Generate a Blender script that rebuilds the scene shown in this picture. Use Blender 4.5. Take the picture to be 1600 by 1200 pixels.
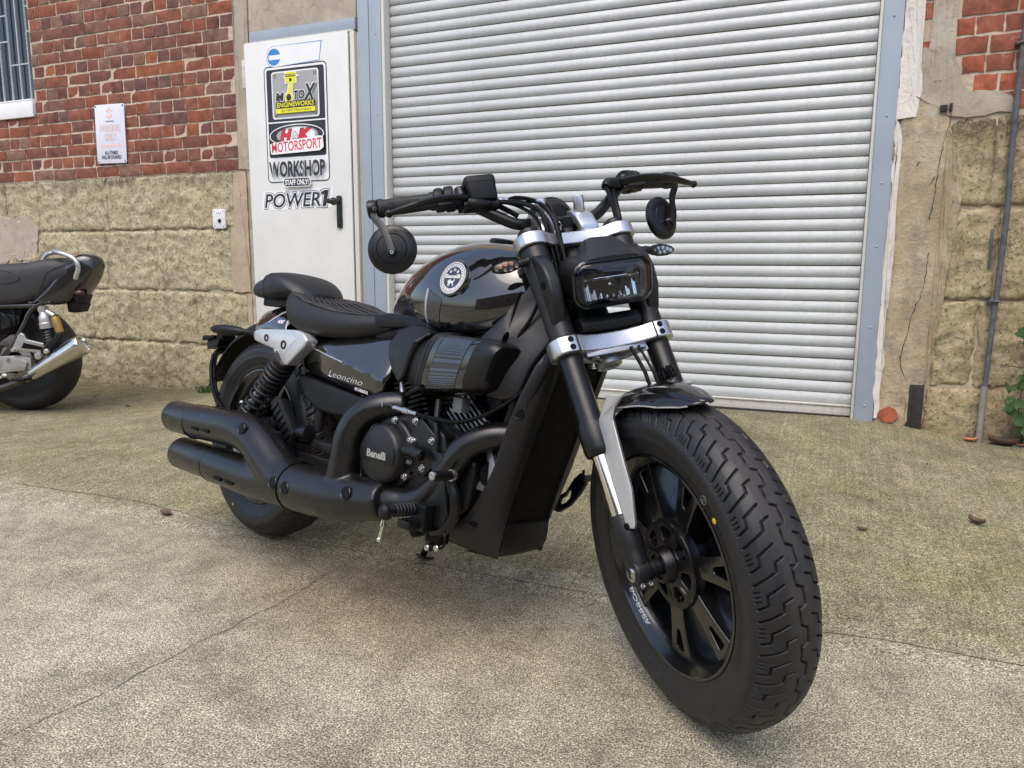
import bpy, bmesh, math, random
import numpy as np
from mathutils import Vector, Matrix, noise as mnoise
random.seed(7)
R = math.radians
for o in list(bpy.data.objects): bpy.data.objects.remove(o)
scn = bpy.context.scene
COL = scn.collection

# ---------------------------------------------------------------- camera
CAM_H, PITCH, ROLL = 0.887, R(8.914), R(0.2475)
cd = bpy.data.cameras.new('camera'); cam = bpy.data.objects.new('camera', cd); COL.objects.link(cam)
cd.sensor_fit = 'HORIZONTAL'; cd.sensor_width = 36.0; cd.lens = 1185.72 / 1600 * 36
cd.clip_start = 0.02; cd.clip_end = 500
_f = Vector((0, math.cos(PITCH), -math.sin(PITCH))); _u = Vector((0, math.sin(PITCH), math.cos(PITCH))); _r = Vector((1, 0, 0))
_r2 = _r * math.cos(ROLL) + _u * math.sin(ROLL); _u2 = -_r * math.sin(ROLL) + _u * math.cos(ROLL)
cam.matrix_world = Matrix(((_r2.x, _u2.x, -_f.x, 0), (_r2.y, _u2.y, -_f.y, 0), (_r2.z, _u2.z, -_f.z, CAM_H), (0, 0, 0, 1)))
scn.camera = cam

# ---------------------------------------------------------------- sky, sun, exposure (bright overcast)
SUN_EL, SUN_AZ = R(62), R(200)          # azimuth clockwise from +Y: behind the camera, a little to the left
w = bpy.data.worlds.new('World'); scn.world = w; w.use_nodes = True
wn = w.node_tree.nodes; wl = w.node_tree.links
sky = wn.new('ShaderNodeTexSky'); sky.sky_type = 'NISHITA'; sky.sun_disc = False
sky.sun_elevation = SUN_EL; sky.sun_rotation = SUN_AZ
sky.air_density = 0.9; sky.dust_density = 3.2; sky.ozone_density = 0.7; sky.altitude = 50
wn['Background'].inputs['Strength'].default_value = 0.15
wl.new(sky.outputs[0], wn['Background'].inputs['Color'])
sd = bpy.data.lights.new('sun', 'SUN'); sun = bpy.data.objects.new('sun', sd); COL.objects.link(sun)
sd.energy = 0.65; sd.angle = R(50); sd.color = (1.0, 0.965, 0.89)
_sd = Vector((math.sin(SUN_AZ) * math.cos(SUN_EL), math.cos(SUN_AZ) * math.cos(SUN_EL), math.sin(SUN_EL)))
sun.rotation_euler = _sd.to_track_quat('Z', 'Y').to_euler()
scn.view_settings.view_transform = 'Standard'; scn.view_settings.look = 'None'
scn.view_settings.gamma = 1.0; scn.view_settings.use_curve_mapping = False
scn.view_settings.exposure = 1.0
scn.render.engine = 'CYCLES'
scn.render.resolution_x = 1024; scn.render.resolution_y = 768

# ---------------------------------------------------------------- material helpers
class NT:
    def __init__(s, name):
        s.m = bpy.data.materials.new(name); s.m.use_nodes = True
        s.t = s.m.node_tree; s.n = s.t.nodes; s.b = s.n['Principled BSDF']
    def new(s, typ, **kw):
        n = s.n.new(typ)
        for k, v in kw.items(): setattr(n, k, v)
        return n
    def link(s, a, b): s.t.links.new(a, b)
    def coord(s, which='Object', scale=None):
        c = s.new('ShaderNodeTexCoord')
        out = c.outputs[which]
        if scale is not None:
            mp = s.new('ShaderNodeMapping'); mp.inputs['Scale'].default_value = scale if hasattr(scale, '__len__') else (scale,) * 3
            s.link(out, mp.inputs['Vector']); out = mp.outputs[0]
        return out
    def noise(s, vec, scale, detail=6, rough=0.6, dist=0.0):
        n = s.new('ShaderNodeTexNoise'); s.link(vec, n.inputs['Vector'])
        n.inputs['Scale'].default_value = scale; n.inputs['Detail'].default_value = detail
        n.inputs['Roughness'].default_value = rough; n.inputs['Distortion'].default_value = dist
        return n.outputs['Fac']
    def ramp(s, fac, stops, interp='LINEAR'):
        r = s.new('ShaderNodeValToRGB'); r.color_ramp.interpolation = interp
        e = r.color_ramp.elements
        while len(e) > 1: e.remove(e[-1])
        for i, (p, c) in enumerate(stops):
            c = (c, c, c, 1) if not hasattr(c, '__len__') else tuple(c[:3]) + (1,)
            if i == 0: e[0].position = p; e[0].color = c
            else: q = e.new(p); q.color = c
        s.link(fac, r.inputs['Fac']); return r.outputs['Color']
    def mix(s, fac, a, b, mode='MIX'):
        m = s.new('ShaderNodeMix', data_type='RGBA', blend_type=mode)
        for sock, v in ((m.inputs[0], fac), (m.inputs[6], a), (m.inputs[7], b)):
            if hasattr(v, 'links') or hasattr(v, 'is_linked'): s.link(v, sock)
            elif hasattr(v, '__len__'): sock.default_value = tuple(v[:3]) + (1,)
            else: sock.default_value = v
        return m.outputs[2]
    def math(s, op, a, b=0.0, clamp=False):
        m = s.new('ShaderNodeMath', operation=op, use_clamp=clamp)
        for sock, v in ((m.inputs[0], a), (m.inputs[1], b)):
            if hasattr(v, 'is_linked'): s.link(v, sock)
            else: sock.default_value = v
        return m.outputs[0]
    def bump(s, h, strength=0.3, dist=0.005, prev=None):
        b = s.new('ShaderNodeBump'); b.inputs['Strength'].default_value = strength; b.inputs['Distance'].default_value = dist
        s.link(h, b.inputs['Height'])
        if prev is not None: s.link(prev, b.inputs['Normal'])
        s.link(b.outputs[0], s.b.inputs['Normal']); return b.outputs[0]
    def set(s, **kw):
        for k, v in kw.items():
            sock = s.b.inputs[k.replace('_', ' ')]
            if hasattr(v, 'is_linked'): s.link(v, sock)
            elif hasattr(v, '__len__') and len(v) == 3: sock.default_value = tuple(v) + (1,)
            else: sock.default_value = v
        return s

def simple(name, col, rough=0.5, metal=0.0, var=0.12, vscale=14.0, bscale=0.0, bstr=0.15, bdist=0.001, rvar=0.08, coat=0.0, spec=0.5, dust=0.0, coord='Object'):
    t = NT(name); c = t.coord(coord)
    n = t.noise(c, vscale, 5)
    k0, k1 = 1 - var, 1 + var
    colr = t.ramp(n, [(0.25, [x * k0 for x in col]), (0.75, [min(1, x * k1) for x in col])])
    if dust > 0:
        n3 = t.noise(c, vscale * 9, 6, 0.75)
        colr = t.mix(t.ramp(n3, [(0.52, 0.0), (0.75, dust)]), colr, (0.32, 0.29, 0.24))
    rr = t.ramp(t.noise(c, vscale * 2.3, 5), [(0.3, max(0.0, rough - rvar)), (0.7, min(1, rough + rvar))])
    t.set(Base_Color=colr, Roughness=rr, Metallic=metal, Specular_IOR_Level=spec, Coat_Weight=coat, Coat_Roughness=0.03)
    if bscale: t.bump(t.noise(c, bscale, 3), bstr, bdist)
    return t.m

# ---------------------------------------------------------------- mesh helpers
def cr(pts, k=6, closed=False):
    """Catmull-Rom resample of a polyline (any dimension)."""
    P = [tuple(float(c) for c in q) for q in pts]; n = len(P); out = []
    rng = range(n if closed else n - 1)
    for i in rng:
        p0 = P[(i - 1) % n] if closed or i > 0 else P[i]
        p1 = P[i]; p2 = P[(i + 1) % n]
        p3 = P[(i + 2) % n] if closed or i + 2 < n else p2
        for j in range(k):
            t = j / k
            out.append(tuple(0.5 * (2 * b + (c - a) * t + (2 * a - 5 * b + 4 * c - d) * t * t + (3 * b - a - 3 * c + d) * t ** 3) for a, b, c, d in zip(p0, p1, p2, p3)))
    if not closed: out.append(P[-1])
    return out

class MB:
    def __init__(s): s.v = []; s.f = []; s.m = []; s.mi = 0
    def add(s, vs, fs):
        o = len(s.v); s.v += [Vector(q) for q in vs]
        s.f += [tuple(i + o for i in f) for f in fs]; s.m += [s.mi] * len(fs); return s
    def box(s, c, size, rot=None):
        hx, hy, hz = [q / 2 for q in size]; vs = []
        for x in (-hx, hx):
            for y in (-hy, hy):
                for z in (-hz, hz):
                    q = Vector((x, y, z)); q = rot @ q if rot else q
                    vs.append(q + Vector(c))
        return s.add(vs, [(0, 1, 3, 2), (4, 6, 7, 5), (0, 4, 5, 1), (2, 3, 7, 6), (0, 2, 6, 4), (1, 5, 7, 3)])
    def bar(s, a, b, wy, hz, up=(0, 0, 1)):
        """rectangular bar from a to b, wy across, hz along up."""
        a = Vector(a); b = Vector(b); d = (b - a); L = d.length; d.normalize()
        y = Vector(up).cross(d).normalized(); z = d.cross(y)
        M = Matrix((d, y, z)).transposed()
        return s.box((a + b) / 2, (L, wy, hz), M)
    def loft(s, rings, cap=True, closed_ring=True, loop=False):
        n = len(rings[0]); vs = [q for r in rings for q in r]; fs = []
        K = len(rings); m = n if closed_ring else n - 1
        for i in range(K if loop else K - 1):
            a = i * n; b = ((i + 1) % K) * n
            for j in range(m):
                k = (j + 1) % n
                fs.append((a + j, a + k, b + k, b + j))
        if cap and not loop:
            fs.append(tuple(range(n - 1, -1, -1))); fs.append(tuple(range((K - 1) * n, K * n)))
        return s.add(vs, fs)
    def tube(s, path, r, n=10, cap=True, flat=None):
        P = [Vector(q) for q in path]; K = len(P)
        rr = list(r) if hasattr(r, '__len__') else [r] * K
        if len(rr) != K:
            rr = list(np.interp(np.linspace(0, 1, K), np.linspace(0, 1, len(rr)), rr))
        T = []
        for i in range(K):
            d = P[min(i + 1, K - 1)] - P[max(i - 1, 0)]; T.append(d.normalized())
        up = Vector((0, 0, 1)) if abs(T[0].z) < 0.9 else Vector((1, 0, 0))
        N = (up - T[0] * up.dot(T[0])).normalized(); rings = []
        for i in range(K):
            if i:
                N = (N - T[i] * N.dot(T[i]))
                N = N.normalized() if N.length > 1e-6 else T[i].orthogonal().normalized()
            B = T[i].cross(N)
            f = flat if flat else 1.0
            rings.append([P[i] + (N * math.cos(2 * math.pi * j / n) * f + B * math.sin(2 * math.pi * j / n)) * rr[i] for j in range(n)])
        return s.loft(rings, cap)
    def cyl(s, a, b, r, r2=None, n=20): return s.tube([a, b], [r, r if r2 is None else r2], n)
    def lathe(s, prof, o, ax, n=32, closed=False):
        """prof: (along, radius) list, revolved about axis ax through o."""
        ax = Vector(ax).normalized(); x = ax.orthogonal().normalized(); y = ax.cross(x); o = Vector(o); rings = []
        for a, r in prof:
            r = max(r, 1e-5)
            rings.append([o + ax * a + (x * math.cos(2 * math.pi * j / n) + y * math.sin(2 * math.pi * j / n)) * r for j in range(n)])
        return s.loft(rings, cap=not closed, loop=closed)
    def prism(s, poly, y0, y1, f=None):
        """poly in (a,b); extruded in c from y0 to y1; f maps (a,b,c)->xyz. default (x,z) polygon along y."""
        f = f or (lambda a, b, c: (a, c, b)); n = len(poly)
        e0 = y0 if hasattr(y0, '__len__') else [y0] * n; e1 = y1 if hasattr(y1, '__len__') else [y1] * n
        vs = [f(a, b, c) for (a, b), c in zip(poly, e0)] + [f(a, b, c) for (a, b), c in zip(poly, e1)]
        fs = [tuple(range(n)), tuple(range(2 * n - 1, n - 1, -1))] + [(i, (i + 1) % n, (i + 1) % n + n, i + n) for i in range(n)]
        return s.add(vs, fs)
    def ell(s, c, r, n=16, m=10):
        c = Vector(c); r = r if hasattr(r, '__len__') else (r, r, r); rings = []
        for i in range(m + 1):
            a = math.pi * i / m; k = max(math.sin(a), 1e-4)
            rings.append([c + Vector((r[0] * k * math.cos(2 * math.pi * j / n), r[1] * k * math.sin(2 * math.pi * j / n), r[2] * math.cos(a))) for j in range(n)])
        return s.loft(rings)
    def torus(s, o, ax, R_, r, n=32, m=8):
        return s.lathe([(r * math.sin(2 * math.pi * i / m), R_ + r * math.cos(2 * math.pi * i / m)) for i in range(m)], o, ax, n, closed=True)
    def grid(s, fn, nu, nv):
        vs = [fn(i / nu, j / nv) for i in range(nu + 1) for j in range(nv + 1)]
        fs = [(i * (nv + 1) + j, (i + 1) * (nv + 1) + j, (i + 1) * (nv + 1) + j + 1, i * (nv + 1) + j + 1) for i in range(nu) for j in range(nv)]
        return s.add(vs, fs)

def link(o, parent=None):
    COL.objects.link(o)
    if parent is not None: o.parent = parent
    return o
def tag(o, label=None, cat=None, group=None, kind=None):
    if label: o['label'] = label
    if cat: o['category'] = cat
    if group: o['group'] = group
    if kind: o['kind'] = kind
    return o
def mesh_of(mb, bevel=0, segs=2, smooth=38, xf=None, weld=True, mirror=None):
    vs = mb.v if xf is None else [xf(q) for q in mb.v]
    me = bpy.data.meshes.new('m'); me.from_pydata([tuple(q) for q in vs], [], mb.f)
    me.polygons.foreach_set('material_index', mb.m)
    bm = bmesh.new(); bm.from_mesh(me)
    if weld: bmesh.ops.remove_doubles(bm, verts=bm.verts, dist=2e-5)
    bmesh.ops.recalc_face_normals(bm, faces=bm.faces)
    if bevel:
        ed = [e for e in bm.edges if len(e.link_faces) == 2 and e.calc_face_angle(0) > R(28)]
        bmesh.ops.bevel(bm, geom=ed, offset=bevel, segments=segs, affect='EDGES', clamp_overlap=True, profile=0.6)
    bm.to_mesh(me); bm.free()
    if smooth:
        me.polygons.foreach_set('use_smooth', [True] * len(me.polygons)); me.set_sharp_from_angle(angle=R(smooth))
    return me
def obj(name, mb, mat, parent=None, bevel=0, segs=2, smooth=38, sub=0, solid=0, xf=None, weld=True):
    me = mesh_of(mb, bevel, segs, smooth, xf, weld)
    for m in (mat if isinstance(mat, (list, tuple)) else [mat]): me.materials.append(m)
    o = bpy.data.objects.new(name, me); link(o, parent)
    if solid:
        q = o.modifiers.new('thickness', 'SOLIDIFY'); q.thickness = solid; q.offset = 0
    if sub:
        q = o.modifiers.new('sub', 'SUBSURF'); q.levels = sub; q.render_levels = sub
        me.polygons.foreach_set('use_smooth', [True] * len(me.polygons))
    return o
def empty(name, M=None, parent=None):
    o = bpy.data.objects.new(name, None); link(o, parent)
    if M is not None: o.matrix_world = M
    o.empty_display_size = 0.1
    return o

_tc = {}
def text2d(body, bold=0.0, shear=0.0, space=1.0):
    """flat text triangles normalised to its bounding box (0..1, 0..1) and its aspect."""
    key = (body, bold, shear, space)
    if key in _tc: return _tc[key]
    cu = bpy.data.curves.new('t', 'FONT'); cu.body = body; cu.offset = bold; cu.shear = shear; cu.space_character = space
    cu.fill_mode = 'FRONT'; cu.resolution_u = 3
    o = bpy.data.objects.new('t', cu); COL.objects.link(o)
    dg = bpy.context.evaluated_depsgraph_get(); me = bpy.data.meshes.new_from_object(o.evaluated_get(dg))
    vs = [(q.co.x, q.co.y) for q in me.vertices]; fs = [tuple(q.vertices) for q in me.polygons]
    bpy.data.objects.remove(o); bpy.data.meshes.remove(me); bpy.data.curves.remove(cu)
    x0 = min(q[0] for q in vs); x1 = max(q[0] for q in vs); y0 = min(q[1] for q in vs); y1 = max(q[1] for q in vs)
    vs = [((x - x0) / (x1 - x0), (y - y0) / (y1 - y0)) for x, y in vs]
    _tc[key] = (vs, fs, (x1 - x0) / (y1 - y0)); return _tc[key]
def put_text(mb, body, f, bold=0.0, shear=0.0, space=1.0):
    vs, fs, a = text2d(body, bold, shear, space); mb.add([f(x, y) for x, y in vs], fs)
def rrect(x0, y0, x1, y1, r, k=5):
    out = []
    for cx, cy, a0 in ((x1 - r, y0 + r, -90), (x1 - r, y1 - r, 0), (x0 + r, y1 - r, 90), (x0 + r, y0 + r, 180)):
        for i in range(k + 1):
            a = R(a0 + 90 * i / k); out.append((cx + r * math.cos(a), cy + r * math.sin(a)))
    return out
def nz(*p): return mnoise.noise(Vector(p))
# ---------------------------------------------------------------- setting materials
def mat_concrete():
    t = NT('concrete'); c = t.coord('Object')
    sep = t.new('ShaderNodeSeparateXYZ'); t.link(c, sep.inputs[0]); u, y, z = sep.outputs
    big = t.noise(c, 0.9, 6, 0.62); mid = t.noise(c, 5.0, 6, 0.65); fine = t.noise(c, 85, 4, 0.75); grit = t.noise(c, 270, 2, 0.6)
    base = t.ramp(mid, [(0.25, (0.265, 0.242, 0.170)), (0.5, (0.368, 0.340, 0.246)), (0.78, (0.470, 0.440, 0.332))])
    base = t.mix(0.55, base, t.ramp(big, [(0.32, (0.23, 0.212, 0.155)), (0.5, (0.345, 0.320, 0.243)), (0.68, (0.48, 0.455, 0.365))]))
    # ramp apron: greener, brushed in lines that run up the slope
    mp = t.new('ShaderNodeMapping'); mp.inputs['Scale'].default_value = (95, 2.2, 1); t.link(c, mp.inputs[0])
    brush = t.noise(mp.outputs[0], 1.0, 4, 0.6)
    n_ = t.math('MULTIPLY', y, -1.0)
    edge = t.math('ADD', n_, t.math('MULTIPLY', t.noise(c, 3.5, 5), 0.22))
    ramp_m = t.ramp(edge, [(0.0, 1.0), (0.2, 1.0)])            # replaced by map range below
    mr = t.new('ShaderNodeMapRange'); mr.inputs[1].default_value = 2.26; mr.inputs[2].default_value = 2.14; t.link(edge, mr.inputs[0])
    onramp = mr.outputs[0]
    gm = t.math('MULTIPLY', onramp, t.ramp(t.noise(c, 1.7, 6, 0.7), [(0.32, 0.35), (0.62, 1.0)]))
    green = t.ramp(mid, [(0.3, (0.185, 0.176, 0.080)), (0.7, (0.335, 0.315, 0.172))])
    base = t.mix(gm, base, green)
    base = t.mix(t.math('MULTIPLY', onramp, 0.34), base, t.ramp(brush, [(0.3, (0.15, 0.14, 0.1)), (0.7, (0.5, 0.47, 0.38))]))
    # moss along the wall, stronger on the left
    mw = t.new('ShaderNodeMapRange'); mw.inputs[1].default_value = 1.35; mw.inputs[2].default_value = 0.0; t.link(t.math('ADD', n_, t.math('MULTIPLY', mid, 0.5)), mw.inputs[0])
    ml = t.new('ShaderNodeMapRange'); ml.inputs[1].default_value = 0.55; ml.inputs[2].default_value = -0.2; t.link(t.math('ADD', u, t.math('MULTIPLY', mid, 0.3)), ml.inputs[0])
    moss = t.math('ADD', t.math('MULTIPLY', mw.outputs[0], 0.35), t.math('MULTIPLY', t.math('MULTIPLY', mw.outputs[0], ml.outputs[0]), 1.2), True)
    base = t.mix(t.math('MULTIPLY', moss, t.ramp(t.noise(c, 9, 6, 0.7), [(0.3, 0.35), (0.65, 1.0)])), base, (0.105, 0.098, 0.042))
    # old light wear line along the foot of the ramp and darker worn patches
    wl_ = t.new('ShaderNodeMapRange'); t.link(t.math('ABSOLUTE', t.math('SUBTRACT', edge, 2.17)), wl_.inputs[0]); wl_.inputs[1].default_value = 0.07; wl_.inputs[2].default_value = 0.0
    base = t.mix(t.math('MULTIPLY', wl_.outputs[0], t.ramp(t.noise(c, 4, 4), [(0.4, 0.0), (0.62, 0.55)])), base, (0.47, 0.44, 0.37))
    st = t.noise(c, 2.3, 7, 0.72, 0.6)
    base = t.mix(t.ramp(st, [(0.50, 0.0), (0.68, 0.62)]), base, (0.150, 0.135, 0.095))
    base = t.mix(1.0, base, t.ramp(t.noise(c, 13, 6, 0.72, 0.4), [(0.30, 0.72), (0.5, 1.0), (0.70, 1.25)]), 'MULTIPLY')
    # aggregate: pale sand grains and dark pits
    gr = t.ramp(fine, [(0.38, 0.66), (0.48, 0.95), (0.54, 1.06), (0.63, 1.32)])
    base = t.mix(1.0, base, gr, 'MULTIPLY')
    base = t.mix(1.0, base, t.mix(1.0, base, t.ramp(grit, [(0.38, 0.28), (0.46, 0.72), (0.54, 1.22), (0.62, 1.95)]), 'MULTIPLY'))
    base = t.mix(1.0, base, t.mix(onramp, (0.86, 0.852, 0.82), (0.72, 0.705, 0.635)), 'MULTIPLY')
    dv = t.new('ShaderNodeVectorMath', operation='DISTANCE'); t.link(c, dv.inputs[0]); dv.inputs[1].default_value = (2.95, -2.25, 0.0)  # brownish tint and the bike's shade, painted into the concrete below the engine
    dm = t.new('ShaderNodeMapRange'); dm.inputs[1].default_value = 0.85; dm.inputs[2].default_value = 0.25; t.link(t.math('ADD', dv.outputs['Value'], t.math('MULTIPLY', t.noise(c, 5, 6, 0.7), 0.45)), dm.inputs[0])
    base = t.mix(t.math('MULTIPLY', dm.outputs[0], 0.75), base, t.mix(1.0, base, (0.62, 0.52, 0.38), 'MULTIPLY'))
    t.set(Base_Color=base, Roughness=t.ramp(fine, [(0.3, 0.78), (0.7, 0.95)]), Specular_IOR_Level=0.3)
    b1 = t.bump(fine, 0.55, 0.004); t.bump(mid, 0.3, 0.012, b1)
    return t.m
def mat_brick(name, cols):
    t = NT(name); c = t.coord('Object'); oi = t.new('ShaderNodeObjectInfo')
    add = t.new('ShaderNodeVectorMath', operation='ADD'); sc = t.new('ShaderNodeVectorMath', operation='SCALE'); sc.inputs['Scale'].default_value = 37.0
    cmb = t.new('ShaderNodeCombineXYZ'); [t.link(oi.outputs['Random'], cmb.inputs[k]) for k in range(3)]
    t.link(cmb.outputs[0], sc.inputs[0]); t.link(c, add.inputs[0]); t.link(sc.outputs[0], add.inputs[1]); v = add.outputs[0]
    k = len(cols); col = t.ramp(oi.outputs['Random'], [(i / k, q) for i, q in enumerate(cols)], 'CONSTANT')
    n1 = t.noise(v, 14, 6, 0.7); n2 = t.noise(v, 75, 5, 0.7); n3 = t.noise(v, 34, 6, 0.7)
    col = t.mix(1.0, col, t.ramp(n1, [(0.32, 0.58), (0.5, 1.0), (0.68, 1.38)]), 'MULTIPLY')
    col = t.mix(t.ramp(n3, [(0.52, 0.0), (0.72, 0.55)]), col, (0.13, 0.062, 0.042))
    col = t.mix(t.ramp(n2, [(0.60, 0.0), (0.74, 0.8)]), col, (0.085, 0.05, 0.04))
    col = t.mix(t.ramp(t.noise(v, 24, 5, 0.75), [(0.60, 0.0), (0.80, 0.55)]), col, (0.50, 0.41, 0.34))
    t.set(Base_Color=col, Roughness=0.88, Specular_IOR_Level=0.25)
    b = t.bump(n2, 0.6, 0.0035); t.bump(n1, 0.4, 0.006, b); return t.m
def mat_stone(name='limestone', tint=(1, 1, 1)):
    t = NT(name); c = t.coord('Object')
    sep = t.new('ShaderNodeSeparateXYZ'); t.link(c, sep.inputs[0]); z = sep.outputs[2]
    n1 = t.noise(c, 3.2, 5, 0.65); n2 = t.noise(c, 38, 6, 0.8, 0.5); n3 = t.noise(c, 14, 5, 0.7); pit = t.noise(c, 62, 5, 0.72, 0.3)
    T = lambda q: [a * b for a, b in zip(q, tint)]
    col = t.ramp(n1, [(0.28, T((0.49, 0.41, 0.245))), (0.5, T((0.63, 0.54, 0.345))), (0.72, T((0.73, 0.645, 0.455)))])
    col = t.mix(t.ramp(n3, [(0.48, 0.0), (0.66, 0.6)]), col, T((0.42, 0.335, 0.205)))
    col = t.mix(t.ramp(n2, [(0.50, 0.0), (0.62, 0.75)]), col, T((0.80, 0.71, 0.52)))
    col = t.mix(t.ramp(pit, [(0.545, 0.0), (0.61, 0.8)]), col, (0.150, 0.120, 0.075))
    gs = t.noise(c, 5.5, 6, 0.72, 0.8); col = t.mix(t.ramp(gs, [(0.52, 0.0), (0.68, 0.65)]), col, (0.22, 0.195, 0.155))
    gz_ = t.new('ShaderNodeMapRange'); gz_.inputs[1].default_value = 0.44; gz_.inputs[2].default_value = 0.02
    t.link(t.math('ADD', z, t.math('MULTIPLY', n3, 0.42)), gz_.inputs[0])
    col = t.mix(t.math('MULTIPLY', gz_.outputs[0], t.ramp(n2, [(0.35, 0.25), (0.6, 1.0)])), col, (0.085, 0.088, 0.032))
    top = t.new('ShaderNodeMapRange'); top.inputs[1].default_value = 1.38; top.inputs[2].default_value = 1.52; t.link(t.math('ADD', z, t.math('MULTIPLY', t.math('SUBTRACT', n3, 0.5), 0.35)), top.inputs[0])
    col = t.mix(t.math('MULTIPLY', top.outputs[0], t.ramp(n2, [(0.38, 0.0), (0.52, 0.8)])), col, (0.085, 0.075, 0.055))
    t.set(Base_Color=col, Roughness=0.92, Specular_IOR_Level=0.2)
    b = t.bump(pit, 1.0, 0.012); t.bump(n2, 0.9, 0.016, b); return t.m
def mat_plaster(name, c0, c1, stain=(0.19, 0.15, 0.105)):
    t = NT(name); c = t.coord('Object')
    n1 = t.noise(c, 5, 7, 0.68, 0.5); n2 = t.noise(c, 60, 6, 0.75); n3 = t.noise(c, 16, 6, 0.7, 0.8)
    col = t.ramp(n1, [(0.3, c0), (0.7, c1)])
    col = t.mix(t.ramp(n3, [(0.54, 0.0), (0.72, 0.65)]), col, stain)
    col = t.mix(t.ramp(n2, [(0.58, 0.0), (0.75, 0.5)]), col, [q * 0.45 for q in c0])
    t.set(Base_Color=col, Roughness=0.9, Specular_IOR_Level=0.25)
    b = t.bump(n2, 0.5, 0.004); t.bump(n3, 0.5, 0.01, b); return t.m
def mat_paint(name, col, rough=0.4, dirt=0.3, dirtcol=(0.2, 0.18, 0.14), chips=None):
    t = NT(name); c = t.coord('Object')
    sep = t.new('ShaderNodeSeparateXYZ'); t.link(c, sep.inputs[0]); z = sep.outputs[2]
    n1 = t.noise(c, 3, 6, 0.6); n2 = t.noise(c, 40, 6, 0.75)
    mp = t.new('ShaderNodeMapping'); mp.inputs['Scale'].default_value = (30, 30, 1.4); t.link(c, mp.inputs[0]); run = t.noise(mp.outputs[0], 1.0, 5, 0.65)
    k = t.ramp(n1, [(0.3, [q * 0.92 for q in col]), (0.7, [min(1, q * 1.05) for q in col])])
    k = t.mix(t.ramp(run, [(0.52, 0.0), (0.8, dirt)]), k, dirtcol)
    k = t.mix(t.ramp(n2, [(0.66, 0.0), (0.78, dirt)]), k, dirtcol)
    low = t.new('ShaderNodeMapRange'); low.inputs[1].default_value = 0.62; low.inputs[2].default_value = 0.10; t.link(t.math('ADD', z, t.math('MULTIPLY', n2, 0.25)), low.inputs[0])
    k = t.mix(t.math('MULTIPLY', low.outputs[0], t.ramp(n2, [(0.48, 0.0), (0.66, dirt * 2.2)])), k, dirtcol)
    t.set(Base_Color=k, Roughness=t.ramp(n2, [(0.3, rough - 0.06), (0.7, rough + 0.12)]))
    t.bump(n1, 0.08, 0.004); return t.m
M_CONC = mat_concrete()
M_BRICK = mat_brick('red_brick', [(0.206, 0.079, 0.053), (0.236, 0.086, 0.054), (0.179, 0.077, 0.054), (0.204, 0.105, 0.072), (0.249, 0.084, 0.049), (0.165, 0.071, 0.053), (0.220, 0.081, 0.053), (0.224, 0.123, 0.086), (0.154, 0.072, 0.060), (0.228, 0.077, 0.047), (0.190, 0.078, 0.054), (0.182, 0.100, 0.074), (0.281, 0.100, 0.049), (0.211, 0.084, 0.058), (0.174, 0.068, 0.047), (0.239, 0.094, 0.060)])
M_BRICK2 = mat_brick('orange_red_brick', [(0.30, 0.085, 0.045), (0.36, 0.105, 0.055), (0.25, 0.085, 0.055), (0.33, 0.12, 0.075)])
M_MORTAR = mat_plaster('lime_mortar', (0.47, 0.37, 0.28), (0.61, 0.50, 0.385), (0.28, 0.21, 0.155))
M_STONE = mat_stone(); M_STONE2 = mat_stone('limestone_warm', (0.88, 0.83, 0.76))
M_SJOINT = mat_plaster('stone_joint', (0.38, 0.315, 0.215), (0.52, 0.44, 0.31))
M_PLAST = mat_plaster('grey_render', (0.33, 0.285, 0.22), (0.46, 0.405, 0.32))
M_PLAST2 = mat_plaster('brown_render', (0.36, 0.285, 0.195), (0.52, 0.425, 0.31), (0.24, 0.185, 0.125))
def mat_pier():
    t = NT('crumbling_render'); c = t.coord('Object'); n1 = t.noise(c, 3.5, 6, 0.65); n2 = t.noise(c, 9, 7, 0.75); n3 = t.noise(c, 70, 5, 0.78); n4 = t.noise(c, 6.5, 7, 0.75)
    col = t.ramp(n1, [(0.3, (0.35, 0.265, 0.165)), (0.52, (0.47, 0.375, 0.25)), (0.7, (0.54, 0.46, 0.345))])
    col = t.mix(t.ramp(n2, [(0.48, 0.0), (0.64, 0.7)]), col, (0.26, 0.225, 0.175))
    col = t.mix(t.ramp(n4, [(0.56, 0.0), (0.66, 0.6)]), col, (0.58, 0.51, 0.40))
    col = t.mix(t.ramp(n3, [(0.55, 0.0), (0.70, 0.6)]), col, (0.20, 0.165, 0.115))
    t.set(Base_Color=col, Roughness=0.92, Specular_IOR_Level=0.2); b = t.bump(n3, 0.6, 0.006); b = t.bump(n2, 0.7, 0.02, b); t.bump(n4, 0.5, 0.02, b); return t.m
M_PIER = mat_pier()
M_LIME = mat_plaster('lime_wash', (0.62, 0.575, 0.50), (0.74, 0.70, 0.63), (0.40, 0.34, 0.27))
M_PINKPATCH = mat_plaster('pinkish_render', (0.40, 0.315, 0.255), (0.50, 0.405, 0.335), (0.33, 0.26, 0.20))
M_DOOR = mat_paint('white_door_paint', (0.70, 0.70, 0.665), 0.38, 0.10, (0.52, 0.44, 0.32))
M_DOORFR = mat_paint('cream_frame_paint', (0.62, 0.59, 0.50), 0.42, 0.35, (0.40, 0.32, 0.21))
M_STEEL = mat_paint('blue_grey_steel_paint', (0.315, 0.355, 0.415), 0.42, 0.16, (0.16, 0.15, 0.14))
M_GUIDE = mat_paint('pale_guide_rail', (0.60, 0.585, 0.53), 0.45, 0.25)
M_SLAT = mat_paint('grey_white_slat', (0.470, 0.485, 0.480), 0.34, 0.12, (0.26, 0.25, 0.21))
M_SLATB = mat_paint('pale_bottom_rail', (0.60, 0.58, 0.52), 0.5, 0.22, (0.22, 0.19, 0.14))
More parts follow.
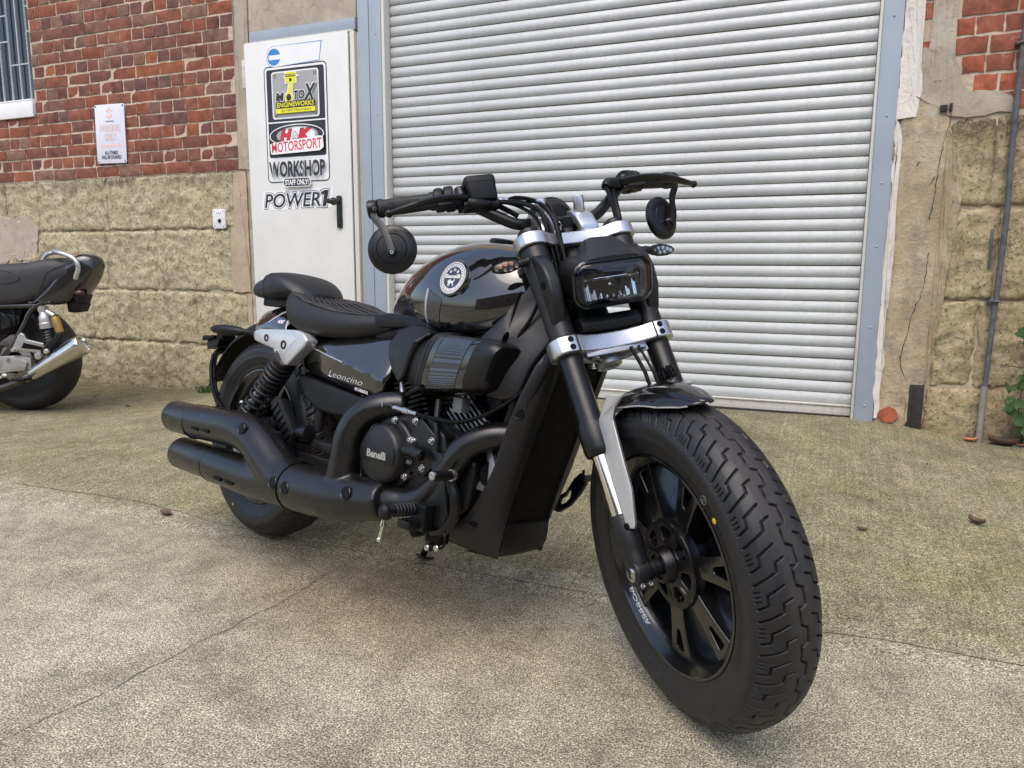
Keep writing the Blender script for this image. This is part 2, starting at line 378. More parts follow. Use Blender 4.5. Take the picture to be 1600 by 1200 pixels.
M_WHITE = mat_paint('white_sill_paint', (0.80, 0.80, 0.79), 0.45, 0.12)
M_SIGN = simple('sign_enamel', (0.72, 0.73, 0.80), 0.3, var=0.03)
M_RUST = simple('rust', (0.085, 0.045, 0.030), 0.9, var=0.5, vscale=40, bscale=120, bstr=0.5)
M_DARKHOLE = simple('matt_near_black', (0.03, 0.026, 0.022), 0.95, var=0.5, vscale=50)  # near-black colour for holes, gaps, wall cracks and the rubber seal
M_PIPE = simple('weathered_pipe', (0.085, 0.085, 0.09), 0.75, var=0.5, vscale=30, bscale=90, bstr=0.4, dust=0.35)
M_BARS = simple('window_bar_paint', (0.42, 0.44, 0.43), 0.45)
M_INK = simple('black_print', (0.022, 0.022, 0.025), 0.45)
M_INKW = simple('white_print', (0.80, 0.80, 0.80), 0.45, var=0.03)
M_INKY = simple('yellow_print', (0.78, 0.72, 0.02), 0.4, var=0.04)
M_INKR = simple('red_print', (0.62, 0.02, 0.03), 0.4, var=0.05)
M_INKB = simple('blue_print', (0.03, 0.22, 0.52), 0.4, var=0.1)
M_INKPEACH = simple('faded_red_print', (0.78, 0.55, 0.48), 0.45, var=0.05)
M_INKG = simple('grey_plate_print', (0.36, 0.355, 0.34), 0.35, var=0.12, vscale=5)
M_INKMAROON = simple('maroon_print', (0.42, 0.05, 0.10), 0.4)
M_HANDLE = simple('black_door_handle', (0.015, 0.015, 0.016), 0.4)
M_CRACK = simple('crack_dirt', (0.075, 0.062, 0.045), 0.95, var=0.4, vscale=30)
def mat_glass_dark():
    t = NT('window_glass'); t.set(Base_Color=(0.02, 0.025, 0.03), Roughness=0.04, Specular_IOR_Level=0.6); c = t.coord('Object')
    t.bump(t.noise(c, 1.5, 2), 0.04, 0.02); return t.m
M_WGLASS = mat_glass_dark()

# ---------------------------------------------------------------- wall frame: x = along the wall to the right, y = into the wall, z up
TH = R(-22.5); P0 = Vector((-2.176, 5.247, 0.0))
WM = Matrix(((math.cos(TH), -math.sin(TH), 0, P0.x), (math.sin(TH), math.cos(TH), 0, P0.y), (0, 0, 1, 0), (0, 0, 0, 1)))
def ss(a, b, x):
    t = min(1, max(0, (x - a) / (b - a))); return t * t * (3 - 2 * t)
def gz(u, n):
    """height of the yard: flat, with a concrete ramp up to the shutter."""
    if n > 2.15: return 0.0
    hu = 0.146 * ss(0.08, 1.0, u) - 0.062 * ss(4.25, 4.75, u)
    return hu * min(1.0, (2.15 - n) / 2.1) + 0.004 * nz(u * 1.3, n * 1.3, 3.1) * min(1, (2.15 - n))
def wpt(u, n, z): return WM @ Vector((u, -n, z))

# ---------------------------------------------------------------- ground
def build_ground():
    us = [-60, -40, -25, -15, -10, -7] + [-5 + 0.125 * i for i in range(105)] + [9, 12, 16, 25, 40, 60]
    ns = [-0.3] + [0.1 * i for i in range(0, 60)] + [6.5, 7.5, 9, 11, 14, 20, 40, 60]
    mb = MB(); V_ = []
    for u in us:
        for n in ns: V_.append((u, -n, gz(u, n)))
    k = len(ns); F_ = [(i * k + j, i * k + j + 1, (i + 1) * k + j + 1, (i + 1) * k + j) for i in range(len(us) - 1) for j in range(k - 1)]
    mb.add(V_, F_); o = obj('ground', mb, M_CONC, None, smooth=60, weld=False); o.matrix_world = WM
    return tag(o, 'worn speckled concrete yard with a mossy ramp rising to the roller shutter', None, None, 'structure')
ground = build_ground()
CRK = [(2.62, 3.6), (2.633, 3.177), (2.669, 3.031), (2.681, 2.848), (2.721, 2.521), (2.731, 2.329), (2.745, 2.141)]
def crack(pts, wd, name='crack'):
    """a thin ragged gap lying just on top of the concrete, (u,n) points."""
    P = cr(pts, 14); mb = MB(); vs = []
    for i, (u, n) in enumerate(P):
        a = P[max(0, i - 1)]; b = P[min(len(P) - 1, i + 1)]; d = Vector((b[0] - a[0], b[1] - a[1])).normalized(); q = Vector((-d.y, d.x))
        j = 0.012 * nz(u * 9, n * 9, 1) + 0.005 * nz(u * 45, n * 45, 4); wv = wd * (0.35 + 0.9 * abs(nz(u * 14, n * 14, 8)) + 0.25 * random.random())
        for s_ in (-1, 1):
            x, y = u + q.x * (j + s_ * wv), n + q.y * (j + s_ * wv); vs.append((x, -y, gz(x, y) + 0.0016))
    mb.add(vs, [(2 * i, 2 * i + 1, 2 * i + 3, 2 * i + 2) for i in range(len(P) - 1)])
    return obj(name, mb, M_CRACK, ground, weld=False)
crack(CRK, 0.0013)
crack([(0.2, 2.06), (0.95, 2.05), (1.66, 2.03), (2.13, 2.09)], 0.002)
crack([(4.0, 2.12), (4.25, 2.10), (4.48, 2.11), (5.2, 2.1)], 0.0018)
crack([(2.13, 2.09), (3.0, 2.12), (4.0, 2.12)], 0.0016)

# ---------------------------------------------------------------- workshop building
bld = empty('workshop_building', WM)
tag(bld, 'red brick and limestone workshop front with white door and grey roller shutter', 'building')
backing = MB()
def slab(u0, u1, z0, z1, y0=0.0065, y1=0.30): backing.box(((u0 + u1) / 2, (y0 + y1) / 2, (z0 + z1) / 2), (u1 - u0, y1 - y0, z1 - z0))
slab(-6.0, -2.60, 1.485, 4.2); slab(-2.60, -1.432, 1.485, 1.93); slab(-2.60, -1.432, 3.35, 4.2); slab(-1.432, 0.50, 1.485, 4.2)
slab(0.50, 1.36, 2.32, 4.2, 0.006); slab(1.36, 4.25, 2.78, 4.2, 0.006)
slab(4.25, 9.0, 1.5, 4.2, 0.0065)
wall_back = obj('wall', backing, M_MORTAR, bld)
wall_back['label'] = 'pale lime mortar behind the red bricks'
def stone_backing(u0, u1, z1):
    mb = MB(); mb.box(((u0 + u1) / 2, 0.155, (z1 - 0.3) / 2), (u1 - u0, 0.29, z1 + 0.3)); return obj('stone_wall', mb, M_SJOINT, bld)
stone_back = stone_backing(-6.0, 0.53, 1.485); stone_back['label'] = 'weathered limestone block base left of the door'
stone_back2 = stone_backing(4.25, 9.0, 1.5); stone_back2['label'] = 'weathered limestone block base right of the shutter'

# bricks: shared meshes, English bond
def brick_mesh(L, H, D, seed, mat):
    mb = MB(); nx = 5 if L > 0.15 else 3; rr = random.Random(seed)
    def fn(a, b):
        x = (a - 0.5) * L; z = (b - 0.5) * H
        ex = min(a, 1 - a) * nx; ez = min(b, 1 - b) * 3
        x += 0.0032 * rr.uniform(-1, 1) * (1 if ex < 0.5 or ez < 0.5 else 0); z += 0.0030 * rr.uniform(-1, 1) * (1 if ez < 0.5 else 0)
        y = 0.0030 if (ex < 0.5 or ez < 0.5) else 0.0015 * rr.uniform(-1, 1)
        return (x, y, z)
    mb.grid(fn, nx, 3)
    n0 = 4
    rim = [(i, 0) for i in range(nx + 1)] + [(nx, j) for j in range(1, 4)] + [(i, 3) for i in range(nx - 1, -1, -1)] + [(0, j) for j in (2, 1)]
    idx = [i * n0 + j for i, j in rim]; base = [mb.v[i].copy() for i in idx]
    for q in base: q.y = D
    o = len(mb.v); mb.v += base; k = len(idx)
    for i in range(k):
        mb.f.append((idx[i], idx[(i + 1) % k], o + (i + 1) % k, o + i)); mb.m.append(0)
    me = mesh_of(mb, smooth=50, weld=False); me.materials.append(mat); return me
CH = 0.0805
STR = [brick_mesh(0.2105, 0.0705, 0.045, 11 + i, M_BRICK) for i in range(5)]
HDR = [brick_mesh(0.1000, 0.0705, 0.045, 31 + i, M_BRICK) for i in range(5)]
STR2 = [brick_mesh(0.2105, 0.068, 0.045, 51 + i, M_BRICK2) for i in range(3)]; HDR2 = [brick_mesh(0.10, 0.068, 0.045, 61 + i, M_BRICK2) for i in range(3)]
def cut_mesh(src, L, L0):
    me = src.copy()
    for q in me.vertices: q.co.x *= L / L0
    return me
rb = random.Random(5)
def place_brick(me, u, z, name='brick'):
    o = bpy.data.objects.new(name, me); link(o, wall_back)
    o.location = (u, rb.uniform(-0.003, 0.004), z + rb.uniform(-0.0012, 0.0012)); o.rotation_euler = (rb.uniform(-.012, .012), rb.uniform(-.008, .008), rb.uniform(-.01, .01))
    return o
far = MB()
def course(u0, u1, zc, kind, phase, hi=None, lo=None, count=True):
    hi = hi or (STR, HDR); L = 0.219 if kind == 's' else 0.109; bl = 0.2105 if kind == 's' else 0.1000
    src = hi[0] if kind == 's' else hi[1]; x = u1 - phase
    while x > u0 + 0.02:
        a = max(x - L, u0); wd = x - a - (L - bl)
        if wd > 0.03:
            me = rb.choice(src); c = (a + x) / 2
            if count:
                if wd < bl - 0.004: me = cut_mesh(me, wd, bl)
                place_brick(me, c, zc)
            else: far.box((c, 0.02, zc), (wd, 0.045, 0.067))
        x -= L
NB = 0
for i in range(34):
    zc = 1.485 + CH * (i + 0.5); kind = 's' if i % 2 == 0 else 'h'; ph = 0.0 if i % 4 < 2 else (0.109 if kind == 's' else 0.0)
    ph2 = 0.06 if i % 4 == 2 else 0.0
    lim = -2.02 if zc < 1.95 else -1.432
    vis = zc < 2.86
    course(lim, 0.455 - (0.018 if i % 2 else 0.0), zc, kind, ph2, count=vis)
    course(-6.0, -2.02 if zc < 1.95 else (-2.6 if zc < 3.35 else -2.6), zc, kind, 0.05, count=False)
    if zc > 3.4: course(-2.6, -1.432, zc, kind, 0.0, count=False)
for i in range(32):
    zc = 1.566 + CH * (i + 0.5); kind = 's' if i % 2 else 'h'
    if zc < 2.12:
        st = {0: 4.60, 1: 4.545, 2: 4.495, 3: 4.46}.get(i, 4.455)
        course(st, 5.25 + 0.05 * (i % 3), zc, kind, 0.0, (STR2, HDR2))
        if i >= 3 and i != 4: place_brick(cut_mesh(HDR2[i % 3], 0.055 + 0.012 * (i % 2), 0.10), 4.352, zc)
    else: course(4.455, 5.3, zc, kind, 0.0, count=False); course(4.30, 4.40, zc, 'h', 0.0, count=False)
    course(5.35, 9.0, zc, kind, 0.0, count=False)
fo = obj('far_bricks', far, M_BRICK, wall_back, smooth=0); fo['kind'] = 'stuff'

# limestone blocks
def block(u0, u1, z0, z1, mat, seed, proud=0.0, gap=0.0014, parent=None):
    nx = max(3, int((u1 - u0) / 0.016)); nzv = max(3, int((z1 - z0) / 0.016)); mb = MB()
    def fn(a, b):
        ex = min(a, 1 - a) * (u1 - u0); ez = min(b, 1 - b) * (z1 - z0); e = min(ex, ez)
        u = u0 + gap + (u1 - u0 - 2 * gap) * a; z = z0 + gap + (z1 - z0 - 2 * gap) * b
        if e < 1e-6: u += 0.011 * nz(u * 22, z * 22, seed); z += 0.011 * nz(u * 22, z * 22, seed + 9)
        d = 0.008 * nz(u * 5, z * 5, 0.5) + 0.012 * nz(u * 17, z * 17, 3.3) + 0.010 * nz(u * 43, z * 43, 6.1)
        return (u, (0.010 if e < 1e-6 else 0.0) - proud + d, z)
    mb.grid(fn, nx, nzv); n0 = nzv + 1
    rim = [(i, 0) for i in range(nx + 1)] + [(nx, j) for j in range(1, n0)] + [(i, nzv) for i in range(nx - 1, -1, -1)] + [(0, j) for j in range(nzv - 1, 0, -1)]
    idx = [i * n0 + j for i, j in rim]; o = len(mb.v); k = len(idx)
    for i in idx: q = mb.v[i].copy(); q.y = 0.05; mb.v.append(q)
    for i in range(k): mb.f.append((idx[i], idx[(i + 1) % k], o + (i + 1) % k, o + i)); mb.m.append(0)
    return obj('stone_block', mb, mat, parent or stone_back, smooth=70, weld=False)
ROWS = [(1.118, 1.482, [-3.1, -2.35, -1.846, -1.493, -1.076, -0.776, -0.561, -0.097, 0.385]),
        (0.700, 1.112, [-3.4, -2.5, -1.533, -0.816, -0.332, 0.335]),
        (0.334, 0.695, [-3.2, -2.45, -1.75, -0.996, -0.542, -0.186, -0.002, 0.144, 0.445]),
        (-0.12, 0.329, [-3.3, -2.6, -1.9, -1.22, -0.758, -0.332, 0.14, 0.50])]
sdn = 0
for z0, z1, us in ROWS:
    for a, b in zip(us[:-1], us[1:]):
        sdn += 1; block(a, b, z0, z1, M_STONE, sdn * 1.7, 0.003 * (sdn % 3))
for a, b, z0, z1 in ((4.475, 4.652, 1.155, 1.535), (4.652, 4.98, 1.155, 1.54), (4.493, 4.697, 0.74, 1.145), (4.705, 5.15, 0.74, 1.145), (4.482, 4.648, 0.342, 0.73), (4.655, 5.2, 0.342, 0.73),
                     (4.468, 4.703, -0.1, 0.33), (4.71, 5.3, -0.1, 0.33), (4.98, 5.6, 1.155, 1.54), (5.15, 5.7, 0.74, 1.145), (5.2, 5.8, 0.342, 0.73), (5.3, 5.9, -0.1, 0.33)):
    sdn += 1; block(a, b, z0, z1, M_STONE2, sdn * 1.7, 0.006, parent=stone_back2)
farst = MB()
for z0, z1 in ((1.118, 1.482), (0.70, 1.112), (0.334, 0.695), (-0.12, 0.329)):
    for k in range(6): farst.box((-3.85 - 0.6 * k + 0.2 * (z0 > .5), 0.03, (z0 + z1) / 2), (0.59 - .1, 0.07, z1 - z0 - 0.01)); farst.box((6.2 + 0.55 * k, 0.03, (z0 + z1) / 2), (0.54, 0.07, z1 - z0 - 0.01))
fs = obj('far_stone_blocks', farst, M_STONE, stone_back, smooth=0); fs['kind'] = 'stuff'

# render patches and strips (real coats of plaster, rough edged)
def patch(name, poly, y, mat, amp=0.006, rag=0.006, res=0.03, parent=bld, thick=0.03, fr=14, label=None):
    us = [q[0] for q in poly]; zs = [q[1] for q in poly]; u0, u1, z0, z1 = min(us), max(us), min(zs), max(zs)
    P = []
    for i, a in enumerate(poly):
        b = poly[(i + 1) % len(poly)]; L = math.dist(a, b); k = max(1, int(L / res))
        for j in range(k):
            u = a[0] + (b[0] - a[0]) * j / k; z = a[1] + (b[1] - a[1]) * j / k
            P.append((u + rag * 2 * nz(u * 23, z * 23, 1.5), z + rag * 2 * nz(u * 23, z * 23, 7.5)))
    bm = bmesh.new(); vv = [bm.verts.new((u, y, z)) for u, z in P]; f = bm.faces.new(vv)
    bmesh.ops.triangulate(bm, faces=[f]); bmesh.ops.subdivide_edges(bm, edges=[e for e in bm.edges if e.calc_length() > res * 2], cuts=3, use_grid_fill=True)
    bmesh.ops.subdivide_edges(bm, edges=[e for e in bm.edges if e.calc_length() > res * 2.5], cuts=2, use_grid_fill=True)
    for v in bm.verts:
        e = 1.0
        v.co.y += amp * (nz(v.co.x * fr, v.co.z * fr, 2.2) + 0.6 * nz(v.co.x * fr * 3, v.co.z * fr * 3, 5.2))
    r = bmesh.ops.extrude_face_region(bm, geom=list(bm.faces)); ev = [q for q in r['geom'] if isinstance(q, bmesh.types.BMVert)]
    for v in ev: v.co.y = y + thick
    bmesh.ops.recalc_face_normals(bm, faces=bm.faces)
    me = bpy.data.meshes.new(name); bm.to_mesh(me); bm.free(); me.materials.append(mat)
    me.polygons.foreach_set('use_smooth', [True] * len(me.polygons)); me.set_sharp_from_angle(angle=R(50))
    o = bpy.data.objects.new(name, me); link(o, parent)
    if label: o['label'] = label
    return o
patch('render_strip', [(0.437, 1.49), (0.545, 1.49), (0.555, 2.33), (0.575, 4.2), (0.44, 4.2), (0.455, 2.9), (0.44, 2.3)], -0.003, M_PLAST, 0.004, 0.006)
patch('render_strip', [(0.335, 0.70), (0.486, 0.70), (0.486, 1.478), (0.392, 1.478), (0.388, 1.24), (0.34, 1.11)], -0.006, M_PLAST2, 0.003, 0.004)
patch('render_strip', [(0.488, -0.1), (0.536, -0.1), (0.540, 1.486), (0.489, 1.486)], 0.004, M_PLAST, 0.003, 0.002)
patch('render_strip', [(0.447, 0.33), (0.486, 0.33), (0.486, 0.694), (0.447, 0.694)], 0.002, M_PLAST2, 0.003, 0.003)
patch('render_patch', [(-2.4, 0.88), (-1.98, 0.89), (-1.55, 0.93), (-1.515, 1.06), (-1.50, 1.13), (-1.57, 1.215), (-1.95, 1.225), (-2.4, 1.22)], -0.010, M_PINKPATCH, 0.006, 0.022)
patch('lintel_render', [(0.580, 2.318), (1.357, 2.318), (1.357, 4.2), (0.580, 4.2)], -0.001, M_PLAST, 0.006, 0.001, 0.05)
patch('render_pier', [(4.252, 0.02), (4.39, 0.02), (4.395, 0.33), (4.46, 0.335), (4.487, 0.45), (4.478, 0.60), (4.505, 0.72), (4.515, 0.80), (4.492, 0.95), (4.50, 1.12), (4.545, 1.17), (4.52, 1.34), (4.47, 1.535), (4.44, 1.60), (4.32, 1.64), (4.252, 1.62)], -0.008, M_PIER, 0.017, 0.009, 0.022, thick=0.05, fr=11, label='cracked brown render beside the shutter jamb')
patch('lime_patch', [(4.252, 1.55), (4.335, 1.56), (4.35, 1.70), (4.325, 1.84), (4.315, 2.1), (4.33, 2.6), (4.252, 2.7)], -0.012, M_LIME, 0.006, 0.008, 0.03, label='pale lime plaster smeared beside the jamb')
patch('render_patch', [(4.345, 1.56), (4.60, 1.545), (4.72, 1.56), (4.70, 1.62), (4.60, 1.66), (4.535, 1.65), (4.50, 1.70), (4.49, 1.75), (4.455, 1.80), (4.45, 2.05), (4.445, 2.6), (4.428, 2.6), (4.425, 1.72), (4.39, 1.70), (4.39, 2.6), (4.375, 2.6), (4.37, 1.75), (4.35, 1.70)], -0.006, M_PLAST, 0.006, 0.008, 0.03)
patch('render_patch', [(4.345, 1.70), (4.37, 1.76), (4.375, 1.84), (4.325, 1.86), (4.33, 1.70)], -0.004, M_PLAST, 0.005, 0.006, 0.03)
patch('lime_edge', [(4.252, 0.16), (4.270, 0.16), (4.283, 0.42), (4.272, 0.62), (4.285, 0.85), (4.270, 1.1), (4.285, 1.5), (4.252, 1.56)], -0.017, M_LIME, 0.004, 0.006, 0.025)
mb = MB(); mb.box((4.409, 0.012, 2.3), (0.024, 0.02, 1.2)); mb.box((4.407, 0.0, 1.705), (0.03, 0.012, 0.006)); obj('iron_channel', mb, M_RUST, bld, 0.002)
mb = MB(); mb.box((4.431, 0.010, 0.2), (0.062, 0.05, 0.27)); mb.box((4.420, -0.012, 0.2), (0.008, 0.02, 0.24)); obj('broken_pipe_slot', mb, M_DARKHOLE, bld, 0.003)
patch('exposed_brick', [(4.272, 0.175), (4.285, 0.21), (4.318, 0.226), (4.352, 0.21), (4.362, 0.18), (4.34, 0.148), (4.30, 0.145)], -0.020, M_BRICK2, 0.006, 0.004, 0.02)
mb = MB(); mb.box((4.44, -0.014, 1.585), (0.03, 0.012, 0.03)); mb.box((4.468, -0.012, 1.588), (0.012, 0.012, 0.035)); obj('wall_hole', mb, M_DARKHOLE, bld, 0.003)
def wcrack(pts, wd, y, mat=None):
    P = cr(pts, 8); vs = []; mb = MB()
    for i, (u, z) in enumerate(P):
        j = 0.006 * nz(u * 40, z * 40, 2); h = wd * (0.4 + abs(nz(u * 30, z * 30, 5)) * 1.3)
        vs += [(u + j - h, y, z), (u + j + h, y, z)]
    mb.add(vs, [(2 * i, 2 * i + 1, 2 * i + 3, 2 * i + 2) for i in range(len(P) - 1)])
    return obj('crack', mb, mat or M_DARKHOLE, bld, weld=False)
wcrack([(4.47, 1.57), (4.462, 1.5), (4.448, 1.42), (4.44, 1.34), (4.435, 1.22), (4.42, 1.1)], 0.0022, -0.0205)
wcrack([(4.43, 0.95), (4.425, 0.85), (4.41, 0.75), (4.385, 0.68), (4.37, 0.58), (4.35, 0.47), (4.36, 0.40), (4.39, 0.35)], 0.0022, -0.0205)
wcrack([(4.345, 1.335), (4.365, 1.355), (4.40, 1.352), (4.43, 1.358)], 0.004, -0.0225)
wcrack([(4.352, 1.26), (4.385, 1.25), (4.41, 1.255), (4.425, 1.29)], 0.0018, -0.0225)
wcrack([(4.28, 0.735), (4.34, 0.738), (4.42, 0.74)], 0.002, -0.0205)

# ---- window with bars
win = MB(); win.box((-2.02, 0.20, 2.70), (1.18, 0.02, 1.30)); wg = obj('window', win, M_WGLASS, bld); wg['label'] = 'dark barred window cut off by the left edge'
mb = MB()
mb.box((-2.02, 0.16, 3.36), (1.176, 0.06, 0.05)); mb.box((-2.60, 0.16, 2.70), (0.04, 0.06, 1.3)); mb.box((-1.446, 0.17, 2.70), (0.026, 0.05, 1.3))
obj('frame', mb, M_BARS, wg, 0.003)
mb = MB(); mb.box((-2.02, 0.085, 2.002), (1.17, 0.20, 0.114)); mb.box((-2.02, 0.085, 2.066), (1.16, 0.20, 0.012)); obj('sill', mb, M_WHITE, wg, 0.004)
for i in range(11):
    u = -1.494 - 0.0985 * i; tw = [(0.10, 0.38) if i % 3 == 0 else (0.0, 0.0), (0.55, 0.85) if i % 3 == 1 else (0, 0), (0.05, 0.28) if i % 3 == 2 else (0, 0)]
    path = []; k = 160; mb = MB(); rings = []
    for j in range(k + 1):
        z = 2.06 + 1.29 * j / k; t_ = (z - 2.06) / 1.29
        a = 0.0
        for lo, hi in tw:
            if hi > lo: a += (min(max(t_, lo), hi) - lo) * 60
        rings.append([(u + 0.0065 * math.cos(a + R(45 + 90 * q)), 0.03 + 0.0065 * math.sin(a + R(45 + 90 * q)), z) for q in range(4)])
    mb.loft(rings); obj('bar', mb, M_BARS, wg, smooth=30)
for z, a, b in ((2.33, -1.494, -1.69), (2.55, -1.434, -1.494), (2.50, -1.69, -1.90), (2.72, -1.434, -1.494), (2.68, -1.69, -1.9), (2.95, -1.494, -1.69)):
    mb = MB(); mb.box(((a + b) / 2, 0.03, z), (abs(a - b), 0.006, 0.009)); obj('cross_bar', mb, M_BARS, wg)

# ---- door
def dloc(q): return q
door_mb = MB(); door_mb.box((0.928, -0.006, 1.195), (0.770, 0.05, 2.09)); door = obj('door', door_mb, M_DOOR, bld, 0.003)
door['label'] = 'white steel workshop door covered in stickers'
mb = MB(); mb.box((0.562, 0.0, 1.185), (0.038, 0.05, 2.08)); mb.box((0.945, 0.0, 2.2425), (0.80, 0.052, 0.012)); mb.box((1.3375, 0.0, 1.19), (0.030, 0.05, 2.10)); mb.box((1.356, 0.022, 1.19), (0.012, 0.03, 2.10))
obj('frame', mb, M_DOORFR, door, 0.003)
mb = MB(); mb.box((1.318, -0.004, 1.19), (0.006, 0.03, 2.04)); obj('gap', mb, M_DARKHOLE, door)
mb = MB(); mb.box((0.966, 0.004, 2.281), (0.78, 0.04, 0.066)); obj('transom_bar', mb, M_STEEL, bld, 0.003)
for zh in (2.065, 0.42):
    mb = MB(); mb.cyl((0.530, -0.022, zh - 0.085), (0.530, -0.022, zh + 0.085), 0.0135, n=14); mb.box((0.548, -0.022, zh), (0.03, 0.014, 0.15)); mb.cyl((0.530, -0.022, zh - 0.03), (0.530, -0.022, zh - 0.027), 0.0155, n=14); mb.cyl((0.530, -0.022, zh + 0.035), (0.530, -0.022, zh + 0.038), 0.0155, n=14)
    obj('hinge', mb, M_GUIDE, door, 0.001)
mb = MB(); mb.prism(rrect(1.207, 1.105, 1.243, 1.300, 0.012), -0.031, -0.043)
mb.lathe([(0, 0.012), (0.03, 0.011), (0.035, 0.018), (0.05, 0.024), (0.062, 0.022), (0.066, 0.0)], (1.2235, -0.040, 1.262), (0, -1, 0), 20)
mb.tube(cr([(1.2235, -0.09, 1.262), (1.21, -0.098, 1.264), (1.185, -0.10, 1.265)], 4), [0.014, 0.017, 0.014], 10)
mb.cyl((1.2245, -0.042, 1.165), (1.2245, -0.047, 1.165), 0.009, n=14)
obj('handle', mb, M_HANDLE, door, 0.0015)

# ---- door stickers: one flat many-coloured print each
def sticker(name, layers, mats, label, parent=door, y0=-0.0316, step=0.00035):
    mb = MB()
    for k, (mi, fn) in enumerate(layers):
        mb.mi = mi; yy = y0 - step * (k + 1); fn(mb, yy)
    o = obj(name, mb, mats, parent, smooth=0, weld=False); o['label'] = label; return o
def P_(poly):
    return lambda mb, y: mb.add([(a, y, b) for a, b in poly], [tuple(range(len(poly)))])
def T_(body, u0, z0, u1, z1, bold=0.0, shear=0.0, rise=0.0, space=1.0, dx=0, dz=0):
    return lambda mb, y: put_text(mb, body, lambda a, b: (u0 + (u1 - u0) * a + dx, y, z0 + (z1 - z0) * b + rise * a + dz), bold, shear, space)
def ellp(cx, cz, rx, rz, n=40, rot=0): return [(cx + rx * math.cos(2 * math.pi * i / n) * math.cos(rot) - rz * math.sin(2 * math.pi * i / n) * math.sin(rot), cz + rx * math.cos(2 * math.pi * i / n) * math.sin(rot) + rz * math.sin(2 * math.pi * i / n) * math.cos(rot)) for i in range(n)]
SM = [M_INK, M_INKW, M_INKY, M_INKR, M_INKG, M_INKB, M_INKMAROON]
def circ_band(cx, cz, r, lo, hi, n=24):
    a0 = math.asin(max(-1, min(1, lo / r))); a1 = math.asin(max(-1, min(1, hi / r)))
    return [(cx + r * math.cos(a0 + (a1 - a0) * i / n), cz + r * math.sin(a0 + (a1 - a0) * i / n)) for i in range(n + 1)] + [(cx - r * math.cos(a1 + (a0 - a1) * i / n), cz + r * math.sin(a1 + (a0 - a1) * i / n)) for i in range(n + 1)]
cb = [(0.775 + 0.062 * math.cos(R(90 + 180 * i / 16)), 2.145 + 0.062 * math.sin(R(90 + 180 * i / 16))) for i in range(17)]
big = [(0.0, 0)]
sticker('sticker', [(5, P_(cb + [(1.110, 2.095), (1.130, 2.207)])), (1, P_([(a * 0.985 + 0.0138, (b - 2.145) * 0.965 + 2.145) for a, b in cb + [(1.110, 2.097), (1.127, 2.204)]])),
    (5, P_(circ_band(0.774, 2.143, 0.049, 0.012, 0.0485))), (5, P_(circ_band(0.774, 2.143, 0.049, -0.0485, -0.016))),
    (5, P_([(0.726, 2.155), (0.729, 2.163), (0.735, 2.15), (0.735, 2.128), (0.729, 2.123), (0.726, 2.13)]))], SM, 'pale banner sticker with a blue and white disc at the top of the door')
X0, X1 = 0.690, 1.160
def inset(d, z0, z1, r): return rrect(X0 + d, z0 + d, X1 - d, z1 - d, max(0.004, r - d))
lay = [(0, P_(inset(0, 1.392, 2.090, 0.030))), (1, P_(inset(0.007, 1.392, 2.090, 0.030))), (0, P_(rrect(X0 + 0.020, 1.545, X1 - 0.020, 2.070, 0.014))),
       (1, P_([(X0 + 0.020, 1.752), (X1 - 0.020, 1.752), (X1 - 0.020, 1.760), (X0 + 0.020, 1.760)])),
       (1, P_(rrect(0.748, 1.775, 1.100, 2.055, 0.018))), (4, P_(rrect(0.756, 1.783, 1.092, 2.047, 0.013)))]
for cx, cz in ((0.775, 2.028), (1.073, 2.028), (0.775, 1.802), (1.073, 1.802)): lay += [(0, P_(ellp(cx, cz, 0.010, 0.011, 16))), (4, P_(ellp(cx, cz, 0.006, 0.007, 12)))]
# piston and rod
for mi, g in ((1, 0.007), (2, 0.0)):
    lay += [(mi, P_([(0.858 - g, 1.985 - g), (0.935 + g, 1.985 - g), (0.935 + g, 2.045 + g * .6), (0.858 - g, 2.045 + g * .6)])),
            (mi, P_([(0.885 - g, 1.99), (0.915 + g, 1.99), (0.897 + g, 1.915), (0.872 - g, 1.915)])), (mi, P_(ellp(0.880, 1.898, 0.030 + g, 0.032 + g, 22)))]
    if mi == 1: lay += [(1, P_([(0.838, 2.018), (0.858, 2.012), (0.935, 2.014), (0.968, 2.018), (0.935, 2.032), (0.858, 2.030)]))]
lay += [(0, P_(ellp(0.880, 1.898, 0.019, 0.021, 18))), (0, P_(ellp(0.897, 2.000, 0.010, 0.010, 12))), (0, P_([(0.856, 2.020), (0.937, 2.020), (0.937, 2.024), (0.856, 2.024)])), (0, P_([(0.856, 2.030), (0.937, 2.030), (0.937, 2.033), (0.856, 2.033)]))]
for g in (1, 0):
    mi = 1 if g else 0; b = 0.035 + 0.055 * g
    lay += [(mi, T_('M', 0.782 - .005 * g, 1.880 - .004 * g, 0.846 + .005 * g, 1.930 + .004 * g, b, 0.15)), (mi, T_('TO', 0.918 - .005 * g, 1.884 - .004 * g, 1.002 + .005 * g, 1.934 + .004 * g, b, 0.15)), (mi, T_('X', 0.990 - .006 * g, 1.868 - .005 * g, 1.086 + .006 * g, 1.968 + .005 * g, b, 0.25))]
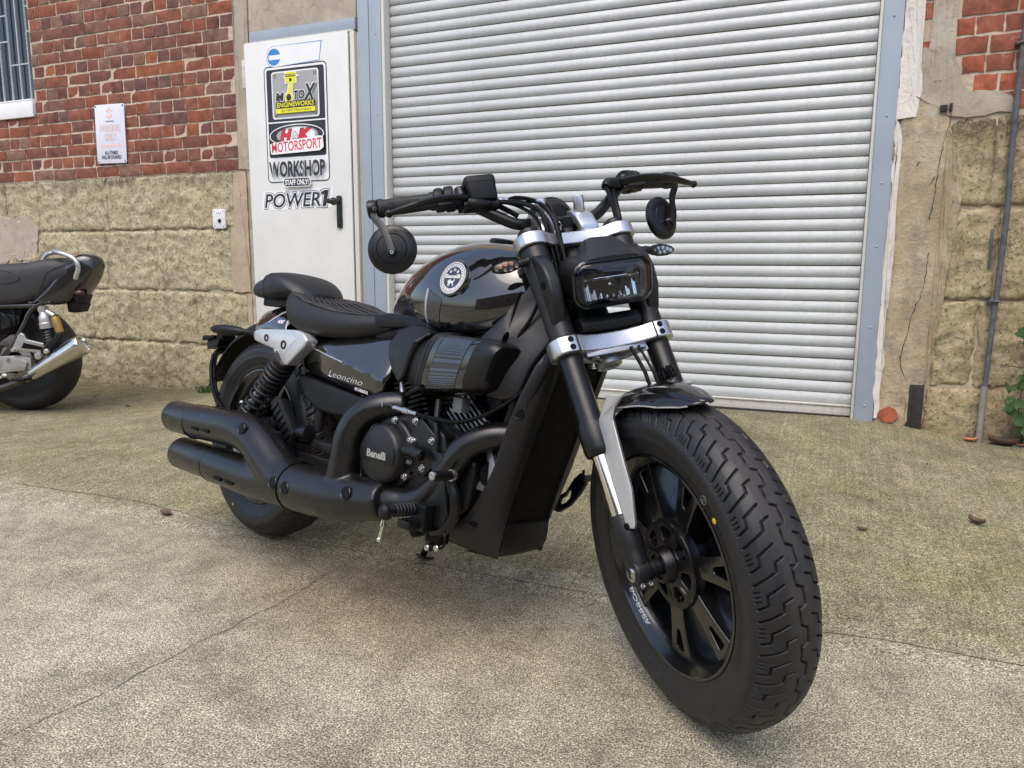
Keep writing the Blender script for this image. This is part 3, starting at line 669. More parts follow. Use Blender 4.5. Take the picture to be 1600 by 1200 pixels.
lay += [(0, P_([(0.782, 1.836), (1.076, 1.836), (1.076, 1.874), (0.782, 1.874)])), (2, T_('ENGINEWORKS', 0.790, 1.841, 1.068, 1.870, 0.02, 0.12)),
        (2, P_([(0.782, 1.806), (1.076, 1.806), (1.076, 1.834), (0.782, 1.834)])), (0, T_('by H&K Motorsport', 0.826, 1.809, 1.050, 1.830, 0.0, 0.2)),
        (1, P_(ellp(0.930, 1.672, 0.205, 0.066))), (0, P_(ellp(0.930, 1.672, 0.198, 0.060))), (4, P_(ellp(0.935, 1.672, 0.155, 0.052))), (1, P_(ellp(0.94, 1.672, 0.13, 0.046))),
        (0, T_('H', 0.802, 1.636, 0.902, 1.712, 0.09, 0.25)), (0, T_('K', 0.938, 1.636, 1.052, 1.712, 0.09, 0.25)),
        (3, T_('H', 0.806, 1.640, 0.898, 1.708, 0.07, 0.25)), (0, T_('&', 0.896, 1.650, 0.946, 1.694, 0.03, 0.1)), (1, T_('&', 0.900, 1.653, 0.942, 1.691, 0.01, 0.1)), (3, T_('K', 0.942, 1.640, 1.048, 1.708, 0.07, 0.25)),
        (1, P_([(0.733, 1.568), (0.75, 1.562), (1.105, 1.572), (1.132, 1.590), (1.128, 1.655), (1.10, 1.66), (0.75, 1.632), (0.728, 1.625)])),
        (3, T_('MOTORSPORT', 0.742, 1.572, 1.118, 1.632, 0.012, 0.0, 0.016)),
        (0, T_('WORKSHOP', 0.714, 1.422, 1.138, 1.520, 0.035)),
        (1, P_([(0.7405, 1.42), (0.7445, 1.42), (0.7445, 1.522), (0.7405, 1.522)])), (1, P_([(0.790, 1.42), (0.793, 1.42), (0.793, 1.522), (0.790, 1.522)])), (1, P_([(0.972, 1.42), (0.975, 1.42), (0.975, 1.522), (0.972, 1.522)])), (1, P_([(1.048, 1.42), (1.051, 1.42), (1.051, 1.522), (1.048, 1.522)])),
        (1, P_(rrect(0.822, 1.362, 1.028, 1.418, 0.020))), (0, P_(rrect(0.827, 1.366, 1.023, 1.413, 0.017))), (1, T_('STAFF ONLY!', 0.836, 1.373, 1.014, 1.406, 0.03))]
sticker('sticker', lay, SM, 'tall black and white workshop staff only sticker on the door')
lay = [(1, P_([(0.632, 1.222), (1.165, 1.232), (1.178, 1.352), (0.640, 1.342)]))]
for mi, e, bo in ((0, 0.010, 0.10), (1, 0.006, 0.075), (0, 0.0, 0.015)):
    lay += [(mi, T_('POWER', 0.655 - e, 1.238 - e, 1.085 + e, 1.326 + e, bo, 0.18, 0.004)), (mi, P_([(1.098 - e, 1.240 - e), (1.125 + e, 1.240 - e), (1.150 + e, 1.338 + e), (1.118 - e, 1.338 + e), (1.092 - e, 1.326 + e), (1.090 - e, 1.312 - e), (1.113 - e, 1.312)]))]
sticker('sticker', lay, SM, 'white banner sticker with slanted black power lettering on the door')

# ---- steel frame and roller shutter
for a, b, zt in ((1.370, 1.4435, 2.8), (1.4475, 1.527, 2.8)):
    mb = MB(); mb.box(((a + b) / 2, 0.03, (zt + 0.1) / 2), (b - a, 0.08, zt - 0.1)); obj('jamb', mb, M_STEEL, bld, 0.003)
mb = MB(); mb.box((4.210, 0.03, 1.46), (0.084, 0.09, 2.64)); obj('jamb', mb, M_STEEL, bld, 0.003)
for zz in (2.0, 1.57, 1.27, 0.98, 0.60, 0.22):
    for uu in ((4.212, ) if zz > .1 else ()):
        mb = MB(); mb.ell((uu, -0.0155, zz), (0.006, 0.003, 0.006), 10, 6); obj('rivet', mb, M_STEEL, bld)
for zz in (2.21, 1.76, 1.20, 0.72):
    mb = MB(); mb.ell((1.492, -0.0105, zz), (0.005, 0.003, 0.005), 10, 6); obj('rivet', mb, M_STEEL, bld)
sh = MB(); sh.box((2.85, 0.095, 1.45), (2.66, 0.02, 2.66)); shutter = obj('roller_shutter', sh, M_SLATB, bld); shutter['label'] = 'closed grey white roller shutter of narrow curved slats'
for a, b in ((1.5275, 1.546), (4.154, 4.1675)):
    mb = MB(); mb.box(((a + b) / 2, 0.03, 1.46), (b - a, 0.07, 2.66)); obj('guide_rail', mb, M_GUIDE, shutter, 0.002)
PIT = 0.0572
prof = []
for i in range(13):
    t_ = i / 12; zz = PIT * (0.02 + 0.93 * t_); yy = 0.071 - 0.0110 * math.sin(math.pi * (0.04 + 0.92 * (1 - (1 - t_) ** 1.15)) ) ** 0.8
    prof.append((yy, zz))
prof = [(0.078, 0.0025)] + prof + [(0.079, PIT * 0.985)]
mb = MB(); vs = []
US = [1.548 + (4.152 - 1.548) * k / 24 for k in range(25)]
for u in US: vs += [(u, y, z) for y, z in prof]
k = len(prof); mb.add(vs, [(i * k + j, i * k + j + 1, (i + 1) * k + j + 1, (i + 1) * k + j) for i in range(24) for j in range(k - 1)])
slat_me = mesh_of(mb, smooth=50, weld=False); slat_me.materials.append(M_SLAT)
rs = random.Random(3)
for i in range(45):
    o = bpy.data.objects.new('slat', slat_me); link(o, shutter); o.location = (0, rs.uniform(-0.001, 0.001), 0.2045 + PIT * i); o.rotation_euler = (0, rs.uniform(-0.0006, 0.0006), 0)
mb = MB(); mb.box((2.85, 0.066, 0.178), (2.604, 0.03, 0.050)); mb.box((2.85, 0.060, 0.2025), (2.604, 0.036, 0.006)); obj('bottom_rail', mb, M_SLATB, shutter, 0.002)
mb = MB(); mb.box((2.85, 0.06, 0.147), (2.6, 0.05, 0.014)); obj('rubber_seal', mb, M_DARKHOLE, shutter)

# ---- things on the walls
sg = empty('parking_sign', WM @ Matrix.Translation((-0.683, 0, 1.58)) @ Matrix.Rotation(R(1.3), 4, 'Y'))
tag(sg, 'small white metal parking sign with faded print on the brick wall', 'sign')
mb = MB(); mb.prism(rrect(-0.140, 0, 0.140, 0.396, 0.012), -0.006, -0.012); obj('plate', mb, M_SIGN, sg, 0.001)
def TS(body, x0, z0, x1, z1, bold=0.0): return lambda mb, y: put_text(mb, body, lambda a, b: (x0 + (x1 - x0) * a, y, z0 + (z1 - z0) * b), bold)
arrow = [(-0.105, 0.120), (-0.078, 0.138), (-0.078, 0.126), (0.078, 0.126), (0.078, 0.138), (0.105, 0.120), (0.078, 0.102), (0.078, 0.114), (-0.078, 0.114), (-0.078, 0.102)]
S1 = [(0.025, 0.372), (-0.008, 0.356), (-0.032, 0.340), (-0.004, 0.326), (0.010, 0.334), (-0.006, 0.342), (0.010, 0.350), (0.032, 0.338)]
slogo = [(0.0, 0.375), (0.034, 0.352), (0.020, 0.343), (0.001, 0.356), (-0.010, 0.349), (0.034, 0.322), (0.0, 0.297), (-0.034, 0.320), (-0.020, 0.329), (-0.001, 0.316), (0.010, 0.323), (-0.034, 0.350)]
sticker('print', [(0, P_(arrow)), (0, P_(slogo)), (1, TS('SUZUKI', -0.038, 0.277, 0.038, 0.287, 0.02)), (0, TS('PARKING', -0.095, 0.213, 0.095, 0.262, 0.0)), (0, TS('ONLY', -0.055, 0.155, 0.055, 0.204, 0.0)),
    (1, TS('ALL OTHERS', -0.062, 0.060, 0.062, 0.084, 0.02)), (1, TS('WILL BE CRUSHED', -0.094, 0.030, 0.094, 0.054, 0.02))], [M_INKPEACH, M_INK], 'faded red and dark lettering', sg, -0.0122, 0.0004)
for x in (-0.128, 0.128):
    for z in (0.012, 0.384):
        mb = MB(); mb.ell((x, -0.0125, z), (0.006, 0.003, 0.006), 10, 6); obj('screw', mb, M_RUST, sg)
sw = empty('wall_plate', WM @ Matrix.Translation((0.255, -0.008, 1.118))); tag(sw, 'small white metal socket plate on the stone wall beside the door', 'wall plate')
mb = MB(); mb.prism(rrect(-0.053, 0, 0.053, 0.127, 0.012), 0.004, -0.008); obj('cover', mb, M_WHITE, sw, 0.002)
mb = MB(); mb.lathe([(0, 0.013), (0.004, 0.013), (0.005, 0.009), (0.002, 0.008)], (0.006, -0.008, 0.05), (0, -1, 0), 16); mb.box((0.006, -0.012, 0.044), (0.006, 0.004, 0.02)); obj('keyhole', mb, M_HANDLE, sw)
for x, z in ((-0.038, 0.014), (0.038, 0.014), (-0.038, 0.113), (0.038, 0.113), (-0.018, 0.100), (0.0, 0.100), (0.018, 0.100)):
    mb = MB(); mb.ell((x, -0.0085, z), (0.004, 0.002, 0.004), 8, 5); obj('screw', mb, M_RUST, sw)
pp = empty('wall_pipe', WM @ Matrix.Translation((4.70, -0.035, 0.07))); tag(pp, 'thin dark weathered pipe running up the right hand wall', 'pipe')
mb = MB(); mb.tube(cr([(0.0, 0, 0), (0.003, 0, 0.35), (0.010, 0.002, 0.68), (0.018, 0.0, 1.0), (0.012, 0.002, 1.4), (0.016, 0.0, 1.76)], 6), [0.011, 0.013], 12); mb.tube([(0.016, 0, 1.75), (0.02, 0, 2.9)], 0.012, 12); obj('tube', mb, M_PIPE, pp)
mb = MB(); mb.tube([(-0.002, 0, 0), (0.0, 0, 0.28)], 0.0135, 12); obj('lower_sleeve', mb, simple('galvanised_pipe', (0.24, 0.22, 0.19), 0.7, var=0.35, vscale=40, dust=0.3), pp)
for z, x in ((0.665, 0.010), (1.76, 0.016)):
    mb = MB(); mb.torus((x, 0, z), (0, 0, 1), 0.016, 0.006, 18, 8); mb.box((x - 0.006, 0.018, z), (0.045, 0.03, 0.012)); mb.cyl((x - 0.024, -0.012, z), (x - 0.024, 0.02, z), 0.006, n=8); obj('bracket', mb, M_PIPE, pp)
mb = MB(); mb.box((-0.025, 0.022, 0.90), (0.012, 0.012, 0.17)); obj('old_cable_stub', mb, M_PIPE, pp, 0.002)

# ---- ivy, weed, dead leaves
M_IVY = simple('ivy_leaf', (0.055, 0.115, 0.035), 0.42, var=0.45, vscale=9, rvar=0.1, coord='Generated')
M_STEM = simple('ivy_stem', (0.085, 0.075, 0.040), 0.8)
M_DRY = simple('dry_leaf', (0.105, 0.062, 0.038), 0.85, var=0.4, vscale=40)
M_DRYO = simple('orange_dry_leaf', (0.42, 0.17, 0.08), 0.75, var=0.3, vscale=40)
def leaf_mb(L, lob=True):
    mb = MB(); a = [(0, 0), (0.30, -0.10), (0.52, 0.10), (0.36, 0.38), (0.44, 0.62), (0.18, 0.72), (0.0, 1.0)] if lob else [(0, 0), (0.16, 0.12), (0.25, 0.38), (0.2, 0.68), (0.0, 1.0)]
    rt = [(x * L, y * L) for x, y in a]; vs = []; fs = []
    for i, (x, y) in enumerate(rt): vs += [(-x, y, -0.25 * abs(x) + 0.08 * L * math.sin(3 * y / L)), (0, y, 0.08 * L * math.sin(3 * y / L)), (x, y, -0.25 * abs(x) + 0.08 * L * math.sin(3 * y / L))]
    for i in range(len(rt) - 1): b = 3 * i; fs += [(b, b + 1, b + 4, b + 3), (b + 1, b + 2, b + 5, b + 4)]
    return mb.add(vs, fs)
leafs = []
for L in (0.055, 0.045, 0.034):
    me = mesh_of(leaf_mb(L), smooth=60); me.materials.append(M_IVY); leafs.append(me)
ivy = empty('ivy_plant', WM @ Matrix.Translation((4.90, -0.02, 0.085))); tag(ivy, 'green ivy climbing the right wall at the photo edge', 'plant')
ri = random.Random(12)
for st in ([(0.02, -0.01, 0), (-0.05, -0.03, 0.1), (-0.06, -0.04, 0.25), (0.0, -0.04, 0.38), (-0.06, -0.04, 0.5)], [(0.05, -0.01, 0), (0.0, -0.05, 0.16), (0.03, -0.05, 0.33), (-0.15, -0.04, 0.37)], [(0.1, 0, 0), (0.12, -0.04, 0.3), (0.08, -0.04, 0.6)], [(0.04, 0, 0), (0.10, -0.05, 0.2), (0.18, -0.04, 0.42)]):
    P = cr(st, 6); mb = MB(); mb.tube(P, [0.004, 0.0018], 6); obj('stem', mb, M_STEM, ivy)
    for j, q in enumerate(P):
        for _ in range(2 if j > 3 else 1):
            if P[-1][0] < -0.1 and j > len(P) * 0.6: continue
            o = bpy.data.objects.new('leaf', ri.choice(leafs)); link(o, ivy)
            o.location = (q[0] + ri.uniform(-.05, .05), q[1] + ri.uniform(-.04, -.005), q[2] + ri.uniform(-.03, .03)); o.rotation_euler = (R(ri.uniform(60, 120)), ri.uniform(-.5, .5), R(ri.uniform(90, 270))); o.scale = [ri.uniform(0.75, 1.25)] * 3
weed = empty('weed_tuft', wpt(0.06, 0.02, gz(0.06, 0.02)) and Matrix.Translation(wpt(0.06, 0.02, gz(0.06, 0.02)))); tag(weed, 'small tuft of green weeds at the foot of the stone wall', 'weed')
mb = MB()
for i in range(46):
    a = ri.uniform(0, 6.28); r0 = ri.uniform(0, .045); h = ri.uniform(0.02, 0.06); x, y = r0 * math.cos(a) * 1.3, r0 * math.sin(a) * .5; dx, dy = ri.uniform(-.03, .03), ri.uniform(-.03, .02); w_ = ri.uniform(.002, .006)
    mb.add([(x - w_, y, 0), (x + w_, y, 0), (x + dx * .5 + w_ * 1.3, y + dy * .5, h * .7), (x + dx * .5 - w_ * 1.3, y + dy * .5, h * .7), (x + dx, y + dy, h)], [(0, 1, 2, 3), (3, 2, 4)])
obj('blades', mb, M_IVY, weed)['kind'] = 'stuff'
def dead_leaf(u, n, L, rot, mat, label, curl=1.0, tilt=0.0):
    mb = MB(); k = 8; vs = []; fs = []
    for i in range(k + 1):
        t_ = i / k; wd = L * 0.26 * math.sin(math.pi * min(1, t_ * 0.96 + 0.02)) ** 0.7
        for s_ in (-1, -0.5, 0, 0.5, 1): vs.append((s_ * wd, (t_ - .5) * L, 0.004 + curl * L * (0.16 * s_ * s_ + 0.10 * (2 * t_ - 1) ** 2) + 0.02 * L * nz(t_ * 5, s_ * 3, L * 90)))
    for i in range(k):
        for j in range(4): b = i * 5 + j; fs.append((b, b + 1, b + 6, b + 5))
    mb.add(vs, fs); o = obj('fallen_leaf', mb, mat, None, smooth=60, solid=0.0006)
    o.matrix_world = Matrix.Translation(wpt(u, n, gz(u, n) + 0.001)) @ Matrix.Rotation(TH + R(rot), 4, 'Z') @ Matrix.Rotation(tilt, 4, 'X')
    return tag(o, label, 'leaf', 'dead leaves on the concrete')
dead_leaf(4.165, 1.43, 0.034, 80, M_DRY, 'oval dark dead leaf on the concrete right of the front tyre', 0.8)
dead_leaf(4.515, 1.215, 0.055, 50, M_DRY, 'curled dark dead leaf with a stalk on the ramp, far right', 1.6)
dead_leaf(4.43, 0.62, 0.02, 20, M_DRY, 'tiny dark dead leaf on the ramp below the shutter corner', 1.0)
dead_leaf(1.892, 2.09, 0.06, 75, M_DRY, 'dark dead leaf on the concrete left of the rear tyre', 0.7)
dead_leaf(0.02, 0.63, 0.04, 75, M_DRY, 'dead leaf on the mossy concrete near the stone wall', 1.0)
dead_leaf(-0.48, 0.46, 0.028, 100, M_DRY, 'small dark dead leaf beside the wheel of the parked motorcycle', 1.0)
dead_leaf(4.66, 0.05, 0.06, 95, M_DRYO, 'orange dead leaf against the wall left of the thin pipe', 1.2)
dead_leaf(4.80, 0.045, 0.13, 85, M_DRY, 'long brown dead leaf against the wall right of the pipe', 1.3)
dead_leaf(4.86, 0.05, 0.055, 70, M_DRYO, 'orange dead leaf lying below the ivy', 1.3)
dead_leaf(4.55, 1.06, 0.014, 20, M_DRYO, 'tiny orange leaf scrap on the ramp', 1.0)

# ---- building across the yard (behind the camera; mirrored in the paint and lamp)
ob = empty('building_across_yard', Matrix.Translation((1.0, -9.0, 0)) @ Matrix.Rotation(R(-8), 4, 'Z')); tag(ob, 'brick building across the yard, mirrored in the glossy tank', 'building')
mb = MB(); mb.box((0, -3, 2.1), (34, 5.8, 4.6)); obj('wall', mb, simple('pale_brown_brickwork', (0.36, 0.27, 0.19), 0.9, var=0.35, vscale=3, bscale=30, bstr=0.4), ob)
mb = MB(); mb.prism([(-6.2, 4.4), (0.25, 4.4), (0.25, 4.55), (-3, 5.6), (-6.2, 4.55)], -17.3, 17.3, lambda a, b, c: (c, a, b)); obj('roof', mb, simple('slate_roof', (0.07, 0.07, 0.08), 0.7, var=0.2, vscale=3), ob)
for i in range(7):
    x = -13.5 + 4.4 * i
    mb = MB(); mb.box((x, -0.03, 2.2), (1.4, 0.14, 1.6)); wo = obj('window', mb, M_WGLASS, ob)
    mb = MB(); mb.box((x, 0.06, 1.36), (1.6, 0.16, 0.1)); obj('sill', mb, M_WHITE, wo); mb = MB(); mb.box((x, 0.05, 2.2), (0.06, 0.06, 1.6)); mb.box((x, 0.05, 2.2), (1.4, 0.062, 0.06)); obj('frame', mb, M_WHITE, wo)
# ================================================================ the black bobber motorcycle
RR_, RF_, WB, RK, EOF_ = 0.323, 0.320, 1.5267, R(29.808), 0.040
HD, LEAN, STEER = R(-42.054), R(8.641), R(30.936)
_lf = Vector((-math.sin(HD), math.cos(HD), 0)); _fw = Vector((math.cos(HD), math.sin(HD), 0)); _up = Vector((0, 0, 1))
BY = _lf * math.cos(LEAN) - _up * math.sin(LEAN); BZ = _lf * math.sin(LEAN) + _up * math.cos(LEAN); BX = _fw
_zc = 0.3298
_C = Vector((-0.7755, 2.4363, _zc)); _o = _C - BZ * RR_
BM = Matrix(((BX.x, BY.x, BZ.x, _o.x), (BX.y, BY.y, BZ.y, _o.y), (BX.z, BY.z, BZ.z, _o.z), (0, 0, 0, 1)))
# fork frame: local (n forward, y left, s up the fork) -> bike frame, turned to the right
_a = Vector((-math.sin(RK), 0, math.cos(RK))); _n = Vector((math.cos(RK), 0, math.sin(RK))); _A = Vector((WB, 0, RF_)); _O = _A - _n * EOF_
_ROT = Matrix.Rotation(-STEER, 4, _a)
FKM = Matrix.Translation(_O) @ _ROT @ Matrix.Translation(-_O) @ Matrix(((_n.x, 0, _a.x, _A.x), (0, 1, 0, 0), (_n.z, 0, _a.z, _A.z), (0, 0, 0, 1)))
FK = lambda q: FKM @ Vector(q)

# ---- bike materials
def mat_gloss(name, col, rough=0.05, coat=1.0, var=0.1):
    t = NT(name); c = t.coord('Object'); n = t.noise(c, 30, 6, 0.7); d = t.noise(c, 260, 4, 0.7)
    t.set(Base_Color=t.ramp(n, [(0.3, [q * (1 - var) for q in col]), (0.7, [q * (1 + var) for q in col])]), Roughness=t.ramp(d, [(0.4, rough), (0.75, rough + 0.10)]), Coat_Weight=coat, Coat_Roughness=0.02, Coat_IOR=1.55, Specular_IOR_Level=0.6)
    return t.m
G_BLACK = mat_gloss('gloss_black_paint', (0.0075, 0.0065, 0.0062))
G_FEND = mat_gloss('fender_black_paint', (0.005, 0.005, 0.0055), 0.10, 0.0)
G_WHEEL = mat_gloss('wheel_black_paint', (0.0050, 0.0053, 0.0060), 0.18, 0.25)
S_BLACK = simple('satin_black', (0.0045, 0.0045, 0.0050), 0.34, var=0.15, spec=0.4, rvar=0.06, bscale=900, bstr=0.05, bdist=0.0004)
S_GREY = simple('satin_dark_grey', (0.0085, 0.0085, 0.0094), 0.42, var=0.12, spec=0.42, bscale=700, bstr=0.08, bdist=0.0004)
S_PLAST = simple('matt_black_plastic', (0.0055, 0.0055, 0.0060), 0.48, var=0.15, spec=0.3, bscale=1100, bstr=0.12, bdist=0.0004)
S_DEEP = simple('deep_black_mechanical', (0.0022, 0.0022, 0.0025), 0.45, var=0.3, spec=0.15)
S_EXH = simple('black_exhaust_coating', (0.0065, 0.0062, 0.0062), 0.31, var=0.10, rvar=0.07, bscale=600, bstr=0.06, bdist=0.0003)
S_ENG = simple('black_engine_paint', (0.0050, 0.0050, 0.0056), 0.36, var=0.15, spec=0.36, bscale=800, bstr=0.10, bdist=0.0004)
def mat_rubber():
    t = NT('tyre_rubber'); c = t.coord('Object'); n = t.noise(c, 30, 5); d = t.noise(c, 240, 6, 0.8); at = t.new('ShaderNodeAttribute'); at.attribute_name = 'wear'
    col = t.ramp(n, [(0.25, (0.0095, 0.0095, 0.0106)), (0.75, (0.0140, 0.0140, 0.0155))])
    wm = t.math('MULTIPLY', at.outputs['Fac'], t.ramp(t.noise(c, 45, 6, 0.75), [(0.35, 0.25), (0.65, 0.9)]))
    col = t.mix(wm, col, (0.036, 0.033, 0.029)); col = t.mix(t.ramp(d, [(0.66, 0.0), (0.78, 0.5)]), col, (0.10, 0.092, 0.078))
    t.set(Base_Color=col, Roughness=t.mix(wm, t.ramp(n, [(0.3, 0.40), (0.7, 0.54)]), (0.75, 0.75, 0.75)), Specular_IOR_Level=0.45); t.bump(d, 0.10, 0.0006); return t.m
RUBBER = mat_rubber()
GRIPR = simple('grip_rubber', (0.0105, 0.0105, 0.011), 0.62, var=0.1, bscale=500, bstr=0.1, bdist=0.0004)
def mat_leather():
    t = NT('black_vinyl'); c = t.coord('Object'); v = t.new('ShaderNodeTexVoronoi'); t.link(c, v.inputs['Vector']); v.inputs['Scale'].default_value = 420
    t.set(Base_Color=t.ramp(t.noise(c, 22, 4), [(0.3, (0.0085, 0.0084, 0.0090)), (0.7, (0.0120, 0.0118, 0.0124))]), Roughness=0.47, Specular_IOR_Level=0.45)
    t.bump(v.outputs['Distance'], 0.18, 0.0005); return t.m
LEATHER = mat_leather()
ALU = simple('satin_aluminium', (0.60, 0.60, 0.61), 0.30, 0.9, var=0.06, rvar=0.08, bscale=900, bstr=0.05, bdist=0.0003)
SILVERP = simple('silver_paint', (0.56, 0.57, 0.59), 0.33, 0.55, var=0.04, coat=0.3)
CAST = simple('cast_aluminium', (0.42, 0.42, 0.43), 0.42, 0.85, var=0.12, bscale=500, bstr=0.15, bdist=0.0004)
CHROME = simple('hard_chrome', (0.74, 0.71, 0.64), 0.11, 1.0, var=0.05)
STEELB = simple('bolt_steel', (0.50, 0.50, 0.50), 0.26, 0.95, var=0.1, vscale=60)
DISC = simple('brake_disc_steel', (0.40, 0.39, 0.38), 0.30, 0.95, var=0.12, vscale=40)
BLUEP = simple('blue_caliper_paint', (0.012, 0.02, 0.06), 0.3)
W_PRINT = simple('white_lettering', (0.72, 0.72, 0.72), 0.4, var=0.04)
GREYDEC = simple('grey_decal', (0.040, 0.037, 0.038), 0.30, var=0.06, coat=0.4)
def thin_glass(name, tint, ior=1.45, rough=0.03):
    t = NT(name); tr = t.new('ShaderNodeBsdfTransparent'); tr.inputs[0].default_value = tuple(tint) + (1,); gl = t.new('ShaderNodeBsdfGlossy'); gl.inputs['Roughness'].default_value = rough
    fr = t.new('ShaderNodeFresnel'); fr.inputs['IOR'].default_value = ior; mx = t.new('ShaderNodeMixShader'); t.link(fr.outputs[0], mx.inputs[0]); t.link(tr.outputs[0], mx.inputs[1]); t.link(gl.outputs[0], mx.inputs[2])
    t.link(mx.outputs[0], t.n['Material Output'].inputs['Surface']); return t.m
LENSCLR = thin_glass('indicator_lens', (0.92, 0.90, 0.88), 1.5, 0.06)
LEDS = simple('indicator_reflector', (0.62, 0.60, 0.57), 0.18, 0.9)
LEDO = simple('amber_reflector', (0.60, 0.22, 0.09), 0.25, 0.2)
LAMPG = thin_glass('headlamp_glass', (0.95, 0.97, 1.0), 1.6, 0.015)
LAMPIN = mat_gloss('lamp_inner_blue_sheen', (0.008, 0.014, 0.040), 0.06, 1.0)  # bluish sky sheen of the lamp bezel put into the base colour
REFL = simple('lamp_reflector', (0.86, 0.86, 0.85), 0.10, 0.85, var=0.08, vscale=60)
YDOT = simple('yellow_paint_dot', (0.62, 0.42, 0.03), 0.5)
MIRG = NT('mirror_glass').set(Base_Color=(0.8, 0.8, 0.82), Metallic=1.0, Roughness=0.03).m

bike = empty('motorcycle', BM)
tag(bike, 'glossy black bobber motorcycle with fat front tyre in the foreground', 'motorcycle')
def part(name, mb, mat, parent=bike, **kw): return obj(name, mb, mat, parent, **kw)
def fpart(name, mb, mat, parent=bike, **kw): return obj(name, mb, mat, parent, xf=FK, **kw)
def disc_bolt(mb, c, ax, r=0.006, h=0.005):
    mb.lathe([(0, r), (h * 0.7, r), (h, r * 0.8), (h, r * 0.45), (h * 0.45, r * 0.42), (h * 0.45, 0)], c, ax, 12)

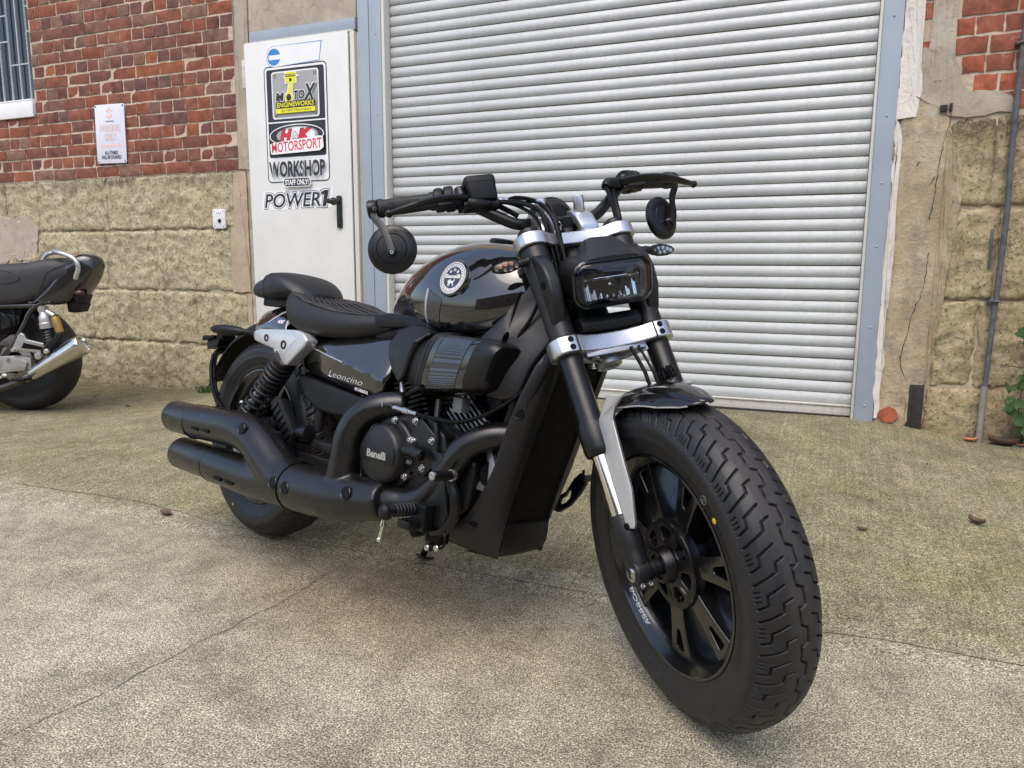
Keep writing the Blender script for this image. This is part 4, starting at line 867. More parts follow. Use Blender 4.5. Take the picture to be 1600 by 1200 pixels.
# ---------------------------------------------------------------- wheels
TPROF = [(0.0, 0.320), (0.012, 0.3195), (0.024, 0.3175), (0.036, 0.3132), (0.046, 0.3070), (0.054, 0.2985), (0.060, 0.2880), (0.0618, 0.2835)]
def tyre_mesh(width, radius, nth_per=44, pitches=31, nt=96):
    ky = width / 0.130; kr = radius / 0.320
    pr = np.array(TPROF); pr = np.vstack([pr[::-1] * [-1, 1], pr[1:]])
    seg = np.r_[0, np.cumsum(np.hypot(*np.diff(pr, axis=0).T))]; T = np.linspace(0, seg[-1], nt + 1)
    y = np.interp(T, seg, pr[:, 0]); r = np.interp(T, seg, pr[:, 1])
    # smooth profile
    for _ in range(6): y[1:-1] = (y[:-2] + 2 * y[1:-1] + y[2:]) / 4; r[1:-1] = (r[:-2] + 2 * r[1:-1] + r[2:]) / 4
    dy = np.gradient(y); dr = np.gradient(r); L = np.hypot(dy, dr); ny, nr = -dr / L, dy / L
    P = 360.0 / pitches; nth = nth_per * pitches
    th = np.arange(nth) * 360.0 / nth
    # groove polylines within one pitch (deg, y) for the y<0 half, mirrored and shifted for the other
    G = []
    zig = [(0.6, -0.006), (0, -0.006), (-5, -0.0045), (-6, 0.0065), (-10.6, 0.006), (-11.61, -0.006), (-16.6, -0.0045)]
    G.append((zig, 0.0019))
    g1 = [(-3.5, -0.0605), (0.0, -0.031), (2.5, -0.030), (3.5, -0.0165)]; g2 = [(-11.0, -0.0602), (-9.5, -0.050), (-6.5, -0.0495), (-4.0, -0.0255)]
    G += [(g1, 0.00155), (g2, 0.00155)]
    for k in range(3): G.append(([(-5.8 - 1.5 * k, -0.0612), (-5.3 - 1.5 * k, -0.0565)], 0.0010))
    G += [([(a - 5.9, -b) for a, b in g1], 0.00155), ([(a - 5.9, -b) for a, b in g2], 0.00155)]
    for k in range(3): G.append(([(-5.8 - 5.9 - 1.5 * k, 0.0612), (-5.3 - 5.9 - 1.5 * k, 0.0565)], 0.0010))
    thp = np.arange(nth_per) * P / nth_per                     # one pitch
    A, B = np.meshgrid(thp, y, indexing='ij'); dep = np.zeros_like(A)
    rad_m = np.interp(np.abs(B), pr[len(pr) // 2:, 0], pr[len(pr) // 2:, 1])
    yarc = np.interp(B, y, T - T[nt // 2])
    for pl, hw in G:
        best = np.full_like(A, 9.0)
        for sh in (-2, -1, 0, 1, 2):
            for (a0, b0), (a1, b1) in zip(pl[:-1], pl[1:]):
                p0x = np.radians(a0 + sh * P - A) * rad_m; p1x = np.radians(a1 + sh * P - A) * rad_m
                q0 = np.interp(b0, y, T - T[nt // 2]) - yarc; q1 = np.interp(b1, y, T - T[nt // 2]) - yarc
                vx, vy = p1x - p0x, q1 - q0; t = np.clip(-(p0x * vx + q0 * vy) / (vx * vx + vy * vy + 1e-12), 0, 1)
                best = np.minimum(best, np.hypot(p0x + vx * t, q0 + vy * t))
        s = np.clip((hw + 0.0006 - best) / 0.0010, 0, 1); dep = np.maximum(dep, s * s * (3 - 2 * s) * (0.0062 if hw > 0.0012 else 0.0040))
    dep *= np.clip((0.0625 - np.abs(B)) / 0.0012, 0, 1)
    dep = np.tile(dep, (pitches, 1)); tr = np.radians(th)[:, None]
    rad = (r[None] - dep * nr[None]) * kr; yy = (y[None] - dep * ny[None]) * ky
    V1 = np.stack([rad * np.cos(tr), yy + 0 * tr, rad * np.sin(tr)], -1).reshape(-1, 3)
    i = np.arange(nth)[:, None]; j = np.arange(nt)[None]; k = nt + 1; i2 = (i + 1) % nth
    F1 = np.stack([i * k + j, i * k + j + 1, i2 * k + j + 1, i2 * k + j], -1).reshape(-1, 4)
    # sidewalls with a step under the shoulder and raised rings
    sw = [(0.0618, 0.2835), (0.0640, 0.2805), (0.0655, 0.2770), (0.0658, 0.2700), (0.0655, 0.2620), (0.0645, 0.2540), (0.0648, 0.2525), (0.0635, 0.2505), (0.0605, 0.2400), (0.0560, 0.2290), (0.0530, 0.2225), (0.0535, 0.2200), (0.0510, 0.2165), (0.0465, 0.2130), (0.040, 0.2100)]
    Vs, Fs = [V1], [F1]; off = len(V1); m = 220; t2 = np.radians(np.arange(m) * 360 / m)[:, None]
    for sg in (-1, 1):
        q = np.array(sw); rr = q[:, 1][None] * kr; yv = sg * q[:, 0][None] * ky
        V = np.stack([rr * np.cos(t2), yv + 0 * t2, rr * np.sin(t2)], -1).reshape(-1, 3); kk = len(sw)
        i = np.arange(m)[:, None]; j = np.arange(kk - 1)[None]; i2 = (i + 1) % m
        F = np.stack([i * kk + j, i * kk + j + 1, i2 * kk + j + 1, i2 * kk + j], -1).reshape(-1, 4)
        if sg < 0: F = F[:, ::-1]
        Vs.append(V); Fs.append(F + off); off += len(V)
    wear = np.zeros(sum(len(q) for q in Vs)); wear[:len(V1)] = (np.clip((0.030 - np.abs(np.tile(y, (nth, 1)))) / 0.014, 0, 1) * (1 - np.clip(dep / 0.002, 0, 1))).ravel()
    return np.concatenate(Vs), np.concatenate(Fs), wear
def np_obj(name, V, F, mat, parent, M):
    V = np.c_[V, np.ones(len(V))] @ np.array(M).T; me = bpy.data.meshes.new(name)
    me.vertices.add(len(V)); me.vertices.foreach_set('co', V[:, :3].astype(np.float32).ravel())
    me.loops.add(F.size); me.loops.foreach_set('vertex_index', F.astype(np.int32).ravel())
    me.polygons.add(len(F)); me.polygons.foreach_set('loop_start', np.arange(0, F.size, 4, dtype=np.int32)); me.update(calc_edges=True); me.validate()
    me.polygons.foreach_set('use_smooth', [True] * len(F)); me.materials.append(mat)
    o = bpy.data.objects.new(name, me); link(o, parent); return o
def ring_prism(mb, outer, inner, y0, y1, f):
    n = len(outer); vs = [f(a, b, y0) for a, b in outer] + [f(a, b, y0) for a, b in inner] + [f(a, b, y1) for a, b in outer] + [f(a, b, y1) for a, b in inner]; fs = []
    for i in range(n):
        k = (i + 1) % n
        fs += [(i, k, n + k, n + i), (2 * n + i, 3 * n + i, 3 * n + k, 2 * n + k), (i, 2 * n + i, 2 * n + k, k), (n + i, n + k, 3 * n + k, 3 * n + i)]
    mb.add(vs, fs)
def build_wheel(name, M, width, radius, hub_r, phase, nth, nt, label):
    ky = width / 0.130; X = lambda q: M @ Vector(q)
    rimp = [(-0.0500, 0.2165), (-0.0535, 0.2165), (-0.0540, 0.2110), (-0.0500, 0.2080), (-0.0440, 0.1985), (-0.0330, 0.1925), (-0.020, 0.186), (0.020, 0.186), (0.0330, 0.1925), (0.0440, 0.1985), (0.0500, 0.2080), (0.0540, 0.2110), (0.0535, 0.2165), (0.05, 0.2165), (0.035, 0.205), (-0.035, 0.205)]
    mb = MB(); mb.lathe([(a * ky, r) for a, r in rimp], (0, 0, 0), (0, 1, 0), 120, closed=True)
    wheel = obj(name, mb, G_WHEEL, bike, xf=X, smooth=30); wheel['label'] = label
    V, F, wr = tyre_mesh(width, radius, nth, 31, nt); ty = np_obj('tyre', V, F, RUBBER, wheel, M); at = ty.data.attributes.new('wear', 'FLOAT', 'POINT'); at.data.foreach_set('value', wr.astype(np.float32))
    for k in range(7):
        a = R(phase + 360 / 7 * k); ca, sa = math.cos(a), math.sin(a)
        f = lambda u, v, y: (u * ca - v * sa, y, u * sa + v * ca)
        mb = MB()
        out = [(0.062, -0.021), (0.110, -0.022), (0.150, -0.026), (0.192, -0.034), (0.1955, 0.0), (0.192, 0.034), (0.150, 0.026), (0.110, 0.022), (0.062, 0.021), (0.060, 0.0)]
        inn = [(0.140, -0.005), (0.144, -0.0065), (0.158, -0.009), (0.180, -0.013), (0.1825, 0.0), (0.180, 0.013), (0.158, 0.009), (0.144, 0.0065), (0.140, 0.005), (0.138, 0.0)]
        ring_prism(mb, out, inn, -0.034 * ky, 0.026 * ky, f)
        mb.add([f(a_, b_, -0.010 * ky) for a_, b_ in inn], [tuple(range(len(inn)))])
        obj('spoke', mb, G_WHEEL, wheel, bevel=0.004, segs=3, xf=X)
    return wheel, X
ROTW = Matrix(((1, 0, 0, 0), (0, 1, 0, 0), (0, 0, 1, 0), (0, 0, 0, 1)))
fw_, FX = build_wheel('front_wheel', FKM, 0.130, 0.320, 0.085, -15, 66, 132, 'wide black front tyre on a seven spoke black wheel')
rw_, RX = build_wheel('rear_wheel', Matrix.Translation((0, 0, RR_)), 0.150, 0.323, 0.085, 20, 26, 64, 'rear wheel half hidden behind the exhaust')
# front hub cover with windows, bearing nose, axle
mb = MB()
for k in range(7):
    a0 = R(-15 + 360 / 7 * (k + 0.5)); fo_ = lambda u, v, y: (u * math.cos(v), y - 0.10 * max(0, 0.085 - u) * 1.0, u * math.sin(v)); w_ = math.pi / 7
    out = [(0.036, a0 - w_), (0.060, a0 - w_), (0.086, a0 - w_), (0.088, a0 - w_ * .5), (0.088, a0), (0.088, a0 + w_ * .5), (0.086, a0 + w_), (0.060, a0 + w_), (0.036, a0 + w_), (0.036, a0)]
    inn = [(0.046, a0 - w_ * .42), (0.058, a0 - w_ * .52), (0.070, a0 - w_ * .58), (0.0735, a0 - w_ * .3), (0.074, a0), (0.0735, a0 + w_ * .3), (0.070, a0 + w_ * .58), (0.058, a0 + w_ * .52), (0.046, a0 + w_ * .42), (0.0445, a0)]
    ring_prism(mb, out, inn, -0.041, -0.020, fo_)
fpart('hub_cover', mb, S_BLACK, fw_, bevel=0.003, segs=3)
mb = MB(); mb.lathe([(0.05, 0.05), (-0.018, 0.062), (-0.030, 0.042), (-0.046, 0.036), (-0.062, 0.0335), (-0.066, 0.031), (-0.066, 0.024), (-0.060, 0.023), (-0.060, 0.016)], (0, 0, 0), (0, 1, 0), 40); mb.lathe([(0.02, 0.07), (0.05, 0.06)], (0, 0, 0), (0, 1, 0), 30); fpart('hub', mb, S_BLACK, fw_, bevel=0.0015)
mb = MB(); mb.lathe([(-0.055, 0.0165), (-0.075, 0.0165), (-0.078, 0.019), (-0.090, 0.019)], (0, 0, 0), (0, 1, 0), 28); fpart('axle_spacer', mb, S_GREY, fw_)
mb = MB(); ring_prism(mb, [(0.150 * math.cos(2 * math.pi * i / 60), 0.150 * math.sin(2 * math.pi * i / 60)) for i in range(60)], [((0.098 + 0.006 * (i % 6 < 3)) * math.cos(2 * math.pi * i / 60), (0.098 + 0.006 * (i % 6 < 3)) * math.sin(2 * math.pi * i / 60)) for i in range(60)], 0.068, 0.0725, lambda a, b, c: (a, c, b)); fpart('brake_disc', mb, DISC, fw_, smooth=20)
mb = MB(); mb.lathe([(0.062, 0.102), (0.068, 0.102), (0.068, 0.03), (0.062, 0.03)], (0, 0, 0), (0, 1, 0), 40, closed=True); fpart('disc_carrier', mb, S_BLACK, fw_)
# lettering and marks on the rim and tyre
def arc_text(body, r0, a_mid, da, h, y, flip=1):
    vs, fs, asp = text2d(body, 0.02); mb = MB(); wdt = h * asp * 1.55
    mb.add([((r0 + (v - .5) * h) * math.cos(a_mid + flip * (u - .5) * wdt / r0), y - 0.55 * (r0 + (v - .5) * h - 0.2) , (r0 + (v - .5) * h) * math.sin(a_mid + flip * (u - .5) * wdt / r0)) for u, v in vs], fs); return mb
vs, fs, asp = text2d('BOBBER', 0.015); mb = MB(); hh, wdt, aa = 0.0066, 0.088, R(-161)
mb.add([((0.1975 + (v - .5) * hh * 0.8) * math.cos(aa + (u - .5) * wdt / 0.1975), -0.0425 - (v - .5) * hh * 0.9, (0.1975 + (v - .5) * hh * 0.8) * math.sin(aa + (u - .5) * wdt / 0.1975)) for u, v in vs], fs)
fpart('rim_lettering', mb, W_PRINT, fw_, smooth=0, weld=False)
mb = MB(); a = R(9); mb.ell((0.2475 * math.cos(a), -0.0650, 0.2475 * math.sin(a)), (0.0055, 0.0008, 0.0055), 14, 6); fpart('yellow_dot', mb, YDOT, fw_)
mb = MB(); a = R(18); mb.torus((0.2475 * math.cos(a), -0.0650, 0.2475 * math.sin(a)), (0, 1, 0), 0.0075, 0.0008, 22, 6); vs, fs, _ = text2d('89', 0.0)
mb.add([(0.2475 * math.cos(a) + (u - .5) * .009, -0.0656, 0.2475 * math.sin(a) + (v - .5) * .008) for u, v in vs], fs); fpart('stamp', mb, simple('grey_stamp', (0.12, 0.12, 0.12), .6), fw_, weld=False)
RAISED = simple('raised_rubber', (0.021, 0.021, 0.0225), 0.5)
def side_text(body, r0, am, h, wd_, par, X, ky=1.0):
    vs, fs, _ = text2d(body, 0.0); mb = MB(); yp = lambda r: np.interp(r, [0.2225, 0.229, 0.24, 0.2505, 0.262, 0.272], [0.053, 0.056, 0.0605, 0.0636, 0.0655, 0.0657])
    P = []
    for u, v in vs:
        r = r0 + (v - .5) * h; t_ = am + (u - .5) * wd_ / r0; P.append((r * math.cos(t_), -(yp(r) + 0.0007) * ky, r * math.sin(t_)))
    mb.add(P, fs); obj('sidewall_lettering', mb, RAISED, par, xf=X, smooth=0, weld=False)
side_text('CST', 0.245, R(-128), 0.026, 0.085, fw_, FX); side_text('130/90-16', 0.238, R(-45), 0.011, 0.085, fw_, FX); side_text('M/C 67H', 0.238, R(-20), 0.009, 0.06, fw_, FX)
mb = MB(); a = R(-112); mb.ell((0.262 * math.cos(a), -0.0755, 0.262 * math.sin(a)), (0.005, 0.001, 0.005), 12, 6); obj('yellow_dot', mb, YDOT, rw_, xf=RX)
mb = MB(); mb.lathe([(-0.075, 0.05), (-0.03, 0.075), (0.05, 0.075), (0.07, 0.05)], (0, 0, 0), (0, 1, 0), 36); obj('hub', mb, S_BLACK, rw_, xf=RX)
mb = MB(); ring_prism(mb, [(0.120 * math.cos(2 * math.pi * i / 48), 0.120 * math.sin(2 * math.pi * i / 48)) for i in range(48)], [(0.085 * math.cos(2 * math.pi * i / 48), 0.085 * math.sin(2 * math.pi * i / 48)) for i in range(48)], -0.088, -0.083, lambda a, b, c: (a, c, b)); obj('brake_disc', mb, DISC, rw_, xf=RX)
mb = MB(); mb.lathe([(0.090, 0.10), (0.098, 0.10), (0.098, 0.04), (0.09, 0.04)], (0, 0, 0), (0, 1, 0), 40, closed=True); obj('sprocket', mb, DISC, rw_, xf=RX)

# ---------------------------------------------------------------- fork
FYH = 0.1045
for sg in (-1, 1):
    y = sg * FYH
    mb = MB(); mb.tube([(0, y, 0.235), (0, y, 0.243), (0, y, 0.248), (0, y, 0.288), (0, y, 0.294), (0, y, 0.300), (0, y, 0.306), (0, y, 0.730)], [0.0285, 0.0310, 0.0315, 0.0315, 0.0300, 0.0300, 0.0255, 0.0255], 40)
    ft = fpart('fork_tube', mb, S_BLACK); ft['label'] = 'black outer fork tube'
    mb = MB(); mb.tube([(0, y, 0.10), (0, y, 0.245)], 0.0198, 32); fpart('chrome_slider', mb, CHROME, ft)
    mb = MB(); mb.torus((0, y, 0.2365), (0, 0, 1), 0.0235, 0.0035, 32, 8); fpart('seal', mb, S_DEEP, ft)
    mb = MB(); mb.tube([(0.0, y, 0.112), (0.0, y, 0.108), (0, y, 0.104), (0, y, 0.050), (0.0, y, 0.042), (0.0, y * 1.0, 0.030), (0, y, 0.0)], [0.022, 0.0255, 0.0262, 0.0262, 0.0240, 0.0235, 0.0235], 32)
    mb.tube([(0, sg * 0.090, 0), (0, sg * 0.092, 0), (0, sg * 0.119, 0), (0, sg * 0.1215, 0)], [0.0235, 0.0255, 0.0255, 0.0235], 32); mb.box((0.004, sg * 0.1055, -0.024), (0.016, 0.028, 0.02)); mb.box((0.0, sg * 0.1, 0.055), (0.02, 0.03, 0.02))
    lw = fpart('fork_lower', mb, S_GREY, ft, bevel=0.0015, smooth=45)
    mb = MB(); mb.lathe([(0, 0.0155), (0.004, 0.0155), (0.006, 0.013), (0.006, 0.008), (0.002, 0.0075), (0.002, 0)], (0, sg * 0.1205, 0), (0, sg, 0), 24); fpart('axle_bolt', mb, STEELB, ft)
    mb = MB()
    for yy in (0.097, 0.114): disc_bolt(mb, (0.013, sg * yy, -0.026), (1, 0, 0), 0.0052, 0.004)
    fpart('pinch_bolts', mb, STEELB, ft)
    mb = MB(); mb.lathe([(0.0, 0.024), (0.012, 0.024), (0.016, 0.021), (0.017, 0.012), (0.022, 0.011), (0.022, 0)], (0, y, 0.735), (0, 0, 1), 28); fpart('fork_cap', mb, S_BLACK, ft, bevel=0.001)
# triple clamps
def clamp_outline(hw, rc, nb, nf, waist):
    P = []
    for i in range(13): a = R(-80 + 200 * i / 12 - 20); P.append((rc * math.cos(a), hw + rc * math.sin(a)))
    return P
def clamp(s0, s1, name, label, front=0.030, back=-0.062):
    mb = MB(); half = [(front * 0.55, 0.0), (front * 0.60, 0.035), (front * 0.80, 0.062), (0.030, 0.080), (0.0365, 0.0945), (0.0365, 0.115), (0.031, 0.130), (0.018, 0.1395), (0.0, 0.1425), (-0.018, 0.1395), (-0.031, 0.130), (-0.0365, 0.115), (-0.040, 0.095), (-0.052, 0.06), (back, 0.03), (back - .003, 0.0)]
    poly = half + [(a, -b) for a, b in half[-2:0:-1]]
    mb.prism(poly, s0, s1, lambda a, b, c: (a, b, c)); o = fpart(name, mb, ALU, bevel=0.004, segs=3, smooth=40); o['label'] = label; return o
lc = clamp(0.447, 0.484, 'lower_clamp', 'silver lower fork clamp')
mb = MB(); mb.lathe([(0.0, 0.030), (-0.022, 0.029), (-0.024, 0.026), (-0.024, 0.019), (-0.012, 0.018), (-0.012, 0.0)], (-EOF_, 0, 0.449), (0, 0, 1), 36)
for yy in (-0.062, -0.035, 0.035, 0.062): mb.bar((-0.035, yy * 0.3, 0.440), (0.005, yy * 1.25, 0.441), 0.006, 0.016)
mb.bar((0.012, -0.07, 0.443), (0.012, 0.07, 0.443), 0.006, 0.012)
for yy in (-0.045, 0.045): mb.lathe([(0, 0.010), (-0.012, 0.009), (-0.013, 0.005), (-0.013, 0)], (-0.002, yy, 0.447), (0, 0, 1), 16)
fpart('stem_boss', mb, CAST, lc, bevel=0.001)
mb = MB()
for sg in (-1, 1):
    for ds in (0.457, 0.474): mb.lathe([(0.0, 0.0065), (0.0008, 0.0065), (0.0008, 0.0)], (0.0368, sg * 0.105, ds), (1, 0, 0), 14)
    mb.box((0.034, sg * 0.0905, 0.4655), (0.008, 0.0015, 0.0372))
fpart('pinch_bolt_holes', mb, S_DEEP, lc)
tcl = clamp(0.703, 0.733, 'top_clamp', 'silver top fork clamp', 0.022)
mb = MB(); mb.lathe([(0.0, 0.024), (0.008, 0.024), (0.010, 0.021), (0.012, 0.020), (0.018, 0.019), (0.018, 0.0)], (-EOF_, 0, 0.733), (0, 0, 1), 32); fpart('stem_nut', mb, ALU, tcl, bevel=0.001)
# risers and handlebar
for sg in (-1, 1):
    y = sg * 0.047
    mb = MB(); mb.prism([(-0.062, 0.733), (-0.004, 0.733), (0.004, 0.752), (-0.004, 0.782), (-0.022, 0.806), (-0.048, 0.822), (-0.078, 0.814), (-0.084, 0.790), (-0.072, 0.765)], y - 0.0225, y + 0.0225, lambda a, b, c: (a, c, b))
    ro = fpart('riser', mb, ALU, bevel=0.006, segs=3)
    mb = MB(); mb.cyl((-0.022, y, 0.798), (-0.004, y, 0.832), 0.0125, n=22); fpart('riser_post', mb, ALU, ro, bevel=0.002)
    mb = MB(); mb.prism([(-0.046, 0.780), (-0.020, 0.772), (-0.012, 0.754), (-0.044, 0.752)], y - 0.0231, y + 0.0231, lambda a, b, c: (a, c, b)); fpart('riser_recess', mb, S_DEEP, ro)
    mb = MB(); mb.lathe([(0, 0.026), (0.008, 0.026), (0.012, 0.022), (0.013, 0.0)], (-0.012, y, 0.728), (0.15, 0, 1), 26); fpart('riser_foot', mb, ALU, ro)
bar_half = [(-0.052, 0.0, 0.800), (-0.052, 0.07, 0.800), (-0.052, 0.100, 0.804), (-0.054, 0.128, 0.822), (-0.058, 0.165, 0.852), (-0.064, 0.200, 0.882), (-0.074, 0.230, 0.899), (-0.084, 0.262, 0.905), (-0.124, 0.392, 0.925)]
hb = [(a, -b, c) for a, b, c in bar_half[:0:-1]] + bar_half
mb = MB(); mb.tube(cr(hb, 7), 0.0132, 20); hbar = fpart('handlebar', mb, S_BLACK)
def barpt(t):   # point on the straight outer part; t = |y|
    k = (t - 0.262) / (0.392 - 0.262); return Vector((-0.084 - 0.040 * k, t, 0.905 + 0.020 * k))
def sgn_y(v, sg): return Vector((v[0], v[1] * sg, v[2]))
for sg in (-1, 1):
    P = [sgn_y(barpt(t), sg) for t in (0.262, 0.268, 0.274, 0.300, 0.335, 0.368, 0.374, 0.380)]
    mb = MB(); mb.tube(P, [0.0210, 0.0210, 0.0182, 0.0188, 0.0192, 0.0186, 0.0218, 0.0218], 26); gr = fpart('grip', mb, GRIPR)
    d = (sgn_y(barpt(.38), sg) - sgn_y(barpt(.27), sg)).normalized(); f_ = Vector((0.9, 0, -0.43)); f_ = (f_ - d * f_.dot(d)).normalized(); u_ = d.cross(f_) * (1 if sg > 0 else -1)
    c_ = sgn_y(barpt(.326), sg)
    for k, (hl, hh) in enumerate(((0.040, 0.0085), (0.033, 0.0055), (0.026, 0.0028))):
        pts = []
        for (x, z) in rrect(-hl, -hh, hl, hh, hh * 0.95, 5):
            ang = z / 0.0190; pts.append(c_ + d * x + (f_ * math.cos(ang) + u_ * math.sin(ang)) * 0.0192)
        mb = MB(); mb.tube(pts + [pts[0]], 0.0007, 5); fpart('grip_rib', mb, GRIPR, gr)
    # bar-end clamp, mirror
    e0, e1 = sgn_y(barpt(.381), sg), sgn_y(barpt(.405), sg)
    mb = MB(); mb.tube([e0, e0 + (e1 - e0) * .08, e0 + (e1 - e0) * .16, e0 + (e1 - e0) * .3, e0 + (e1 - e0) * .9, e1], [0.019, 0.0215, 0.0185, 0.0210, 0.0210, 0.018], 26); mir = fpart('mirror', mb, S_BLACK, bevel=0.0); mir['label'] = 'round bar-end mirror'
    if sg < 0: mc, nrm = Vector((-0.120, -0.376, 0.816)), Vector((0.90, -0.35, -0.28)).normalized()
    else: mc, nrm = Vector((-0.128, 0.330, 0.820)), Vector((0.90, 0.35, -0.28)).normalized()
    b0 = e0 * 0.45 + e1 * 0.55
    bk = Vector((0.0, 0, 0))
    def off(v, a): return v + nrm * a
    mid = (b0 + Vector((0.012, sg * 0.004, -0.030)))
    apth = cr([b0 + Vector((0.008, 0, -0.014)), mid, off(mc, 0.018) + Vector((0, (0.012 if sg > 0 else -0.004), 0.045)), off(mc, 0.015) + Vector((0, 0, -0.012))], 5)
    if sg > 0: apth = cr([b0 + Vector((0.01, -0.03, -0.016)), b0 + Vector((0.012, -0.002, -0.022)), off(mc, 0.020) + Vector((0.0, 0.030, 0.050)), off(mc, 0.017) + Vector((0, 0.018, 0.0)), off(mc, 0.015) + Vector((0, 0.004, -0.022))], 5)
    mb = MB(); rings = []
    for i, q in enumerate(apth):
        q = Vector(q); t_ = (Vector(apth[min(i + 1, len(apth) - 1)]) - Vector(apth[max(i - 1, 0)])).normalized(); s_ = nrm.cross(t_).normalized(); n2 = t_.cross(s_)
        rings.append([q + s_ * a * 0.0085 + n2 * b * 0.0035 for a, b in ((1, 1), (-1, 1), (-1, -1), (1, -1))])
    mb.loft(rings); fpart('mirror_arm', mb, S_BLACK, mir, bevel=0.0015)
    mb = MB(); mb.lathe([(-0.010, 0.0505), (-0.009, 0.0545), (-0.004, 0.0555), (0.001, 0.0545), (0.005, 0.049), (0.0075, 0.040), (0.0080, 0.0345), (0.0068, 0.0335), (0.0078, 0.0325), (0.0095, 0.020), (0.010, 0.0)], mc, nrm, 48); fpart('mirror_shell', mb, S_BLACK, mir, smooth=30)
    mb = MB(); mb.lathe([(-0.0102, 0.0), (-0.0102, 0.050)], mc, nrm, 40); fpart('mirror_glass', mb, MIRG, mir)
    for bc, bn, bh in ((off(mc, 0.010) + Vector((0, 0, -0.012)), nrm, 0.012), (b0 + Vector((0.0145, 0, -0.008)), Vector((0.85, 0, -0.5)), 0.005)): mb = MB(); disc_bolt(mb, bc, bn, 0.005, bh); fpart('mirror_bolt', mb, STEELB, mir)
    # switch gear
    q0, q1 = sgn_y(barpt(.206 + .012), sg), sgn_y(barpt(.262), sg); ax_ = (q1 - q0)
    mb = MB(); mb.tube([q0 + ax_ * t for t in (0, .03, .1, .42, .47, .5, .54, .6, .92, 1.0)], [0.0225, 0.0275, 0.0290, 0.0290, 0.0265, 0.0225, 0.0255, 0.0270, 0.0270, 0.0225], 26); sgear = fpart('switch_gear', mb, S_PLAST, bevel=0.0)
    mb = MB(); mb.box(q0 + ax_ * 0.25 + Vector((-0.006, 0, 0.022)), (0.022, 0.014, 0.010)); mb.box(q0 + ax_ * 0.75 + Vector((0.004, 0, 0.021)), (0.02, 0.012, 0.008)); mb.box(q0 + ax_ * 0.5 + Vector((0.012, 0, -0.02)), (0.03, 0.05, 0.018)); fpart('switch_buttons', mb, S_BLACK, sgear, bevel=0.002)
    # levers
    if sg < 0: lv = [(-0.045, -0.190, 0.872), (-0.030, -0.215, 0.869), (-0.022, -0.250, 0.8685), (-0.026, -0.300, 0.867), (-0.040, -0.345, 0.866), (-0.058, -0.378, 0.868)]
    else: lv = [(-0.036, 0.190, 0.876), (-0.020, 0.23, 0.872), (-0.018, 0.29, 0.868), (-0.030, 0.335, 0.866), (-0.044, 0.372, 0.864), (-0.060, 0.405, 0.866)]
    P = cr(lv, 6); mb = MB(); rings = []
    for i, q in enumerate(P):
        q = Vector(q); t_ = (Vector(P[min(i + 1, len(P) - 1)]) - Vector(P[max(i - 1, 0)])).normalized(); n2 = Vector((0, 0, 1)); s_ = n2.cross(t_).normalized(); f = i / (len(P) - 1)
        wd_ = float(np.interp(f, [0, .25, .6, .9, 1], [0.015, 0.0135, 0.0100, 0.0068, 0.0055])); hg = float(np.interp(f, [0, .3, 1], [0.010, 0.0085, 0.0058]))
        rings.append([q + s_ * wd_ * math.cos(a) + n2 * hg * math.sin(a) for a in [2 * math.pi * j / 12 for j in range(12)]])
    mb.loft(rings); mb.ell(P[-1], (0.0095, 0.0095, 0.0088), 16, 10); lvo = fpart('brake_lever' if sg < 0 else 'clutch_lever', mb, S_BLACK)
    mb = MB(); c0 = Vector(lv[0]); mb.box(c0 + Vector((-0.012, sg * -0.004, 0.004)), (0.030, 0.040, 0.022)); mb.tube([c0 + Vector((-0.006, sg * 0.010, 0.012)), c0 + Vector((-0.006, sg * 0.010, -0.016))], 0.009, 14); mb.tube([c0 + Vector((-0.004, sg * 0.012, 0.010)), c0 + Vector((-0.004, sg * 0.012, 0.020))], [0.0125, 0.0115], 16); fpart('lever_perch', mb, S_BLACK, lvo, bevel=0.003)
    if sg > 0:
        mb = MB(); mb.tube(cr([(-0.036, 0.175, 0.876), (-0.030, 0.150, 0.872), (-0.026, 0.138, 0.86)], 4), [0.012, 0.0135, 0.010], 14); fpart('cable_adjuster', mb, S_PLAST, lvo)
# brake master cylinder and reservoir
mb = MB(); mb.tube(cr([(-0.046, -0.214, 0.860), (-0.044, -0.180, 0.858), (-0.042, -0.132, 0.856)], 4), [0.0165, 0.0165, 0.014], 18); mb.box((-0.060, -0.206, 0.878), (0.034, 0.022, 0.034)); mb.cyl((-0.036, -0.214, 0.862), (-0.036, -0.214, 0.900), 0.012, n=16); mcy = fpart('master_cylinder', mb, S_BLACK, bevel=0.002)
mb = MB(); bx_ = rrect(-0.026, -0.034, 0.026, 0.034, 0.010); rings = []
for dz, k in ((-0.004, 0.88), (0.0, 0.96), (0.036, 1.04), (0.0365, 1.07), (0.049, 1.07), (0.0515, 1.03)): rings.append([(-0.040 + a * k + 0.10 * dz, -0.168 + b * k, 0.861 + dz) for a, b in bx_])
mb.loft(rings); fpart('reservoir', mb, S_PLAST, mcy, smooth=40)
mb = MB(); disc_bolt(mb, (-0.040, -0.128, 0.862), (0.1, 1, -0.1), 0.0075, 0.012); mb.cyl((-0.040, -0.122, 0.861), (-0.039, -0.108, 0.859), 0.0055, n=10); fpart('banjo_bolt', mb, STEELB, mcy)
mb = MB(); mb.tube(cr([(-0.028, -0.205, 0.858), (-0.026, -0.19, 0.851), (-0.03, -0.172, 0.850), (-0.032, -0.152, 0.853)], 4), [0.010, 0.012, 0.012, 0.008], 12); fpart('brake_switch', mb, S_PLAST, mcy)
